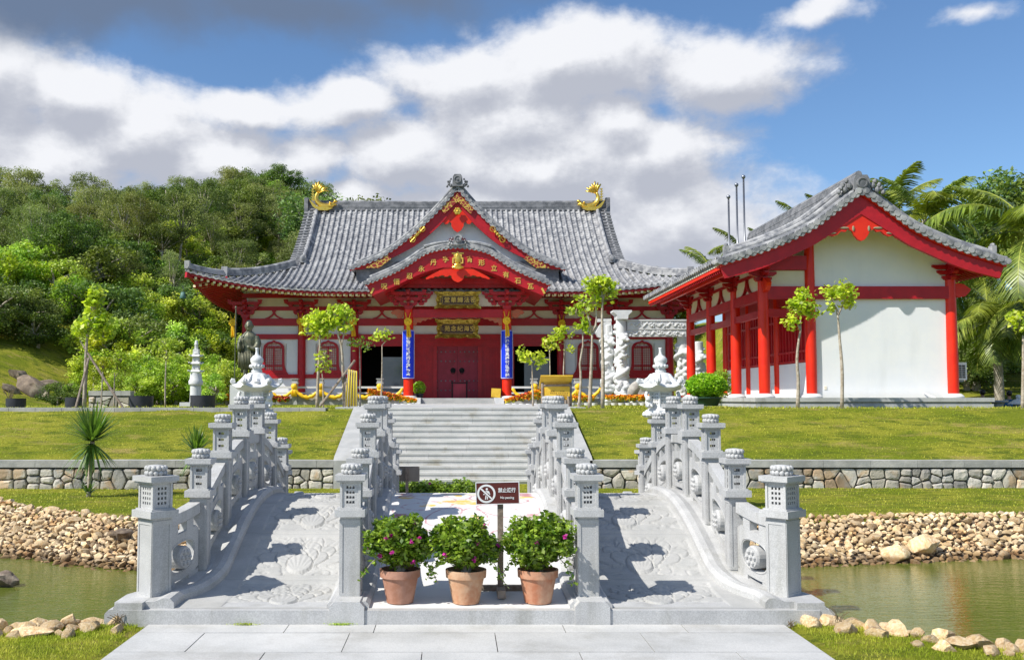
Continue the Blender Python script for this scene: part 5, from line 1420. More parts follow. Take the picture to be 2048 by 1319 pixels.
fr_.prism([(sx0+p[0], zc+p[1]) for p in P_]+[(sx0-p[0], zc+p[1]) for p in reversed(P_[1:-1])], 'y', DF+.03, DF+.13)
fr_.build('gable_pendant', 'red_lit', side)
sc_ = MB()
for s_ in (-1, 1):
    for (a, b_, c, d) in ((.52, -.60, .15, .035), (.93, -.76, .17, .035), (.24, -.62, .04, .09)): sc_.ball((sx0+s_*a, DF+.02, zc+b_+.0), (c, .02, d), 8, 5)
sc_.build('pendant_scroll', mat('olive_paint', (.30,.27,.17), rough=.8), side)
# platform
pf = MB(); X0, X1 = 9.24, 16.62
pf.box(X0, X1, 29.3, 41.2, 1.91, 2.035); pf.box(X0+.10, X1-.10, 29.4, 41.1, 1.84, 1.91); pf.box(X0+.02, X1-.02, 29.33, 41.17, 1.45, 1.84)
pf.build('platform', 'granite', side)
cxL, cxI, cxR = PX(1528, 700, WY)[0], PX(1622, 700, WY)[0], PX(1904, 700, WY)[0]
PFZ = 2.035
def scol(x, y, top, m='red_lit', r_=.17):
    c_ = MB(); c_.lathe([(r_, PFZ), (r_*1.05, PFZ+1.2), (r_*.93, top)], 20, (x, y, 0)); c_.build('column', m, side, smooth=True, sharp=40)
    b_ = MB(); b_.lathe([(.31, PFZ), (.32, PFZ+.04), (.24, PFZ+.12), (.18, PFZ+.13)], 18, (x, y, 0)); b_.build('column_base', 'marble', side, smooth=True, sharp=40)
def roofz(x, y=0): 
    a = abs(x-sx0); 
    for p, q in zip(pus[:-1], pus[1:]):
        if p.x <= a <= q.x: return p.y+(q.y-p.y)*(a-p.x)/(q.x-p.x)
    return pus[-1].y
gy = [WY, 33.0, 36.2, 39.3]
for y in gy: scol(cxL, y, SZ(562))
for y in gy: scol(cxI, y, roofz(cxI)-.15, r_=.16)
for y in (WY, 39.3): scol(cxR, y, SZ(560))
zB = dict(a=SZ(573), b=SZ(598), c=SZ(618), d=SZ(633))
b_ = MB()
b_.box(cxL, cxI, WY-.11, WY+.10, zB['b'], zB['a']); b_.box(cxL, cxI, WY-.08, WY+.07, zB['d'], zB['c']); b_.box(cxI, cxR, WY-.12, WY+.05, zB['b'], zB['a'])
b_.box(cxL-.1, cxI, WY-.10, WY+.12, SZ(540), SZ(512)); b_.box(cxL-.30, cxL+.05, WY-.09, WY+.11, SZ(552), SZ(530))
for y0_, y1_ in zip(gy[:-1], gy[1:]):
    b_.box(cxL-.10, cxL+.11, y0_+.1, y1_-.1, zB['b']-.02, zB['a']-.1); b_.box(cxL-.08, cxL+.07, y0_+.1, y1_-.1, zB['d'], zB['c']-.02)
    b_.box(cxL-.07, cxL+.06, y0_, y1_, zB['a']+.40, zB['a']+.50); b_.box(cxI-.09, cxI+.08, y0_+.1, y1_-.1, zB['b'], zB['a'])
b_.box(cxL-.12, cxL+.10, WY-.5, SB-.3, roofz(cxL)-.42, roofz(cxL)-.16)
b_.box(cxR-.10, cxR+.12, WY-.5, SB-.3, roofz(cxR)-.42, roofz(cxR)-.16)
b_.build('beam', 'red', side)
w_ = MB()
cut = [(x, roofz(x)-.12) for x in [cxI+(cxR-cxI)*i/24 for i in range(25)]]
w_.prism([(cxI, PFZ)]+[(cxI, cut[0][1])]+cut[1:]+[(cxR, PFZ)], 'y', WY+.0, WY+.20)
w_.box(cxR-.2, cxR, WY+.2, 39.3, PFZ, 5.6); w_.box(cxI, cxR-.2, 39.1, 39.3, PFZ, 5.6)
w_.box(cxI-.05, cxI+.10, WY+.201, 39.09, PFZ, 3.16)
w_.build('wall', 'plaster', side)
c_ = MB(); c_.box(cxL+.05, cxI, WY+.0, WY+.05, zB['a'], SZ(541)); 
for y0_, y1_ in zip(gy[:-1], gy[1:]): c_.box(cxL-.0, cxL+.04, y0_+.1, y1_-.1, zB['a']-.1, roofz(cxL)-.40)
c_.build('cream_panel', 'cream', side)
for y0_, y1_ in zip(gy[:-1], gy[1:]):
    s_ = MB(); ym = (y0_+y1_)/2; zb = zB['a']-.1; zt = zB['a']+.41
    for q in (-1, 1):
        pts = polyl([(ym+q*.04, zt), (ym+q*.10, zb+.28), (ym+q*.30, zb+.10), (ym+q*.52, zb+.0)], 8); n = len(pts)
        poly = [(p.x, p.y) for p in pts]+[(p.x-q*.10, max(zb, p.y-.02)) for p in reversed(pts)]
        s_.prism(poly, 'x', cxL-.09-.001*q, cxL-.001*q)
    s_.build('frog_leg_strut', 'red', side)
def sbracket(x, y, z, s, m='red'):
    b_ = MB(); zz = z
    for t_ in range(3):
        L_ = (.30+.17*t_)*s; h_ = .15*s
        b_.prism([(x-L_, zz+h_), (x-L_, zz+h_*.5), (x-L_*.75, zz), (x+L_*.75, zz), (x+L_, zz+h_*.5), (x+L_, zz+h_)], 'y', y-.08, y+.08)
        b_.prism([(y-L_, zz+h_-.001), (y-L_, zz+h_*.5), (y-L_*.75, zz+.001), (y+L_*.75, zz+.001), (y+L_, zz+h_*.5), (y+L_, zz+h_-.001)], 'x', x-.08, x+.08)
        zz += h_+.04*s; b_.box(x-.12, x+.12, y-.12, y+.12, zz-.045*s, zz)
    b_.build('bracket', m, side)
for y in gy: sbracket(cxL, y, SZ(563), .9)
sbracket(cxR, WY, SZ(560), .9)
n_ = MB()
for (x, s_) in ((cxR, 1), (cxL, -1)):
    pts = [(0, .24), (.10, .30), (.30, .26), (.52, .10), (.46, .0), (.34, -.12), (.14, -.16), (0, -.10)]
    n_.prism([(x+s_*(p[0]+.1), SZ(585)+p[1]) for p in pts], 'y', WY-.08, WY+.08) if s_ > 0 else n_.prism([(WY-p[0]-.1, SZ(575)+p[1]) for p in pts], 'x', x-.08, x+.08)
n_.build('carved_nosing', 'red_lit', side)
# gallery inner wall: red lattice doors over the white dado
l_ = MB(); l_.box(cxI-.02, cxI+.06, WY+.2, 39.05, 3.161, zB['b'])
for i in range(30): y = WY+.3+i*.29; l_.box(cxI-.06, cxI-.02, y, y+.05, 3.2, zB['b']-.02)
for z in (3.18, 3.5, 4.6): l_.box(cxI-.07, cxI-.019, WY+.2, 39.05, z, z+.07)
l_.build('lattice_door', 'red', side)
# left eave: fascia and rafters
for sd in (-1, 1):
    e = MB(); ex, ez = sx0+sd*pus[-1].x, pus[-1].y; e.box(min(ex-sd*.02, ex-sd*.12), max(ex-sd*.02, ex-sd*.12), DF+.15, SB, ez-.17, ez+.0); e.build('eave_fascia', 'red_lit', side)
    r_ = MB(); y = DF+.3
    while y < SB:
        r_.bar((ex-sd*.06, y, ez-.22), (ex-sd*1.45, y, roofz(ex-sd*1.45)-.16), .075, .085); y += .21
    r_.build('rafters', 'red', side)
rafb = MB(); ex = sx0-pus[-1].x; rafb.box(ex+.5, ex+.6, DF+.15, SB, roofz(ex+.55)-.36, roofz(ex+.55)-.24); rafb.build('rafter_bearer', 'red_lit', side)
p_ = MB(); p_.tube([(13.0+.0, WY+.02, 2.24), (12.98, WY-.12, 2.20)], .03, 8)
x, z = PX(1848, 786, WY); p_.v = []; p_.f = []; p_.tube([(x, WY+.05, z), (x, WY-.05, z), (x+.22, WY-.35, z-.17)], .022, 8); p_.build('drain_pipe', 'white', side)
x, z = PX(1651, 775, WY); MB().box(x-.04, x+.04, WY-.015, WY, z-.06, z+.05).build('socket_box', 'cream', side)
# air conditioner
x, z = PX(1920, 742, 30.6); ac = empty('air_conditioner', (x, 30.6, z-.3), label='white air-conditioner unit mounted beside the right corner column of the side hall', cat='air conditioner')
a_ = MB(); a_.box(x-.17, x+.14, 30.45, 31.2, z-.28, z+.28); a_.build('casing', 'white', ac)
a_ = MB()
for i in range(7):
    for j in range(2): a_.box(x-.13+j*.12, x-.03+j*.12, 30.44, 30.455, z-.22+i*.062, z-.18+i*.062)
a_.build('grille', 'dark', ac)
a_ = MB(); a_.box(x-.3, x+.1, 30.6, 30.65, z-.34, z-.285); a_.box(x-.3, x+.1, 31.0, 31.05, z-.34, z-.285); a_.build('wall_bracket', 'steel', ac)
# flagpoles
for px_, py_, lab in ((1457, 397, 'shortest and leftmost steel flagpole behind the side hall roof'), (1473, 373, 'middle steel flagpole behind the side hall roof'), (1487, 357, 'tallest and rightmost steel flagpole behind the side hall roof')):
    x, z = PX(px_, py_, 47); o = empty('flagpole', (x, 47, TZ), label=lab, cat='flagpole', group='flagpoles behind the side hall')
    MB().tube([(x, 47, TZ), (x, 47, 6), (x, 47, z)], [.065, .06, .045], 10).build('pole', 'steel', o, smooth=True)
    MB().ball((x, 47, z+.08), .10, 12, 8).build('ball_finial', 'steel', o, smooth=True)
# ================================================================ dragon gate
def vox(mb, name, m, parent, size, world=True, smooth=True, sub=None):
    o = mb.build(name, m, parent, world=world); md = o.modifiers.new('r', 'REMESH'); md.mode = 'VOXEL'; md.voxel_size = size
    dg = bpy.context.evaluated_depsgraph_get(); me = bpy.data.meshes.new_from_object(o.evaluated_get(dg)); o.modifiers.clear()
    o.data = me; me.polygons.foreach_set('use_smooth', [True]*len(me.polygons)); me.name = name
    if not me.materials: me.materials.append(M[m])
    return o
GD = 43.0
gate = empty('dragon_gate', (PX(1240, 700, GD)[0], GD, TZ), label='white marble gate with dragon-carved columns and scrolled beams', cat='gate')
def dcol(x, y, z0, z1, seed, cap):
    m_ = MB(); H = z1-z0; rg = random.Random(seed)
    m_.lathe([(.30, z0), (.36, z0+.12), (.27, z0+.35), (.25, z0+H*.5), (.24, z1)], 14, (x, y, 0))
    n = 60; pts = []; rad = []
    for i in range(n):
        f = i/(n-1); a = seed+f*2*math.pi*2.3; rr = .27+.05*math.sin(f*9); pts.append((x+rr*math.cos(a), y+rr*math.sin(a), z0+.35+f*(H-.9))); rad.append(.085+.03*math.sin(f*math.pi))
    m_.tube(pts, rad, 8)
    for i in range(60):
        a = rg.uniform(0, 6.28); z = rg.uniform(z0+.1, z1-.25); r_ = rg.uniform(.05, .13); m_.ball((x+.28*math.cos(a), y+.28*math.sin(a), z), (r_, r_, r_*rg.uniform(.5, 1.2)), 7, 5, .5, i)
    m_.ball((x+.1, y-.3, z0+H*.74), (.18, .16, .14), 8, 6); m_.ball((x+.22, y-.38, z0+H*.72), (.12, .10, .08), 8, 6)
    for i in range(8): m_.ball((x+rg.uniform(-.3, .3), y-.28, z0+.25+rg.random()*.35), .11, 7, 5)
    vox(m_, 'dragon_column', 'marble', gate, .035)
    if cap: 
        c_ = MB(); c_.prism([(x-.24, z1-.02), (x+.24, z1-.02), (x+.26, z1+.16), (x+.42, z1+.30), (x+.42, z1+.38), (x-.42, z1+.38), (x-.42, z1+.30), (x-.26, z1+.16)], 'y', y-.4, y+.4); c_.build('column_cap', 'marble', gate)
zg = lambda py: PX(914, py, GD)[1]
gx = lambda px: PX(px, 700, GD)[0]
dcol(gx(1243), GD, zg(790), zg(638), 1.0, True); dcol(gx(1219), GD+.5, zg(786), zg(648), 2.4, False)
dcol(gx(1368), GD+.3, zg(800), zg(672), 4.0, False); dcol(gx(1399), GD+.3, zg(800), zg(682), 5.2, False)
b_ = MB(); xa, xb = gx(1254), gx(1372)
b_.box(xa, xb, GD-.12, GD+.2, zg(657), zg(642)); b_.box(xa-.1, xb+.2, GD-.16, GD+.24, zg(642), zg(639)); b_.box(xa, xb, GD-.08, GD+.16, zg(673), zg(659)); b_.box(xa, xb, GD-.12, GD+.2, zg(659), zg(657)-.001)
b_.box(gx(1198), gx(1226), GD+.3, GD+.6, zg(642), zg(636)); 
b_.prism([(gx(1194)+p[0], zg(668)+p[1]) for p in ((0, .1), (.25, .55), (.7, .62), (.75, .1), (.4, -.2), (.1, -.1))], 'y', GD+.3, GD+.6)
b_.build('beam', 'marble', gate)
s_ = MB(); rg = random.Random(5)
for (z, n) in ((zg(649.5), 16), (zg(666), 16)):
    pts = [(xa+.1+(xb-xa-.2)*i/80, GD-(.13 if n and z > zg(658) else .09), z+.07*math.sin(i*.55)) for i in range(81)]; s_.tube(pts, .035, 5)
    for i in range(26): s_.ball((xa+.15+(xb-xa-.3)*i/25, GD-(.13 if z > zg(658) else .09), z+rg.uniform(-.10, .10)), (.055, .035, .04), 6, 4)
s_.build('scroll_relief', 'marble', gate)
for (px_, py_, r_, sc, lab) in ((1240, 795, .52, (1, .8, .5), 'white rounded boulder under the front dragon column'), (1218, 803, .5, (1.1, .8, .45), 'white flat boulder left of the front dragon column'), (1262, 806, .32, (1, .8, .6), 'small white boulder right of the front dragon column')):
    boulder(px_, py_, GD-.6, r_, 0, lab, .4, sc, m=rockmesh(61, 'marble', 3, .12, (1, 1, 1)))
x, z = PX(1278, 800, 42); o = MB(); o.tube(polyl([(x-.25, 42, z+.1), (x-.3, 42, z+.35), (x-.1, 42, z+.62), (x+.10, 42, z+.66), (x+.02, 42, z+.45), (x+.15, 42, z+.2), (x+.6, 42, z+.05)], 18), [.10,.18,.22,.24,.25,.25,.24,.22,.2,.2,.2,.22,.24,.25,.22,.2,.16,.1], 10)
tag(o.build('curved_rock', mat('grey_scholar_rock', (.33,.31,.28), (.5,.47,.42), 4, .9, bump=.5, bsc=10), smooth=True), 'hooked grey ornamental rock beside the dragon gate', 'ornamental rock')
# ================================================================ stone lanterns
def lantern(px, lab, mirror=1):
    D = 17.2; x = PX(px, 800, D)[0]; o = empty('stone_lantern', (x, D, 0), label=lab, cat='stone lantern', group=None)
    Z = lambda py: PX(914, py, D)[1]
    MB().lathe([(.42, -.05), (.42, .12), (.30, .20), (.17, .30), (.14, .7), (.16, 1.0), (.13, 1.3), (.15, Z(848)), (.24, Z(838))], 18, (x, D, 0)).build('stem', 'marble', o, smooth=True, sharp=35)
    p = MB(); n = 48
    p.lathe([(.15, Z(842)), (.28, Z(834)), (.31, Z(826)), (.30, Z(820)), (.24, Z(817)), (.22, Z(813))], 6, (x, D, 0), ph=.2)
    for k in range(12): a = 2*math.pi*k/12; p.ball((x+.27*math.cos(a), D+.27*math.sin(a), Z(828)), (.075, .075, .06), 8, 5)
    p.build('lotus_platform', 'marble', o, smooth=True, sharp=35)
    c = MB(); r_ = .205; z0, z1 = Z(813), Z(781)
    for k in range(6):
        a = math.pi/3*k+.2+math.pi/6; ap_ = r_*math.cos(math.pi/6); wd = r_
        T = Matrix.Translation((x, D, z0)) @ Matrix.Rotation(a+math.pi/2, 4, 'Z') @ Matrix.Translation((0, -ap_, 0))
        c.merge(holes(4, 4, wd, z1-z0, .045, .06, .022, .02), T)
        a2 = math.pi/3*k+.2; c.tube([(x+r_*math.cos(a2), D+r_*math.sin(a2), z0), (x+r_*math.cos(a2), D+r_*math.sin(a2), z1)], .016, 6)
    c.lathe([(.22, Z(783)), (.25, Z(779)), (.2, Z(777))], 6, (x, D, 0), ph=.2)
    c.build('lantern_chamber', 'marble', o)
    r = MB(); prof_ = [(.05, Z(743)), (.15, Z(746)), (.20, Z(751)), (.235, Z(760)), (.29, Z(768)), (.37, Z(772.5)), (.375, Z(775)), (.33, Z(779.5)), (.24, Z(782)), (.1, Z(781))]
    n = 72; vs = []
    for (rr, z) in prof_:
        for j in range(n):
            a = 2*math.pi*j/n; lobe = abs(math.cos(3*(a-.2)))**5
            w_ = sst(.2, .36, rr); vs.append((x+rr*(1+.16*lobe*w_)*math.cos(a), D+rr*(1+.16*lobe*w_)*math.sin(a), z+.05*lobe*w_))
    k = len(prof_); r.add(vs, [(i*n+j, i*n+(j+1) % n, (i+1)*n+(j+1) % n, (i+1)*n+j) for i in range(k-1) for j in range(n)]+[tuple(range(n)), tuple((k-1)*n+j for j in range(n-1, -1, -1))])
    for q in range(6):
        a = math.pi/3*q+.2; ca, sa = math.cos(a), math.sin(a)
        pts = [(x+rr*ca, D+rr*sa, z) for rr, z in ((.18, Z(749)), (.26, Z(759)), (.34, Z(767)), (.42, Z(767)), (.445, Z(762)), (.43, Z(758)), (.405, Z(759)), (.41, Z(762)))]; r.tube(polyl(pts, 16), .028, 7)
        r.tube([(x+.415*ca-.04*sa, D+.415*sa+.04*ca, Z(762)), (x+.415*ca+.04*sa, D+.415*sa-.04*ca, Z(762))], .040, 10)
        a += math.pi/6; r.ball((x+.24*math.cos(a), D+.24*math.sin(a), Z(763)), (.07, .07, .06), 9, 6, .5, q)
    r.build('lantern_roof', 'marble', o, smooth=True, sharp=40)
    f = MB(); f.lathe([(.09, Z(745)), (.10, Z(741)), (.075, Z(738)), (.115, Z(734)), (.12, Z(730)), (.09, Z(727.5)), (.118, Z(723)), (.115, Z(717)), (.08, Z(712.5)), (.035, Z(709)), (.026, Z(703)), (.028, Z(698)), (.034, Z(695))], 20, (x, D, 0))
    for q in range(12): a = 2*math.pi*q/12; f.ball((x+.112*math.cos(a), D+.112*math.sin(a), Z(732)), (.032, .032, .035), 6, 5)
    f.build('finial', 'marble', o, smooth=True)
    for sd in (-1, 1):                               # crouching beasts at the corners
        b_ = MB(); bx = x+sd*.25; by = D-.16
        b_.ball((bx, by, Z(806)), (.075, .08, .085), 9, 7, .2); b_.ball((bx+sd*.02, by-.05, Z(797)), (.055, .055, .05), 9, 7, .3, 2); b_.tube([(bx, by, Z(800)), (bx+sd*.05, by+.03, Z(790)), (bx+sd*.02, by+.05, Z(783))], .035, 7)
        for q in (-1, 1): b_.tube([(bx+q*.03, by-.05, Z(807)), (bx+q*.035, by-.09, Z(813))], .022, 6); b_.ball((bx+sd*.02+q*.035, by-.03, Z(792.5)), .018, 6, 4)
        vox(b_, 'guardian_beast', 'marble', o, .014)
lantern(513, 'white carved stone lantern standing behind the left railing of the bridge'); lantern(1322, 'white carved stone lantern standing behind the right railing of the bridge')
# drums at the far end of the outer railings
for sd, lab in ((-1, 'left'), (1, 'right')):
    x = CX+sd*2.62; o = empty('drum_stone', (x, 15.35, 0), label=f'round stone drum ending the {lab} outer railing at the far side of the bridge', cat='drum stone')
    T = Matrix.Translation((x, 15.25, .33)) @ Matrix.Rotation(math.pi/2, 4, 'Y')
    MB().lathe([(.16, -.09), (.20, -.06), (.20, .06), (.16, .09)], 18, T=T).build('drum', 'granite', o, smooth=True, sharp=40)
    MB().box(x-.12-sd*.3, x+.12+.0, 15.05, 15.55, -.05, .13).build('base_slab', 'granite', o) if sd > 0 else MB().box(x-.12, x+.42, 15.05, 15.55, -.05, .13).build('base_slab', 'granite', o)
# ================================================================ stone pagoda
x, z = PX(391, 805, 30); pg = empty('stone_pagoda', (x, 30, z), label='small pale stone pagoda of stacked roofs beside the black tub at left', cat='pagoda')
Z = lambda py: PX(914, py, 30)[1]
MB().box(x-.42, x+.34, 29.7, 30.4, Z(812), Z(804)).build('base', 'marble', pg)
MB().lathe([(.18, Z(806)), (.17, Z(772))], 16, (x, 30, 0)).build('shaft', 'marble', pg, smooth=True, sharp=40)
MB().lathe([(.15, Z(772)), (.22, Z(768)), (.23, Z(762)), (.19, Z(758)), (.17, Z(745))], 14, (x, 30, 0)).build('lotus_block', 'marble', pg, smooth=True, sharp=40)
for (py, w_) in ((744, .235), (728, .215), (713, .205)):
    r_ = MB(); r_.lathe([(w_, Z(py)), (w_*1.02, Z(py-1)), (w_*.55, Z(py-6)), (w_*.45, Z(py-7))], 4, (x, 30, 0), ph=math.pi/4); r_.lathe([(w_*.62, Z(py-6)), (w_*.58, Z(py-15))], 4, (x, 30, 0), ph=math.pi/4)
    for k in range(4): a = math.pi/4+k*math.pi/2; r_.tube([(x+w_*.8*math.cos(a), 30+w_*.8*math.sin(a), Z(py-2)), (x+w_*1.22*math.cos(a), 30+w_*1.22*math.sin(a), Z(py-3.5))], .022, 5)
    r_.build('tier', 'marble', pg)
MB().lathe([(.12, Z(706)), (.06, Z(702)), (.055, Z(690)), (.07, Z(688)), (.05, Z(685)), (.045, Z(681)), (.01, Z(680))], 10, (x, 30, 0)).build('spire', 'marble', pg, smooth=True, sharp=40)
# ================================================================ bronze monk
D = 38.; x, z0 = PX(497, 775, D); z0 = PX(914, 775, D)[1]; st_ = empty('monk_statue', (x, D, TZ), label='tall bronze statue of a robed monk holding a long staff', cat='statue')
Zm = lambda py: PX(914, py, D)[1]; s = D/F
body = MB(); m_ = body
def ring_loft(mb, secs, n=16):
    vs = []
    for (cx_, cy_, z, rx_, ry_) in secs:
        for j in range(n): a = 2*math.pi*j/n; vs.append((cx_+rx_*math.cos(a), cy_+ry_*math.sin(a), z))
    k = len(secs); mb.add(vs, [(i*n+j, i*n+(j+1) % n, (i+1)*n+(j+1) % n, (i+1)*n+j) for i in range(k-1) for j in range(n)]+[tuple(range(n)), tuple((k-1)*n+j for j in range(n-1, -1, -1))])
H0 = Zm(652)
ring_loft(m_, [(x, D, Zm(737), .34, .24), (x, D, Zm(722), .34, .26), (x, D, Zm(705), .33, .25), (x, D, Zm(690), .33, .24), (x, D, Zm(680), .40, .25), (x, D, Zm(672), .42, .23), (x, D, Zm(667), .30, .19), (x, D, Zm(662), .12, .13), (x, D, Zm(658), .10, .11)])
m_.ball((x, D-.03, H0+.01), (.165, .19, .235), 14, 10); m_.ball((x, D-.21, H0-.02), (.03, .045, .05), 8, 6); m_.ball((x, D-.12, H0-.13), (.09, .09, .07), 8, 6)
for q in (-1, 1):
    m_.ball((x+q*.165, D, H0), (.03, .045, .07), 8, 6); m_.ball((x+q*.06, D-.17, H0+.055), (.05, .04, .02), 8, 6)
    m_.tube([(x+q*.14, D-.02, Zm(735)), (x+q*.15, D-.06, Zm(752)), (x+q*.15, D, Zm(772))], [.13, .11, .08], 10); m_.ball((x+q*.15, D-.1, Zm(774)), (.09, .2, .06), 8, 6)
m_.tube(polyl([(x-.34, D, Zm(674)), (x-.44, D-.05, Zm(688)), (x-.40, D-.22, Zm(700)), (x-.36, D-.32, Zm(687))], 10), [.14,.15,.15,.15,.14,.12,.11,.09,.07,.06], 10)
m_.tube(polyl([(x+.34, D, Zm(674)), (x+.46, D-.05, Zm(688)), (x+.34, D-.25, Zm(698)), (x+.10, D-.32, Zm(694))], 10), [.15,.16,.17,.17,.16,.15,.13,.10,.08,.06], 10)
m_.ball((x-.37, D-.33, Zm(685)), (.07, .07, .09), 8, 6); m_.ball((x+.06, D-.33, Zm(694)), (.08, .06, .07), 8, 6)
for k in range(5): m_.tube([(x+.045+.02*k, D-.37, Zm(692)), (x+.02+.02*k, D-.40, Zm(695)), (x+.02+.02*k, D-.38, Zm(698))], .014, 5)
m_.v = [(x+(q[0]-x)*(.80 if q[2] < H0-.24 else .95), q[1], q[2]) for q in m_.v]
vox(m_, 'body', 'bronze', st_, .022)
rb = MB()                                            # hanging robe panels and folds
for (dx_, w_, a, b_) in ((-.42, .12, 690, 735), (.42, .14, 690, 728), (-.30, .10, 700, 745)): rb.tube([(x+dx_, D-.02, Zm(a)), (x+dx_*1.02, D-.03, Zm((a+b_)/2)), (x+dx_*.98, D, Zm(b_))], [w_*.9, w_, w_*1.05], 9, flat=1.)
for k in range(9): rb.tube([(x-.30+.075*k, D-.24, Zm(702)), (x-.32+.08*k, D-.26, Zm(720)), (x-.33+.083*k, D-.24, Zm(737))], [.02, .03, .035], 6)
for k in range(6): rb.tube(polyl([(x-.36+.03*k, D-.16, Zm(672)), (x-.05+.02*k, D-.27, Zm(684+k)), (x+.28, D-.22, Zm(694+k))], 8), .018, 5)
rb.v = [(x+(q[0]-x)*.80, q[1], q[2]) for q in rb.v]
rb.build('robe', 'bronze', st_, smooth=True)
sf_ = MB(); sx_ = PX(474, 700, D)[0]; sf_.tube([(sx_, D-.35, Zm(765)), (sx_+.02, D-.36, Zm(617))], .022, 7); sf_.ball((sx_+.02, D-.36, Zm(616)), .045, 8, 6); sf_.build('staff', 'bronze', st_)
b_ = MB(); b_.box(x-.55, x+.55, D-.5, D+.5, TZ-.1, Zm(777)); b_.box(x-.48, x+.48, D-.43, D+.43, Zm(777)+.0, Zm(774)); b_.build('pedestal', 'granite', st_)
# white relief stone beside left lantern
x, z = PX(468, 803, 33); tag(MB().box(x-.15, x+.35, 33, 33.2, z-.1, PX(914, 769, 33)[1]).build('stone_slab', 'marble'), 'plain white stone slab standing behind the left stone lantern', 'stone slab')
# ================================================================ balustrades with yellow swags
def balus(pxs_, D, lab, lab2, rails=True):
    o = empty('stone_balustrade', (PX((pxs_[0]+pxs_[-1])/2, 800, D)[0], D, TZ), label=lab, cat='balustrade')
    Z = lambda py: PX(914, py, D)[1]; X = [PX(p, 780, D)[0] for p in pxs_]
    r_ = MB(); r_.box(X[0], X[-1], D+.25, D+.33, Z(776), Z(772)); r_.box(X[0], X[-1], D+.25, D+.33, Z(787), Z(784)); r_.box(X[0], X[-1], D+.25, D+.33, Z(796), Z(794)); r_.build('rail', 'marble', o)
    MB().box(X[0], X[-1], D-.1, D+.3, TZ-.1, Z(803)).build('curb', 'coping', o)
    for i, x in enumerate(X[1:-1] if len(X) > 2 else X):
        p = MB(); p.box(x-.12, x+.12, D-.12, D+.12, TZ-.1, Z(767)); p.box(x-.16, x+.16, D-.16, D+.16, Z(767), Z(764)); p.box(x-.13, x+.13, D-.13, D+.13, Z(764), Z(758)); p.box(x-.17, x+.17, D-.17, D+.17, Z(758), Z(756.5)); p.build('balustrade_post', 'granite', o)
    for a, b_ in zip(X[:-1], X[1:]):
        w_ = MB(); n = 16; top = []; L_ = b_-a-.26
        for k in range(n+1): f = k/n; top.append((a+.13+L_*f, Z(803)+.05+.26*abs(math.cos(f*math.pi))**1.3+.10*math.exp(-((f-.5)/.14)**2)))
        w_.prism([(a+.13, Z(803))]+top+[(b_-.13, Z(803))], 'y', D-.05, D+.05); w_.build('lotus_panel', 'coping', o)
    s_ = empty('silk_swag', (o.location.x, D-.2, Z(780)), label=lab2, cat='cloth swag')
    for a, b_ in zip(X[:-1], X[1:]):
        t_ = MB(); pts = []; rad = []
        for k in range(17): f = k/16; pts.append((a+(b_-a)*f, D-.2, Z(776)-.42*(1-(2*f-1)**2)+.02*math.sin(k*2.1))); rad.append(.06+.03*math.sin(math.pi*f)+.012*math.sin(k*1.9))
        t_.tube(pts, rad, 8); t_.build('swag', 'yell', s_, smooth=True)
    for x in X[1:-1]:
        t_ = MB(); t_.ball((x, D-.22, Z(773)), (.16, .10, .15), 9, 7, .3)
        for q in (-1, 0, 1): t_.tube([(x+q*.05, D-.24, Z(775)), (x+q*.09, D-.25, Z(792))], [.05, .075], 6, flat=.4)
        t_.build('knot', 'yell', s_, smooth=True)
    return o
balus([537, 590, 642, 698, 760, 806], 44.4, 'grey stone balustrade with white rails left of the porch', 'yellow silk swags tied along the left balustrade')
balus([1024, 1068, 1110, 1155, 1200], 44.4, 'grey stone balustrade with white rails right of the porch', 'yellow silk swags tied along the right balustrade')
# ================================================================ flower beds
def flowerbed(px0, px1, pyt0, pyt1, pyb, D, kinds, lab, pots=True, n=900, dep=.8):
    x0_, x1_ = PX(px0, 800, D)[0], PX(px1, 800, D)[0]; zb = PX(914, pyb, D)[1]; o = empty('flower_bed', ((x0_+x1_)/2, D, zb), label=lab, cat='flower bed')
    g = np.random.default_rng(int(px0)); u = g.random(n); xs_ = x0_+(x1_-x0_)*u; zt = PX(914, pyt0, D)[1]*(1-u)+PX(914, pyt1, D)[1]*u
    ys_ = D+g.random(n)*dep; zz = zb+.05+(zt-zb-.05)*(.35+.65*g.random(n)**.5)
    C = np.stack([xs_, ys_, zz], 1); quadmesh('leaves', leaves(g, C, .12, .06), 'lf_young', o)
    for nm, m_, k0, k1 in kinds:
        sel = (u >= k0) & (u <= k1) & (g.random(n) < .62); Cf = C[sel]+np.array((0, -.02, .05)); f = MB()
        Q = np.concatenate([leaves(g, Cf+g.normal(size=Cf.shape)*.015, .085, .085, 1.) for _ in range(4)]); quadmesh(nm, Q, m_, o)
    if pots:
        x = x0_+.1
        while x < x1_-.05:
            p = MB(); p.lathe([(.09, zb-.06), (.13, zb+.06), (.14, zb+.12), (.12, zb+.12), (.10, zb+.08)], 12, (x, D-.12, 0)); p.build('white_pot', 'white', o, smooth=True, sharp=40); x += .30
    return o
K1 = [('marigolds', 'marig', 0, 1), ('celosias', 'celos', .15, .6)]
flowerbed(735, 832, 779, 800, 812, 42, K1, 'sloping bed of orange marigolds left of the hall steps')
flowerbed(1012, 1098, 800, 776, 812, 42, K1, 'sloping bed of orange marigolds right of the hall steps')
flowerbed(1140, 1190, 794, 794, 811, 40, [('marigolds', 'marig', 0, 1)], 'low strip of marigolds behind the three slender trees', n=350)
flowerbed(1208, 1300, 792, 792, 811, 40, [('marigolds', 'marig', 0, 1)], 'low strip of marigolds in front of the dragon gate', n=600)
flowerbed(1362, 1392, 794, 796, 812, 40, [('celosias', 'celos', 0, 1)], 'small patch of rusty flowers right of the right lantern', False, n=200)
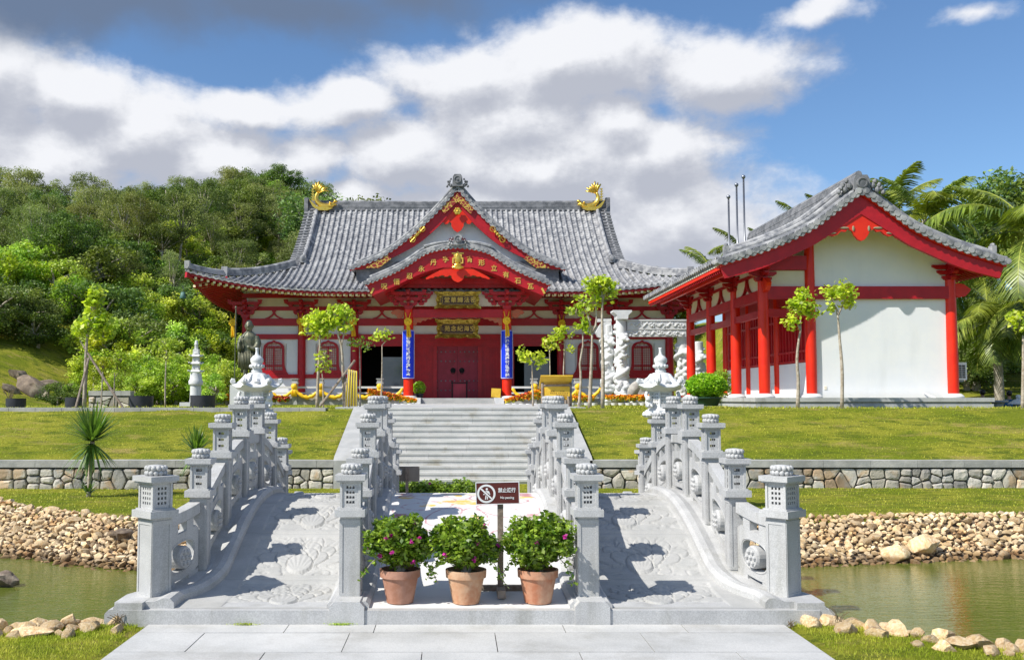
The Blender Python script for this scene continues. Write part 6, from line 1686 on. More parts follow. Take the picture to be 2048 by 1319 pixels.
flowerbed(428, 474, 792, 790, 811, 38, [('marigolds', 'marig', 0, 1)], 'low strip of orange marigolds left of the left lantern', False, n=350)
flowerbed(538, 574, 794, 796, 812, 38, [('celosias', 'celos', 0, 1)], 'patch of dark red foliage right of the left lantern', False, n=300)
# small props near the door
D = 47.9; x, z = PX(919, 800, D); z = ZF
tb_ = empty('offering_box', (x, D, z), label='dark red offering box with a rack top in front of the closed doors', cat='offering box')
b_ = MB(); b_.box(x-.30, x+.30, D-.2, D+.2, z, z+.72); b_.build('box_body', 'door', tb_)
b_ = MB(); b_.box(x-.42, x+.42, D-.24, D+.24, z+.76, z+.80)
for q in (-1, 1):
    for r_ in (-1, 1): b_.box(x+q*.37-.03, x+q*.37+.03, D+r_*.2-.03, D+r_*.2+.03, z, z+.9)
b_.build('stand', 'dark', tb_)
D = 46.0; x, z = PX(992, 785, D); o = MB(); o.prism([(x-.22, z-.2), (x+.2, z-.24), (x+.24, z+.2), (x-.2, z+.22)], 'y', D-.1, D+.4); tag(o.build('cloth_covered_box', 'yellp'), 'yellow cloth-covered box beside the right porch column', 'box')
def pottedplant(px, py, D, r_, pr, ph, lab, lm, pm, n, name='potted_shrub', zs_=1., cat='plant', leaf=.09, grp=None, flowers=0):
    x, z = PX(px, py, D); o = empty(name, (x, D, z), label=lab, cat=cat, group=grp); g = np.random.default_rng(px)
    p = MB(); p.lathe([(pr*.72, z), (pr*.95, z+ph*.85), (pr*1.05, z+ph*.86), (pr*1.05, z+ph), (pr*.92, z+ph), (pr*.88, z+ph*.85)], 24, (x, D, 0)); p.build('pot', pm, o, smooth=True, sharp=35)
    C = np.concatenate([clump(g, (x, D, z+ph+r_*zs_*.85), (r_, r_, r_*zs_), int(n*.6), .75), clump(g, (x, D, z+ph+r_*zs_*.85), (r_*.9, r_*.9, r_*zs_*.9), int(n*.4), 0)])
    C = C[C[:, 2] > z+ph*.8]; quadmesh('foliage', leaves(g, C, leaf, leaf*.5), lm, o)
    t_ = MB(); 
    for k in range(5): a = k*1.3; t_.tube([(x, D, z+ph*.5), (x+r_*.5*math.cos(a), D+r_*.5*math.sin(a), z+ph+r_*.8)], .02, 5)
    t_.build('stem', 'bark', o)
    return o
pottedplant(838, 799, 46.9, .34, .22, .3, 'small potted green plant between the left porch column and the door', 'lf_shrub', 'black', 900, leaf=.10)
pottedplant(1413, 811, 28.3, .63, .45, .26, 'round clipped bright green shrub in a dark green pot left of the side hall', 'lf_shrub', mat('dark_green_pot', (.015,.05,.03), rough=.4), 5200, zs_=.62, leaf=.095)
# ================================================================ information board
D = 29.5; x = PX(1110, 780, D)[0]; Z = lambda py: PX(914, py, D)[1]; X = lambda px: PX(px, 780, D)[0]
kb = empty('information_board', (x, D, TZ), label='yellow information board with a small roof on round log posts', cat='information board')
b_ = MB(); b_.add([(X(1080), D-.28, Z(750)), (X(1144), D-.28, Z(750)), (X(1142), D+.28, Z(771)), (X(1079), D+.28, Z(774)), (X(1080), D-.28, Z(752.5)), (X(1144), D-.28, Z(752.5)), (X(1142), D+.28, Z(774)), (X(1079), D+.28, Z(777))], [(0,1,2,3), (4,7,6,5), (0,4,5,1), (1,5,6,2), (2,6,7,3), (3,7,4,0)]); b_.build('little_roof', 'yellp', kb)
MB().box(X(1089), X(1139), D-.06, D-.02, Z(799), Z(773)).build('text_panel', 'yellp', kb)
b_ = MB(); b_.tube([(X(1087), D-.05, Z(770.5)), (X(1140), D-.05, Z(769.5))], .035, 8); b_.build('top_log', 'wood', kb)
for p in (1085, 1141): MB().tube([(X(p), D, TZ-.1), (X(p), D, Z(765))], .045, 9).build('post', 'wood', kb)
for k in range(6): MB().tube([(X(1107+5.8*k), D-.12, TZ-.1), (X(1107+5.8*k), D-.12, Z(799 if k % 2 == 0 else 792))], .043, 9).build('log_paling', 'wood', kb)
t_ = MB(); rg = random.Random(2)
for (py, a, b2) in ((782, 1101, 1107), (782, 1120, 1128), (786, 1100, 1112), (786, 1116, 1134), (790, 1112, 1136), (793.5, 1112, 1136)):
    xx = X(a)
    while xx < X(b2): w_ = rg.uniform(.02, .05); t_.box(xx, xx+w_, D-.064, D-.0605, Z(py+1), Z(py-1)); xx += w_+.02
t_.build('small_print', mat('brown_print', (.25,.13,.02), rough=.7), kb)
# striped cloth tied to a tree, prop poles
D = 27.4; X = lambda px: PX(px, 780, D)[0]; Z = lambda py: PX(914, py, D)[1]
M['stripe'] = bpy.data.materials.new('striped_cloth'); M['stripe'].use_nodes = True; t = NT(M['stripe'].node_tree); b = t.t.nodes['Principled BSDF']
sp_ = t.n('ShaderNodeSeparateXYZ'); t.t.links.new(t.n('ShaderNodeTexCoord').outputs['Object'], sp_.inputs[0])
t.put(b.inputs['Base Color'], t.mix(t.m('GREATER_THAN', t.m('SINE', t.m('MULTIPLY', sp_.outputs[0], 88)), .1), (.50,.44,.33), (.80,.62,.03))); b.inputs['Roughness'].default_value = .8
o = MB(); n = 24; vs = []
for i in range(n+1):
    f = i/n; px_ = 693+25*f; yy = D-.08+.035*math.sin(f*26)
    vs += [(X(697+18*f), yy, Z(738+4*f)), (X(px_-2), yy*1.0+.01*math.sin(f*40), Z(812))]
o.add(vs, [(2*i, 2*i+1, 2*i+3, 2*i+2) for i in range(n)]); c = o.build('striped_cloth', 'stripe', smooth=True); sm = c.modifiers.new('s', 'SOLIDIFY'); sm.thickness = .012
tag(c, 'yellow and grey striped cloth hanging from the leaning-pole tree left of the stairs', 'cloth')
# black tubs
for (px0, px1, py0, py1, lab) in ((13, 51, 796, 813, 'smallest black planting tub at the far left'), (131, 172, 794, 813, 'black planting tub behind the staked tree'), (258, 306, 791, 813, 'black planting tub between the staked tree and the pagoda'), (381, 430, 790, 813, 'black planting tub in front of the stone pagoda')):
    D = 28.3; xa, xb = PX(px0, 800, D)[0], PX(px1, 800, D)[0]; r_ = (xb-xa)/2; xm = (xa+xb)/2; z1 = PX(914, py0, D)[1]; o = empty('planting_tub', (xm, D, TZ), label=lab, cat='tub', group='black planting tubs on the lawn')
    MB().lathe([(r_*.98, TZ-.1), (r_, z1), (r_*.96, z1), (r_*.94, TZ+.1)], 28, (xm, D, 0)).build('tub_wall', 'black', o, smooth=True, sharp=40)
    MB().lathe([(r_*.93, z1-.08), (.01, z1-.05)], 20, (xm, D, 0)).build('earth', 'soil', o)
# boulders at left
def ongr(px, py):
    D = 27.5
    while D < 60:
        X_, Z_ = PX(px, py, D)
        if gz(X_, D) >= Z_: return X_, D, Z_
        D += .15
    return X_, D, gz(X_, D)
for i, (px, py, r_, k, sc, rz, lab) in enumerate(((38, 757, .34, 1, (1,.8,1), 0, 'rounded boulder at the top of the left rock group'), (72, 792, .55, 0, (1.15,.8,1.15), -.2, 'largest dark slanting boulder in the left rock group'), (102, 778, .38, 2, (1,.8,1), .6, 'pale-topped boulder behind the large slanting one'), (140, 788, .42, 1, (1.2,.8,1), 1.2, 'wide boulder at the right of the left rock group'), (22, 783, .26, 2, (1,.8,1), .3, 'small round boulder on the grass at far left'), (172, 790, .30, 0, (1,.8,1.1), 2, 'boulder behind the staked tree'), (118, 803, .30, 2, (1.2,.8,.9), 2.6, 'low boulder in front of the left rock group'), (186, 804, .22, 1, (1,.8,1), 1, 'small dark boulder right of the staked tree'), (92, 800, .26, 1, (1,1,1), 2, 'small boulder wedged below the slanting one'))):
    X_, D, Z_ = ongr(px, py); o = bpy.data.objects.new('boulder', RB[k]); COL.objects.link(o)
    o.location = (X_, D, Z_+r_*.35*sc[2]); r_ *= 1.55; o.scale = (r_*sc[0], r_*sc[1], r_*sc[2]*1.05); o.rotation_euler = (.15*i, .5-.2*(i % 4), rz); tag(o, lab, 'boulder')
# low stone wall behind the tubs at left
vor_wall(PX(178, 800, 30.5)[0], PX(262, 800, 30.5)[0], 30.5, TZ-.05, PX(914, 786, 30.5)[1]-.1, 14, 'low rubble wall behind the staked tree')
# ================================================================ foreground: bougainvilleas and the sign
def boug(px, pyb, D, seed, m2, lab, r_=(.30,.27,.225), n=3900, fl=14, poth=.30, prr=.185, terra='terra'):
    x, z = PX(px, pyb, D); z = dz(D)+.004; g = np.random.default_rng(seed); o = empty('potted_bougainvillea', (x, D, z), label=lab, cat='potted plant', group=None)
    p = MB(); p.lathe([(prr*.66, z), (prr*.90, z+poth*.76), (prr*1.0, z+poth*.77), (prr*1.02, z+poth), (prr*.93, z+poth), (prr*.86, z+poth*.88)], 32, (x, D, 0)); p.build('pot', terra, o, smooth=True, sharp=30)
    MB().lathe([(prr*.87, z+poth*.88), (.01, z+poth*.90)], 20, (x, D, 0)).build('earth', 'soil', o)
    cz = z+poth+.245; cl = []; br = MB()
    for k in range(64):
        d = g.normal(size=3); d /= np.linalg.norm(d); d[2] = d[2]*.9+.05; c = np.array((x, D, cz))+d*np.array(r_)*(.55+.5*g.random()); cl.append(clump(g, c, (.095, .095, .08), int(n/52), 0))
        if k % 2 == 0: br.tube(polyl([(x+.03*d[0], D+.03*d[1], z+poth*.9), (x+.12*d[0], D+.1*d[1], z+poth+.15), tuple(c)], 6), [.012, .010, .008, .006, .005, .004], 5)
    cl.append(clump(g, (x, D, cz), (r_[0]*.8, r_[1]*.8, r_[2]*.8), int(n*.45), 0)); cl.append(clump(g, (x, D, z+poth+.10), (r_[0]*.6, r_[1]*.6, .10), int(n*.10), 0))
    for k in range(2):                               # drooping shoots
        a = g.uniform(-.6, .6)+(0 if k % 2 else math.pi); e = (x+math.cos(a)*.36, D-.12, z+poth-.06-.05*k); pts = polyl([(x+.05*math.cos(a), D, z+poth), (x+.22*math.cos(a), D-.08, z+poth+.10), e], 12); br.tube(pts, .004, 4)
        cl.append(np.array([tuple(p) for p in pts[3:] for _ in range(3)])+g.normal(size=(27, 3))*.018)
    br.build('branches', 'bark', o); C = np.concatenate(cl); quadmesh('foliage', leaves(g, C, .058, .032, .5), 'lf_boug', o)
    F_ = []
    for k in range(fl):
        d = g.normal(size=3); d /= np.linalg.norm(d); d[1] = -abs(d[1]); c = np.array((x, D, cz))+d*np.array(r_)*1.0; c[2] = max(c[2], z+poth+.08); F_.append(clump(g, c, .022, 9, 0))
    if F_: quadmesh('flowers', leaves(g, np.concatenate(F_), .034, .028, .2), 'petal', o)
    return o
M['terra2'] = mat('pale_terracotta', (.50,.27,.15), (.58,.38,.24), 6, .85, bump=.2, bsc=30, stain=(4,.45,.65,(1,1,1),(.42,.15,.06),.7))
M['terra3'] = mat('brown_terracotta', (.33,.15,.09), (.42,.22,.15), 7, .85, bump=.2, bsc=30)
boug(800, 1200, 8.86, 4, None, 'left potted bougainvillea with the most magenta flowers', fl=11, terra='terra3')
boug(932, 1203, 8.84, 5, None, 'middle potted bougainvillea in the palest terracotta pot', fl=5, terra='terra2', r_=(.30,.27,.21))
boug(1076, 1201, 8.85, 6, None, 'right potted bougainvillea beside the right centre post', fl=3, terra='terra', r_=(.315,.27,.24))
for i, (px, lab) in enumerate(((812, 'bougainvillea at the far end of the bridge, left of the blank board'), (868, 'bougainvillea at the far end of the bridge, middle of the row'), (925, 'bougainvillea at the far end of the bridge, nearest the red-brown sign'))):
    boug(px, 990, 15.25, 30+i, None, lab, r_=(.30,.24,.19), n=1500, fl=2, poth=.22, prr=.15)
D = 9.15; x0_, z0_ = PX(995, 985, D); dk_ = dz(D)
sg = empty('no_passing_sign', (x0_, D, dk_), label='red-brown no-passing sign on a wooden post behind the potted plants', cat='sign')
MB().box(x0_+.0, x0_+.055, D+.0, D+.045, dk_, z0_).build('post', 'wood', sg)
b_ = MB(); b_.box(x0_-.32, x0_+.5, D+.10, D+.16, dk_+.0, dk_+.06); b_.box(x0_-.01, x0_+.065, D-.22, D+.099, dk_+.005, dk_+.075); b_.build('foot', 'wood', sg)
Tm = Matrix.Translation((x0_, D-.012, z0_)) @ Matrix.Rotation(R(-1.2), 4, 'Y')
wB, hB = .41, .205
def tb(mb, *a): return mb
b_ = MB(); b_.box(-wB/2, wB/2, -.006, .006, -hB/2, hB/2, Tm); b_.build('board', 'brown', sg)
b_ = MB()
for (a, b2, c, d) in ((-wB/2-.004, wB/2+.004, hB/2-.003, hB/2+.004), (-wB/2-.004, wB/2+.004, -hB/2-.004, -hB/2+.003), (-wB/2-.004, -wB/2+.003, -hB/2+.003, hB/2-.003), (wB/2-.003, wB/2+.004, -hB/2+.003, hB/2-.003)): b_.box(a, b2, -.009, .008, c, d, Tm)
b_.build('border', 'white', sg)
def TM(v): return Tm @ Vector(v)
b_ = MB(); cx_, cz_ = -.108, -.003; n = 40; vs = []
for rr in (.088, .069):
    for j in range(n): a = 2*math.pi*j/n; vs.append(TM((cx_+rr*math.cos(a), -.0085, cz_+rr*math.sin(a))))
b_.add(vs, [(j, (j+1) % n, n+(j+1) % n, n+j) for j in range(n)])
a, c = (cx_-.052, cz_+.050), (cx_+.052, cz_-.050)
b_.build('prohibition_ring', 'white', sg)
fg = MB(); y_ = -.0079
def pol(mb, pts, y=y_): mb.add([TM((p[0], y, p[1])) for p in pts], [tuple(range(len(pts)))])
hx, hz__ = cx_+.006, cz_+.043
pol(fg, [(hx+.011*math.cos(2*math.pi*k/14), hz__+.011*math.sin(2*math.pi*k/14)) for k in range(14)])
pol(fg, [(hx-.016, hz__-.016), (hx+.016, hz__-.016), (hx+.020, hz__-.030), (hx+.012, hz__-.048), (hx-.012, hz__-.048), (hx-.018, hz__-.028)])
for pts in ([(hx+.014, hz__-.017), (hx+.022, hz__-.022), (hx+.032, hz__-.052), (hx+.024, hz__-.054), (hx+.013, hz__-.030)], [(hx-.014, hz__-.020), (hx-.010, hz__-.032), (hx-.028, hz__-.056), (hx-.036, hz__-.050)], [(hx-.012, hz__-.049), (hx-.001, hz__-.049), (hx-.010, hz__-.098), (hx-.020, hz__-.098)], [(hx+.001, hz__-.049), (hx+.012, hz__-.049), (hx+.008, hz__-.098), (hx-.002, hz__-.098)]): pol(fg, pts, -.0077)
fg.build('walking_figure', 'white', sg)
sl_ = MB(); d_ = Vector((c[0]-a[0], 0, c[1]-a[1])).normalized(); nv = Vector((-d_.z, 0, d_.x))
for (w_, y, m_) in ((.0125, -.0092, 'brown'), (.0075, -.0096, 'white')):
    q = MB(); q.add([TM(Vector((p[0], y, p[1]))+nv*e*w_) for p, e in ((a, 1), (a, -1), (c, -1), (c, 1))], [(0,1,2,3)]); q.build('slash', m_, sg)
for k, c in enumerate('禁止通行'): textmesh('white_letter', c, .047, 'white', sg, tuple(TM((.026+.042*k, -.009, .024))), ext=.001, bold=.0008, sx=.92)
textmesh('white_letter', 'No passing', .031, 'white', sg, tuple(TM((.090, -.009, -.044))), ext=.001, bold=.0004, sx=.95)
# back of another board at the far end of the bridge
D = 15.0; X = lambda px: PX(px, 950, D)[0]; Z = lambda py: PX(914, py, D)[1]
o = empty('board_back', (X(814), D, 0), label='blank grey-brown back of a signboard on a post beyond the bridge', cat='sign')
MB().box(X(790), X(839), D, D+.02, Z(962), Z(932)).build('board', mat('grey_brown_board', (.25,.21,.17), (.30,.25,.20), 4, .8), o)
MB().box(X(811), X(817), D-.04, D-.001, 0, Z(933)).build('post', 'wood', o)
# ================================================================ people and furniture at the far right
def sitter(px, py, D, lab, shirt, zg_, face=0.):
    x, z = PX(px, py, D); o = empty('person', (x, D, zg_), label=lab, cat='person'); b_ = MB(); s_ = zg_+.43
    ring_loft(b_, [(x, D, s_-.05, .17, .13), (x, D, s_+.1, .17, .125), (x, D, s_+.3, .18, .12), (x, D-.01, s_+.45, .205, .11), (x, D-.01, s_+.52, .13, .09), (x, D-.01, s_+.56, .06, .06), (x, D-.01, s_+.62, .052, .055)], 14)
    b_.ball((x, D+.01, s_+.73), (.082, .10, .115), 12, 9); b_.ball((x, D+.11, s_+.72), (.016, .02, .022), 6, 5)
    for q in (-1, 1):
        b_.tube([(x+q*.19, D-.01, s_+.47), (x+q*.24, D+.05, s_+.25), (x+q*.14, D+.27, s_+.24)], [.055, .045, .035], 9)
        for k in range(5): b_.tube([(x+q*(.12+.012*k), D+.29, s_+.25), (x+q*(.10+.012*k), D+.35, s_+.245)], .009, 5)
        b_.tube([(x+q*.09, D, s_), (x+q*.11, D+.42, s_+.02), (x+q*.11, D+.46, zg_+.08)], [.085, .065, .05], 9); b_.ball((x+q*.11, D+.52, zg_+.05), (.045, .11, .045), 8, 6)
        b_.ball((x+q*.085, D, s_+.72), (.012, .025, .03), 6, 5)
    body = vox(b_, 'body', mat('skin', (.42,.25,.17), rough=.6), o, .014)
    h = MB(); h.ball((x, D-.015, s_+.755), (.094, .105, .112), 12, 9); h.build('hair', mat('black_hair', (.012,.01,.01), rough=.5), o, smooth=True)
    c = MB(); ring_loft(c, [(x, D, s_-.06, .185, .145), (x, D, s_+.1, .185, .14), (x, D, s_+.3, .197, .135), (x, D-.01, s_+.455, .222, .125), (x, D-.01, s_+.535, .14, .10)], 16)
    for q in (-1, 1): c.tube([(x+q*.185, D-.01, s_+.48), (x+q*.245, D+.04, s_+.26)], [.07, .06], 9)
    c.build('shirt', shirt, o, smooth=True)
    MB().lathe([(.17, zg_), (.15, zg_+.3), (.19, s_-.04)], 14, (x, D, 0)).build('stool', 'granite', o) if False else None
    return o
zgp = TZ-.75
sitter(2018, 785, 35.0, 'person in a blue shirt sitting with their back turned at the far right', mat('blue_shirt', (.02,.12,.30), rough=.8), PX(914, 781, 35)[1]-1.28)
sitter(1965, 785, 35.6, 'person in a teal shirt bending low behind the end of the side hall platform', mat('teal_shirt', (.02,.25,.20), rough=.8), PX(914, 779, 35.6)[1]-1.28)
for px, lab in ((2018, 'stone stool under the person in the blue shirt'), (1965, 'stone stool under the person in the teal shirt')):
    x = PX(px, 800, 35.1 if px > 2000 else 35.7)[0]; D = 35.0 if px > 2000 else 35.6; tag(MB().lathe([(.15, zgp-.05), (.18, zgp+.15), (.15, .0+PX(914, 781, 35)[1]-1.28+.37)], 16, (x, D, 0)).build('stone_stool', 'granite', smooth=True, sharp=40), lab, 'stool')
x, z = PX(1996, 803, 34.2); o = empty('stone_table', (x, 34.2, zgp), label='round dark stone table in front of the person in blue', cat='table')
MB().lathe([(.30, z-.03), (.33, z), (.33, z+.05), (.30, z+.06)], 24, (x, 34.2, 0)).build('table_top', 'granite', o, smooth=True, sharp=40); MB().lathe([(.2, zgp-.1), (.14, z-.2), (.22, z-.03)], 14, (x, 34.2, 0)).build('pedestal', 'granite', o, smooth=True, sharp=40)
x, z = PX(2037, 806, 33); o = empty('small_lantern', (x, 33, zgp), label='low white stone lantern with a domed cap at the right edge', cat='stone lantern')
MB().lathe([(.34, z-.03), (.30, z+.02), (.14, z+.12), (.08, z+.15)], 16, (x, 33, 0)).build('cap', 'marble', o, smooth=True, sharp=40); MB().lathe([(.05, z+.14), (.075, z+.2), (.075, z+.27), (.03, z+.30)], 12, (x, 33, 0)).build('knob', 'marble', o, smooth=True); MB().lathe([(.2, zgp-.15), (.17, z-.03)], 8, (x, 33, 0)).build('chamber', 'granite', o)
# ================================================================ young trees on the lawn
def young(base, D, trunk, crowns, lab, seed, r0=.055, leaf=.17, stakes=(), lm='lf_young', dead=0):
    g = np.random.default_rng(seed); bx, bz = PX(base[0], base[1], D); bz = min(bz, gz(bx, D)+.02)
    o = empty('young_tree', (bx, D, bz), label=lab, cat='tree', group=None); t_ = MB()
    for k, br in enumerate(trunk):
        pts = [(*[PX(px, py, D)[0]], D+.0, PX(px, py, D)[1]) for px, py in br]
        if k == 0: pts[0] = (bx, D, bz-.05)
        pts = polyl([(p[0], p[1]+.05*mnoise.noise(Vector(p)*.9), p[2]) for p in pts], 10 if k == 0 else 7)
        ra = r0 if k == 0 else r0*.55
        t_.tube(pts, [ra*(1-.55*i/(len(pts)-1))*(1+.12*mnoise.noise(Vector(pts[i])*5)) for i in range(len(pts))], 8)
    cl = []
    for (px, py, rx_, ry_, n) in crowns:
        c = PX(px, py, D); r_ = (rx_*D/F, rx_*D/F*.8, ry_*D/F)
        n = int(n*1.9); nb = max(4, n//15)
        for q in range(nb):
            d = g.normal(size=3); d /= np.linalg.norm(d); cc = np.array((c[0], D, c[1]))+d*np.array(r_)*(.3+.6*g.random()); cl.append(clump(g, cc, (.23, .20, .20), n//nb+1, 0))
            t_.tube([(c[0]+(cc[0]-c[0])*.1, D, c[1]-r_[2]*.7), tuple((cc+np.array((c[0], D, c[1]-r_[2]*.5)))/2), tuple(cc)], [.016, .011, .006], 5)
    t_.build('trunk', 'bark', o, smooth=True)
    leaf *= .80; C = np.concatenate(cl); quadmesh('crown', leaves(g, C, leaf, leaf*.82, .7, .45), lm, o)
    if stakes:
        s_ = MB()
        for (a, b_, dy) in stakes: A = PX(a[0], a[1], D-dy); B = PX(b_[0], b_[1], D); s_.tube([(A[0], D-dy, A[1]), (B[0], D, B[1])], .035, 7)
        s_.build('support_pole', 'wood', o)
    return o
young((168,812), 27.6, [[(168,812),(170,740),(174,680),(182,620),(190,590)], [(172,700),(160,680)], [(176,660),(182,655)]], [(190,605,20,28,150), (205,640,14,18,60), (165,655,14,16,50), (205,665,15,14,50), (185,650,16,20,40)], 'young tree braced by long leaning poles at the left of the lawn', 1, .06, .2, stakes=(((152,814),(178,715),.5), ((246,815),(175,705),.3), ((170,813),(175,715),-.4)))
young((203,812), 28.4, [[(203,812),(204,770),(206,735)]], [(207,722,16,20,90)], 'thin young tree with yellowing leaves just right of the braced tree', 2, .03, .13, lm='lf_bush')
young((228,812), 28.8, [[(228,812),(229,770),(229,745)], [(229,755),(240,740)]], [(236,722,26,24,170), (250,740,14,14,50)], 'small pale-trunked tree with yellow foliage, third from the left', 3, .03, .13, lm='lf_bush')
young((330,812), 29, [[(330,812),(331,760),(333,700)]], [(332,705,14,22,60), (330,680,10,12,24)], 'slender sparse tree just left of the stone pagoda', 4, .03, .12, lm='lf_bush')
young((634,812), 27.8, [[(634,812),(637,740),(640,690),(639,655)]], [(640,640,32,22,190), (615,650,14,18,60), (660,640,20,20,90), (640,665,22,12,60)], 'young tree with a wide drooping bright crown left of the striped cloth', 5, .055)
young((647,813), 27.5, [[(647,813),(646,770),(644,745)]], [(649,725,12,18,46), (648,705,9,8,14)], 'short thin tree with yellow-green leaves left of the striped cloth', 6, .028, .14, lm='lf_bush')
young((689,812), 27.7, [[(689,812),(686,740),(683,690),(676,670),(690,640),(696,632)], [(683,690),(688,665),(686,645)]], [(682,628,26,18,120), (690,650,18,14,40)], 'forked tree tied to the striped cloth and propped by a leaning pole', 7, .055, .17, stakes=(((640,812),(710,720),.3), ((698,813),(688,745),.3)))
young((720,812), 28.2, [[(720,812),(720,760),(719,692)]], [(716,682,18,10,34), (735,690,12,8,14)], 'thin tree with a few reddish leaves left of the hall steps', 8, .028, .13, lm='lf_bush')
young((762,790), 30, [[(762,790),(764,740),(764,690)], [(764,690),(771,682)]], [(752,670,9,9,16), (773,668,10,7,14), (764,676,10,8,10)], 'nearly leafless sapling in front of the left dark opening', 9, .03, .16)
young((1066,800), 31, [[(1066,800),(1065,760),(1063,718)]], [(1050,710,12,14,52), (1078,716,12,13,46)], 'small two-lobed leafy sapling in front of the right dark opening', 10, .034, .17)
young((1100,752), 32, [[(1100,790),(1100,745),(1099,700)]], [(1100,688,17,18,90), (1118,672,10,8,16)], 'small yellow-green tree rising behind the information board, left one', 11, .034, .17)
young((1127,752), 32, [[(1127,790),(1127,745),(1129,690),(1128,678)], [(1129,682),(1140,672)]], [(1124,665,12,8,16), (1140,694,8,7,12), (1115,660,12,10,26), (1145,670,8,8,8)], 'sparse small tree rising behind the information board, right one', 12, .034, .16)
young((1157,812), 27.6, [[(1157,812),(1162,760),(1160,725),(1166,690),(1164,655)]], [(1165,648,12,14,40), (1172,660,9,9,14)], 'wavy slender tree, leftmost of the three near the dragon gate', 13, .045)
young((1179,812), 27.5, [[(1179,812),(1182,745),(1184,690),(1184,662)], [(1184,665),(1178,640),(1172,618),(1168,605)], [(1184,665),(1193,645),(1191,615),(1190,590),(1182,578)]], [(1170,612,14,10,30), (1152,622,11,9,26), (1195,598,12,16,46), (1162,600,9,7,12)], 'forked tree, middle of the three near the dragon gate', 14, .062)
young((1205,813), 27.4, [[(1205,813),(1206,740),(1205,680),(1204,620),(1205,598),(1202,575)], [(1205,600),(1211,580),(1212,560)], [(1205,605),(1196,585)]], [(1200,570,28,18,150), (1220,580,16,20,60), (1185,572,13,12,40)], 'tallest of the three slender trees, right one beside the dragon columns', 15, .062)
young((1595,811), 27.8, [[(1595,811),(1597,760),(1594,725),(1596,690),(1601,660),(1600,640)], [(1600,660),(1592,638)]], [(1600,610,24,20,150), (1582,640,14,12,44), (1610,590,20,12,60), (1625,625,10,12,28), (1650,580,8,8,10)], 'young tree standing before the side hall gallery', 16, .06)
young((1684,813), 27.5, [[(1684,813),(1684,740),(1680,680),(1676,635),(1672,615)], [(1676,630),(1690,600)], [(1675,622),(1662,598)]], [(1680,586,34,13,120), (1655,588,14,10,34), (1700,610,10,14,26), (1662,612,10,10,20), (1690,568,14,6,14)], 'young tree with a flat open crown before the white side hall wall', 17, .06)
young((2046,812), 27.5, [[(2046,812),(2046,740),(2046,670)]], [(2040,640,24,26,120)], 'young tree cut by the right edge of the view', 18, .06)
# ================================================================ yuccas
def yucca(px, pyb, D, trunk_py, n, L_, lab, low=0, seed=1):
    x, z = PX(px, pyb, D); z = gz(x, D); o = empty('yucca', (x, D, z), label=lab, cat='plant'); tx, tz = PX(px+ (8 if low else 4), trunk_py, D)
    MB().tube(polyl([(x, D, z-.05), (x+.02, D, z+(tz-z)*.4), (tx, D, tz)], 8), [.05,.045,.04,.04,.04,.045,.045,.05], 8).build('trunk', 'bark', o, smooth=True)
    g = np.random.default_rng(seed); Q = []
    def fan(cx, cz, n, L_, lo, hi):
        for k in range(n):
            a = g.uniform(0, 2*math.pi); e = g.uniform(lo, hi); d = np.array((math.cos(a)*math.cos(e), math.sin(a)*math.cos(e), math.sin(e))); s_ = np.cross(d, (0, 0, 1.)); s_ /= np.linalg.norm(s_)+1e-6
            L = L_*g.uniform(.75, 1.1); p = np.array((cx, D, cz)); seg = 4; prev = p; dr = g.uniform(.1, .5)*(1.2-e) 
            for i in range(seg):
                f0, f1 = i/seg, (i+1)/seg; q = p+d*L*f1+np.array((0, 0, -L*dr*f1**2.2*.5)); w0 = .026*(1-f0**2)+.003; w1 = .026*(1-f1**2)+.001
                Q.append(np.array([prev-s_*w0, prev+s_*w0, q+s_*w1, q-s_*w1])); prev = q
    fan(tx, tz, n, L_, .1, 1.5); fan(tx, tz-.04, n//3, L_*.8, -1.1, .0)
    if low: fan(x, z+.05, 22, .32, .3, 1.3)
    quadmesh('foliage', np.array(Q), 'lf_yucca', o)
yucca(177, 982, 19.6, 882, 170, .86, 'tall yucca with a slender trunk on the left lower lawn', 1, 3)
yucca(388, 935, 20.9, 905, 110, .60, 'shorter yucca hidden behind the left bridge railing', 0, 4)
# ================================================================ forest
def crown_mesh(name, seed, R_, H_, nl, leaf, m, shape='round', nclump=34, asp=.55):
    g = np.random.default_rng(seed); cl = []; cen = []
    for k in range(nclump):
        if shape == 'round': d = g.normal(size=3); d /= np.linalg.norm(d); c = d*np.array((R_, R_, H_/2))*(.45+.5*g.random())+np.array((0, 0, 0)); r_ = R_*.30*g.uniform(.7, 1.25)
        elif shape == 'tall': t_ = g.random(); rr = R_*(.35+.65*math.sin(math.pi*(.12+.80*t_)))*g.uniform(.2, .9); a = g.uniform(0, 6.28); c = np.array((rr*math.cos(a), rr*math.sin(a), (t_-.5)*H_)); r_ = R_*.33*g.uniform(.6, 1.2)
        else: a = g.uniform(0, 6.28); rr = R_*math.sqrt(g.random())*.9; c = np.array((rr*math.cos(a), rr*math.sin(a), H_*(g.random()-.35)*(1-.45*rr/R_))); r_ = R_*.28*g.uniform(.7, 1.3)
        cen.append(c); cl.append(clump(g, c, (r_, r_, r_*.72), nl//nclump, .35))
    C = np.concatenate(cl); return leaves(g, C, leaf, leaf*asp, .6, .2), cen
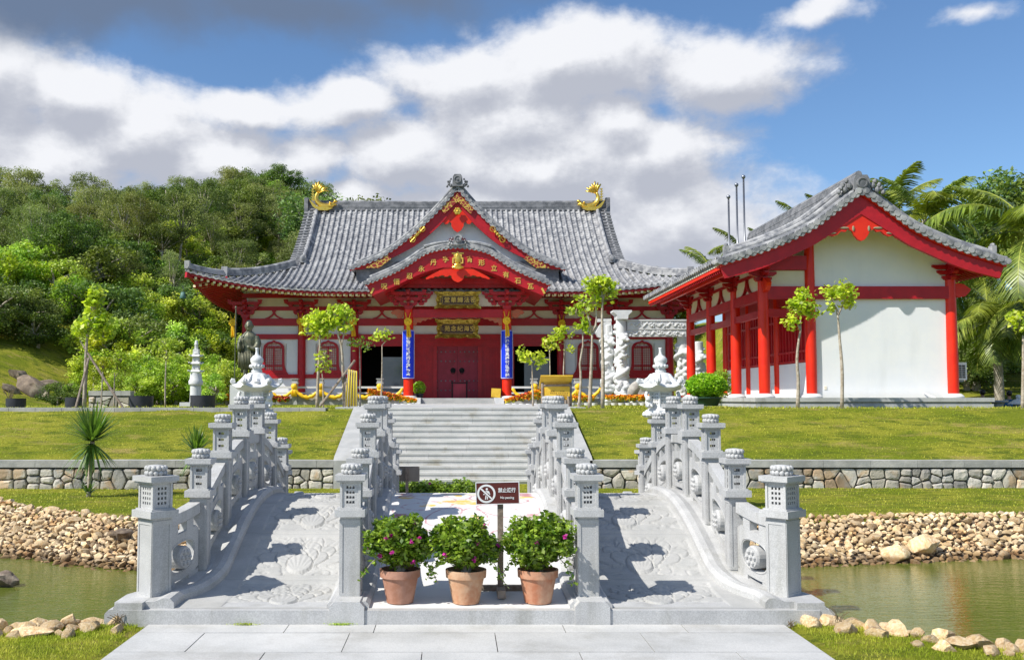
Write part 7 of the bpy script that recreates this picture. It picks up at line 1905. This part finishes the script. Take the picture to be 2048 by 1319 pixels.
def proto_tree(name, seed, R_, H_, ht, nl, leaf, m, shape, nclump=34, asp=.55, lean=.3, twin=False):
    """ht = height of crown centre above ground"""
    o = empty(name, (0, 0, 0)); Q, cen = crown_mesh(name, seed, R_, H_, nl, leaf, m, shape, nclump, asp); Q[:, :, 2] += ht
    quadmesh('crown', Q, m, o); t_ = MB(); rg = random.Random(seed)
    for s_ in ((-1, 1) if twin else (0,)):
        p = [(s_*.25, 0, -.6), (s_*.4+rg.uniform(-.1, .1), 0, ht*.4), (s_*.7+lean*.5, .1, ht*.75), (lean+s_*.6, 0, ht+H_*.25)]; t_.tube(polyl(p, 9), [.16*(1-.75*i/8)*max(1, ht/6) for i in range(9)], 7)
    for c in cen[::3]: z_ = ht*.55+(c[2]+H_/2)*.25; t_.tube([(lean*.4, 0, z_), (c[0]*.5+lean*.3, c[1]*.5, (z_+ht+c[2])/2+.1), (c[0]*.95, c[1]*.95, ht+c[2])], [.06, .04, .015], 5)
    t_.build('trunk', 'darkbark', o, smooth=True, world=False); return o
PT_ = [proto_tree('hillside_tree', 101, 2.5, 3.9, 5.4, 8000, .17, 'lf_olive', 'tall', 40, .42, .4), proto_tree('hillside_tree', 102, 2.5, 3.8, 4.9, 8000, .18, 'lf_dark', 'round', 40),
       proto_tree('hillside_tree', 103, 2.0, 5.2, 6.2, 7000, .16, 'lf_olive', 'tall', 44, .35, -.4, True), proto_tree('hillside_tree', 104, 2.8, 3.5, 4.6, 8500, .18, 'lf_dark', 'dome', 46),
       proto_tree('hillside_tree', 105, 2.2, 3.8, 5.2, 4800, .16, 'lf_olive', 'round', 26, .4, .6)]
PB_ = [proto_tree('hillside_shrub', 201, 1.6, 1.9, 1.15, 4400, .14, 'lf_bush', 'dome', 30), proto_tree('hillside_shrub', 202, 1.4, 2.2, 1.2, 4200, .13, 'lf_bush', 'round', 26), proto_tree('hillside_shrub', 203, 1.9, 1.9, 1.1, 5000, .15, 'lf_dark', 'dome', 30)]
def skyl(px):
    P_ = [(-400,300),(-60,305),(0,312),(35,320),(75,330),(105,362),(150,322),(185,345),(225,352),(270,365),(300,375),(330,345),(365,355),(400,360),(435,345),(460,325),(500,338),(560,338),(600,372),(645,372),(680,400),(720,408),(760,425)]
    for a, b_ in zip(P_[:-1], P_[1:]):
        if a[0] <= px <= b_[0]: return a[1]+(b_[1]-a[1])*(px-a[0])/(b_[0]-a[0])
    return 430
rgf = random.Random(77)
def zone(px):
    px = px+0
    return ('at the far left' if px < 110 else 'above the staked tree' if px < 240 else 'above the stone pagoda' if px < 350 else 'above the left roof corner' if px < 480 else 'behind the left roof slope')
KN = ['olive-green airy tree', 'dark rounded leafy tree', 'tall twin-trunked thin tree', 'broad dark-crowned tree', 'sparse grey-green tree']
usedp = set(); usedb = set(); seen = {}
def placetree(k, x, y, sc, lab, grp, protos, used, names):
    z_ = gz(x, y)-.1
    if k not in used: o = protos[k]; used.add(k); o.location = (x, y, z_); o.rotation_euler = (0, 0, rgf.uniform(0, 6.28)); o.scale = (sc, sc, sc); tag(o, lab, names, grp); return o
    return dup(protos[k], (x, y, z_), rgf.uniform(0, 6.28), sc, lab, names, grp)
THT = [7.6, 7.0, 8.9, 6.6, 7.3]
rows = [(57, 0), (62, 1), (67, 1), (72, 2), (78, 3), (84, 3), (90, 4), (95, 4), (100, 5)]
for ri, (y, n_) in enumerate(rows):
    xl = PX(-90 if y < 80 else -60, 500, y)[0]; xr = min(-7.8, PX(700 if y > 80 else 640, 500, y)[0]); step = 3.0 if y < 75 else 3.3
    x = xl+rgf.random()*2
    while x < xr:
        yy = y+rgf.uniform(-3, 3); px = PX0+x*F/yy; k = rgf.choice([0, 0, 1, 2, 3, 4, 0, 3]); g_ = gz(x, yy)
        top = g_+THT[k]; sk = skyl(px)+rgf.choice([-10, 0, 6, 18, 34]); maxz = EYE+(HZ-sk)*yy/F
        sc = rgf.uniform(.74, 1.15)*(.68+.32*(y-58)/42)
        if y >= 98: sc = max(.75, min(1.5, (maxz-g_)/THT[k]))
        else: sc = min(sc, max(.4, (maxz-g_)/THT[k]))
        if sc > .45:
            r_ = ['in the front row on the slope', 'low on the slope', 'part way up the slope', 'midway up the slope', 'high on the slope', 'on the skyline'][n_]
            placetree(k, x, yy, sc, f'{KN[k]} {r_}, {zone(px)}', 'trees on the forested hill', PT_, usedp, 'tree')
        x += step*rgf.uniform(.75, 1.25)
BN = ['bright yellow-green shrub', 'rounded lime-green shrub', 'dark glossy shrub']
for (y, px0, px1, ks, s0, s1, step) in ((41, 195, 470, (0, 1), .55, .8, 26), (44, 180, 480, (0, 1, 0), .8, 1.1, 30), (48, 160, 500, (0, 1, 2), 1.0, 1.5, 36), (52, -60, 520, (2, 0, 1), .95, 1.4, 34), (56, -90, 560, (2, 2, 0, 1), 1.0, 1.5, 36), (61, -90, 580, (2, 1, 2), .9, 1.3, 40)):
    px = px0
    while px < px1:
        yy = y+rgf.uniform(-1.2, 1.2); x = (px-PX0)*yy/F; k = rgf.choice(ks); sc = rgf.uniform(s0, s1)
        depth = {41: 'nearest the lawn', 44: 'in the second row', 48: 'half way to the trees', 52: 'below the dark trees', 56: 'under the forest edge', 61: 'among the first tree trunks'}[y]
        if not (y < 50 and x > -9.5) and not (y < 56 and x > -13.2 and y > 45) and not (px < 165 and yy < 50): placetree(k, x, yy, sc, f'{BN[k]} {depth}, {zone(px)}', 'shrubs at the foot of the hill', PB_, usedb, 'shrub')
        px += step*rgf.uniform(.8, 1.2)
for (y, px0, px1, s0, s1, step, nm) in ((47, -120, 90, .8, 1.1, 30, 'above the meadow'), (66, -100, 600, .9, 1.25, 46, 'among the lower trunks'), (73, -100, 640, .95, 1.3, 46, 'among the middle trunks'), (80, -100, 660, 1.0, 1.4, 44, 'high among the trunks'), (87, -100, 690, 1.05, 1.5, 44, 'near the ridge'), (94, -100, 700, 1.2, 1.7, 42, 'just under the ridge'), (101, -100, 720, 1.4, 2.0, 42, 'along the ridge line')):
    px = px0+rgf.uniform(0, 20)
    while px < px1:
        yy = y+rgf.uniform(-2, 2); x = (px-PX0)*yy/F
        if x < -8: placetree(2 if rgf.random() < .7 else 1, x, yy, rgf.uniform(s0, s1), f'dark forest shrub {nm}, {zone(px)}', 'undergrowth shrubs on the forested hill', PB_, usedb, 'shrub')
        px += step*rgf.uniform(.8, 1.2)
for (px, y, k, sc, lab) in ((12, 50, 2, 1.1, 'dark shrub at the left edge beside the meadow'), (-15, 46, 2, 1.1, 'dark shrub at the left frame edge above the boulders'), (430, 38, 1, .62, 'round bushy shrub left of the monk statue'), (452, 40, 0, .8, 'leafy shrub directly behind the monk statue'), (118, 37, 2, .45, 'small grey-green shrub above the boulders'), (145, 37.5, 0, .42, 'small shrub behind the staked tree')):
    placetree(k, (px-PX0)*y/F, y, sc, lab, 'shrubs at the foot of the hill', PB_, usedb, 'shrub')
for (px, D, zt, k, lab) in ((637, 75, 360, 1, 'rounded dark tree peeking beside the golden ridge fish'), (697, 80, 386, 3, 'low rounded treetop peeking over the hall ridge'), (1266, 62, 505, 1, 'small tree showing right of the hall roof'), (1285, 64, 520, 4, 'sparse treetop right of the hall roof'), (1345, 90, 535, 4, 'distant pale treetop above the right roof corner'), (1310, 92, 541, 0, 'distant low treetop above the right corner ridge'), (1376, 88, 543, 3, 'distant treetop nearest the side hall eave')):
    x = (px-PX0)*D/F; g_ = gz(x, D)-.1; H = EYE+(HZ-zt)*D/F-g_; placetree(k, x, D, H/THT[k], lab, 'trees behind the hall', PT_, usedp, 'tree')
for (px, D, zt, k) in ((1985, 62, 350, 3), (2050, 66, 345, 1), (1935, 70, 395, 1), (2110, 60, 330, 3), (2010, 74, 360, 0), (1960, 55, 560, 1), (2030, 52, 600, 3), (1925, 58, 620, 3), (2080, 50, 580, 1)):
    x = (px-PX0)*D/F; g_ = gz(x, D)-.1; H = EYE+(HZ-zt)*D/F-g_
    placetree(k, x, D, H/THT[k], f'{KN[k]} behind the right palms, {"high" if zt < 380 else "mid-height" if zt < 450 else "low"}, {"at the frame edge" if px > 2020 else "near the roof end" if px < 1950 else "between roof and edge"}', 'trees right of the side hall', PT_, usedp, 'tree')
for (px, D, sc) in ((1935, 44, 1.2), (1975, 46, 1.3), (1955, 49, 1.6), (2010, 52, 1.5), (2050, 50, 1.4), (1925, 47, 1.5)):
    placetree(2, (px-PX0)*D/F, D, sc, f'dark shrub in the shade of the palms, {"next to the air conditioner" if px < 1940 else "behind the seated people" if px < 2000 else "near the right edge"}', 'dark shrubs under the palms', PB_, usedb, 'shrub')
for (px, D, ht, k) in ((1345, 60, 640, 0), (1440, 58, 640, 0)):
    pass
# leafy shrub between gallery columns
placetree(1, PX(1452, 700, 33.4)[0]-.25, 33.6, .62, 'upright leafy shrub with pale new leaves left of the gallery columns', None, PB_, usedb, 'shrub')
# ================================================================ palms
def frond(L_, droop, seed, up):
    g = np.random.default_rng(seed); n = 34; pts = []
    for i in range(n+1):
        f = i/n; a = up-droop*f*1.1
        if i == 0: p = np.zeros(3)
        else: p = pts[-1]+np.array((math.cos(a), 0, math.sin(a)))*L_/n
        pts.append(p)
    Q = []
    for i in range(4, n+1):
        f = i/n; p = pts[i]; d = pts[min(i, n)]-pts[i-1]; d /= np.linalg.norm(d); ll = L_*.30*math.sin(math.pi*(.12+.84*f))**.7
        for s_ in (-1, 1):
            for r_ in (0, .5):
                q = p-d*L_/n*r_; v = d*.62+np.array((0, s_*.85, -.10))+g.normal(size=3)*.07; v /= np.linalg.norm(v); l = ll*g.uniform(.85, 1.1); w_ = d*.032*L_/3
                m_ = q+v*l*.55+np.array((0, 0, -.10*l)); e = q+v*l+np.array((0, 0, -.42*l))
                Q.append(np.array([q-w_, q+w_, m_+w_*.9, m_-w_*.9])); Q.append(np.array([m_-w_*.9, m_+w_*.9, e+w_*.1, e-w_*.1]))
    r = MB(); r.tube([tuple(p) for p in pts[::3]], [.035*(1-.8*i/len(pts[::3])) for i in range(len(pts[::3]))], 5)
    a = quadmesh('frond', np.array(Q), 'lf_palm'); b_ = r.build('rachis', mat('palm_rachis', (.35,.38,.06), rough=.5), None); m1, m2 = a.data, b_.data
    bpy.data.objects.remove(a); bpy.data.objects.remove(b_); return m1, m2
FR = [frond(3.2, .9, 1, 1.25), frond(3.4, 1.5, 2, .95), frond(3.2, 1.7, 3, .5), frond(3.0, 1.3, 4, -.1)]
def palm(px, pyc, D, base, sc, n, lab, seed, azs=None, tr=.16):
    x, zc = PX(px, pyc, D); bx = PX(base, 700, D)[0]; g_ = gz(bx, D)-.1; o = empty('coconut_palm', (bx, D, g_), label=lab, cat='palm tree', group=None); rg = random.Random(seed)
    t_ = MB(); pts = polyl([(bx, D, g_), (bx+(x-bx)*.25, D, g_+(zc-g_)*.45), (x, D, zc)], 24); t_.tube(pts, [tr*(1.15-.35*i/23)*(1+.06*(i % 2)) for i in range(24)], 10); t_.build('trunk', mat('palm_trunk', (.30,.26,.20), (.42,.38,.32), 6, .95, bump=.5, bsc=12), o, smooth=True)
    L_ = azs or [(2*math.pi*k/n*1.0+rg.uniform(-.2, .2)+k*2.4, k*4//n) for k in range(n)]
    for a, k in L_:
        m1, m2 = FR[min(3, k)]; f = bpy.data.objects.new('frond', m1); COL.objects.link(f); f.parent = o; s_ = sc*rg.uniform(.88, 1.12)
        f.location = (x-bx, 0, zc-g_); f.rotation_euler = (rg.uniform(-.12, .12), rg.uniform(-.1, .1), a); f.scale = (s_,)*3
        r = bpy.data.objects.new('rachis', m2); COL.objects.link(r); r.parent = f
    return o
palm(2062, 470, 34, 2075, 1.15, 17, 'large palm at the right edge whose fronds sweep over the side hall roof', 1, tr=.2)
palm(1850, 440, 45, 1870, .95, 15, 'palm rising behind the right slope of the side hall roof', 2)
palm(1990, 640, 40, 1996, .95, 16, 'palm with a mottled trunk and drooping fronds right of the air conditioner', 3, tr=.17)
palm(1960, 545, 44, 1950, 1.0, 16, 'dark palm close behind the right end of the side hall', 4)
palm(1776, 440, 52, 1776, 1.15, 9, 'palm with narrow upright fronds just right of the side hall apex', 5, [(0, 0), (2.0, 0), (4.0, 0), (5.0, 0), (1., 1), (3., 1)])
palm(1490, 508, 56, 1490, .75, 12, 'palm top behind the three flagpoles', 6)
palm(1424, 548, 54, 1424, .75, 13, 'palm top left of the flagpoles, above the eave', 7)
palm(1540, 500, 60, 1540, .6, 10, 'small palm top just right of the flagpoles', 8)
palm(1612, 455, 58, 1612, .8, 10, 'palm showing silvery frond tips over the left slope of the side hall roof', 9)
palm(1650, 425, 60, 1650, .5, 8, 'palm tip poking over the side hall roof near its apex', 10)
palm(1360, 640, 56, 1357, .8, 12, 'palm seen through the gap between the hall and the dragon gate', 11)
palm(2075, 610, 38, 2080, 1.0, 15, 'palm at the right frame edge below the large one', 12)
# reeds by the boulders and small weeds
def weeds(px, py, D, n, L_, lab, seed):
    x, z = PX(px, py, D); z = gz(x, D); o = MB(); rg = random.Random(seed)
    for k in range(n): a = rg.uniform(-.5, .5); b_ = rg.uniform(-.3, .3); o.tube(polyl([(x+rg.uniform(-.08, .08), D, z), (x+a*L_*.5, D+b_*.2, z+L_*.6), (x+a*L_*1.2, D+b_*.3, z+L_*rg.uniform(.6, 1))], 6), .003 if D < 12 else .012, 4)
    tag(o.build('dry_weed', mat('dry_weed_stem', (.16,.12,.07), rough=.9)), lab, 'weed')
weeds(236, 1236, 8.5, 12, .13, 'dry twiggy weed beside the left wing wall', 1); weeds(1582, 1236, 8.5, 9, .10, 'dry twiggy weed in front of the right wing wall', 2); weeds(20, 750, 33, 9, .7, 'dry reeds at the left edge by the boulders', 3); weeds(1676, 1235, 8.52, 7, .16, 'dark twig leaning beyond the right wing wall', 4)
def jointgrass(px, D, lab, seed):
    x, z = PX(px, 1238, D); g = np.random.default_rng(seed); C = np.stack([x+g.normal(size=160)*.06, 8.535+g.random(160)*.02-.02, .008+g.random(160)*.015], 1); o = quadmesh('moss_tuft', leaves(g, C, .02, .006, 0), 'lf_bush'); tag(o, lab, 'moss')
jointgrass(492, 8.55, 'yellowish moss in the joint below the left lane step', 1); jointgrass(682, 8.55, 'brownish moss in the joint below the left centre plinth', 2)

# tell look-alike plants apart by their order from left to right
from collections import defaultdict
dd_ = defaultdict(list)
for o in bpy.data.objects:
    if not o.parent and o.get('category') in ('tree', 'shrub') and o.get('label'): dd_[o['label']].append(o)
for lab, L_ in dd_.items():
    if len(L_) > 1:
        L_.sort(key=lambda o: o.location.x/o.location.y)
        nm = {2: ['left', 'right'], 3: ['leftmost', 'middle', 'rightmost']}.get(len(L_)) or ['first', 'second', 'third', 'fourth', 'fifth', 'sixth', 'seventh', 'eighth', 'ninth', 'tenth'][:len(L_)]
        for o, q in zip(L_, nm): o['label'] = q+' '+lab
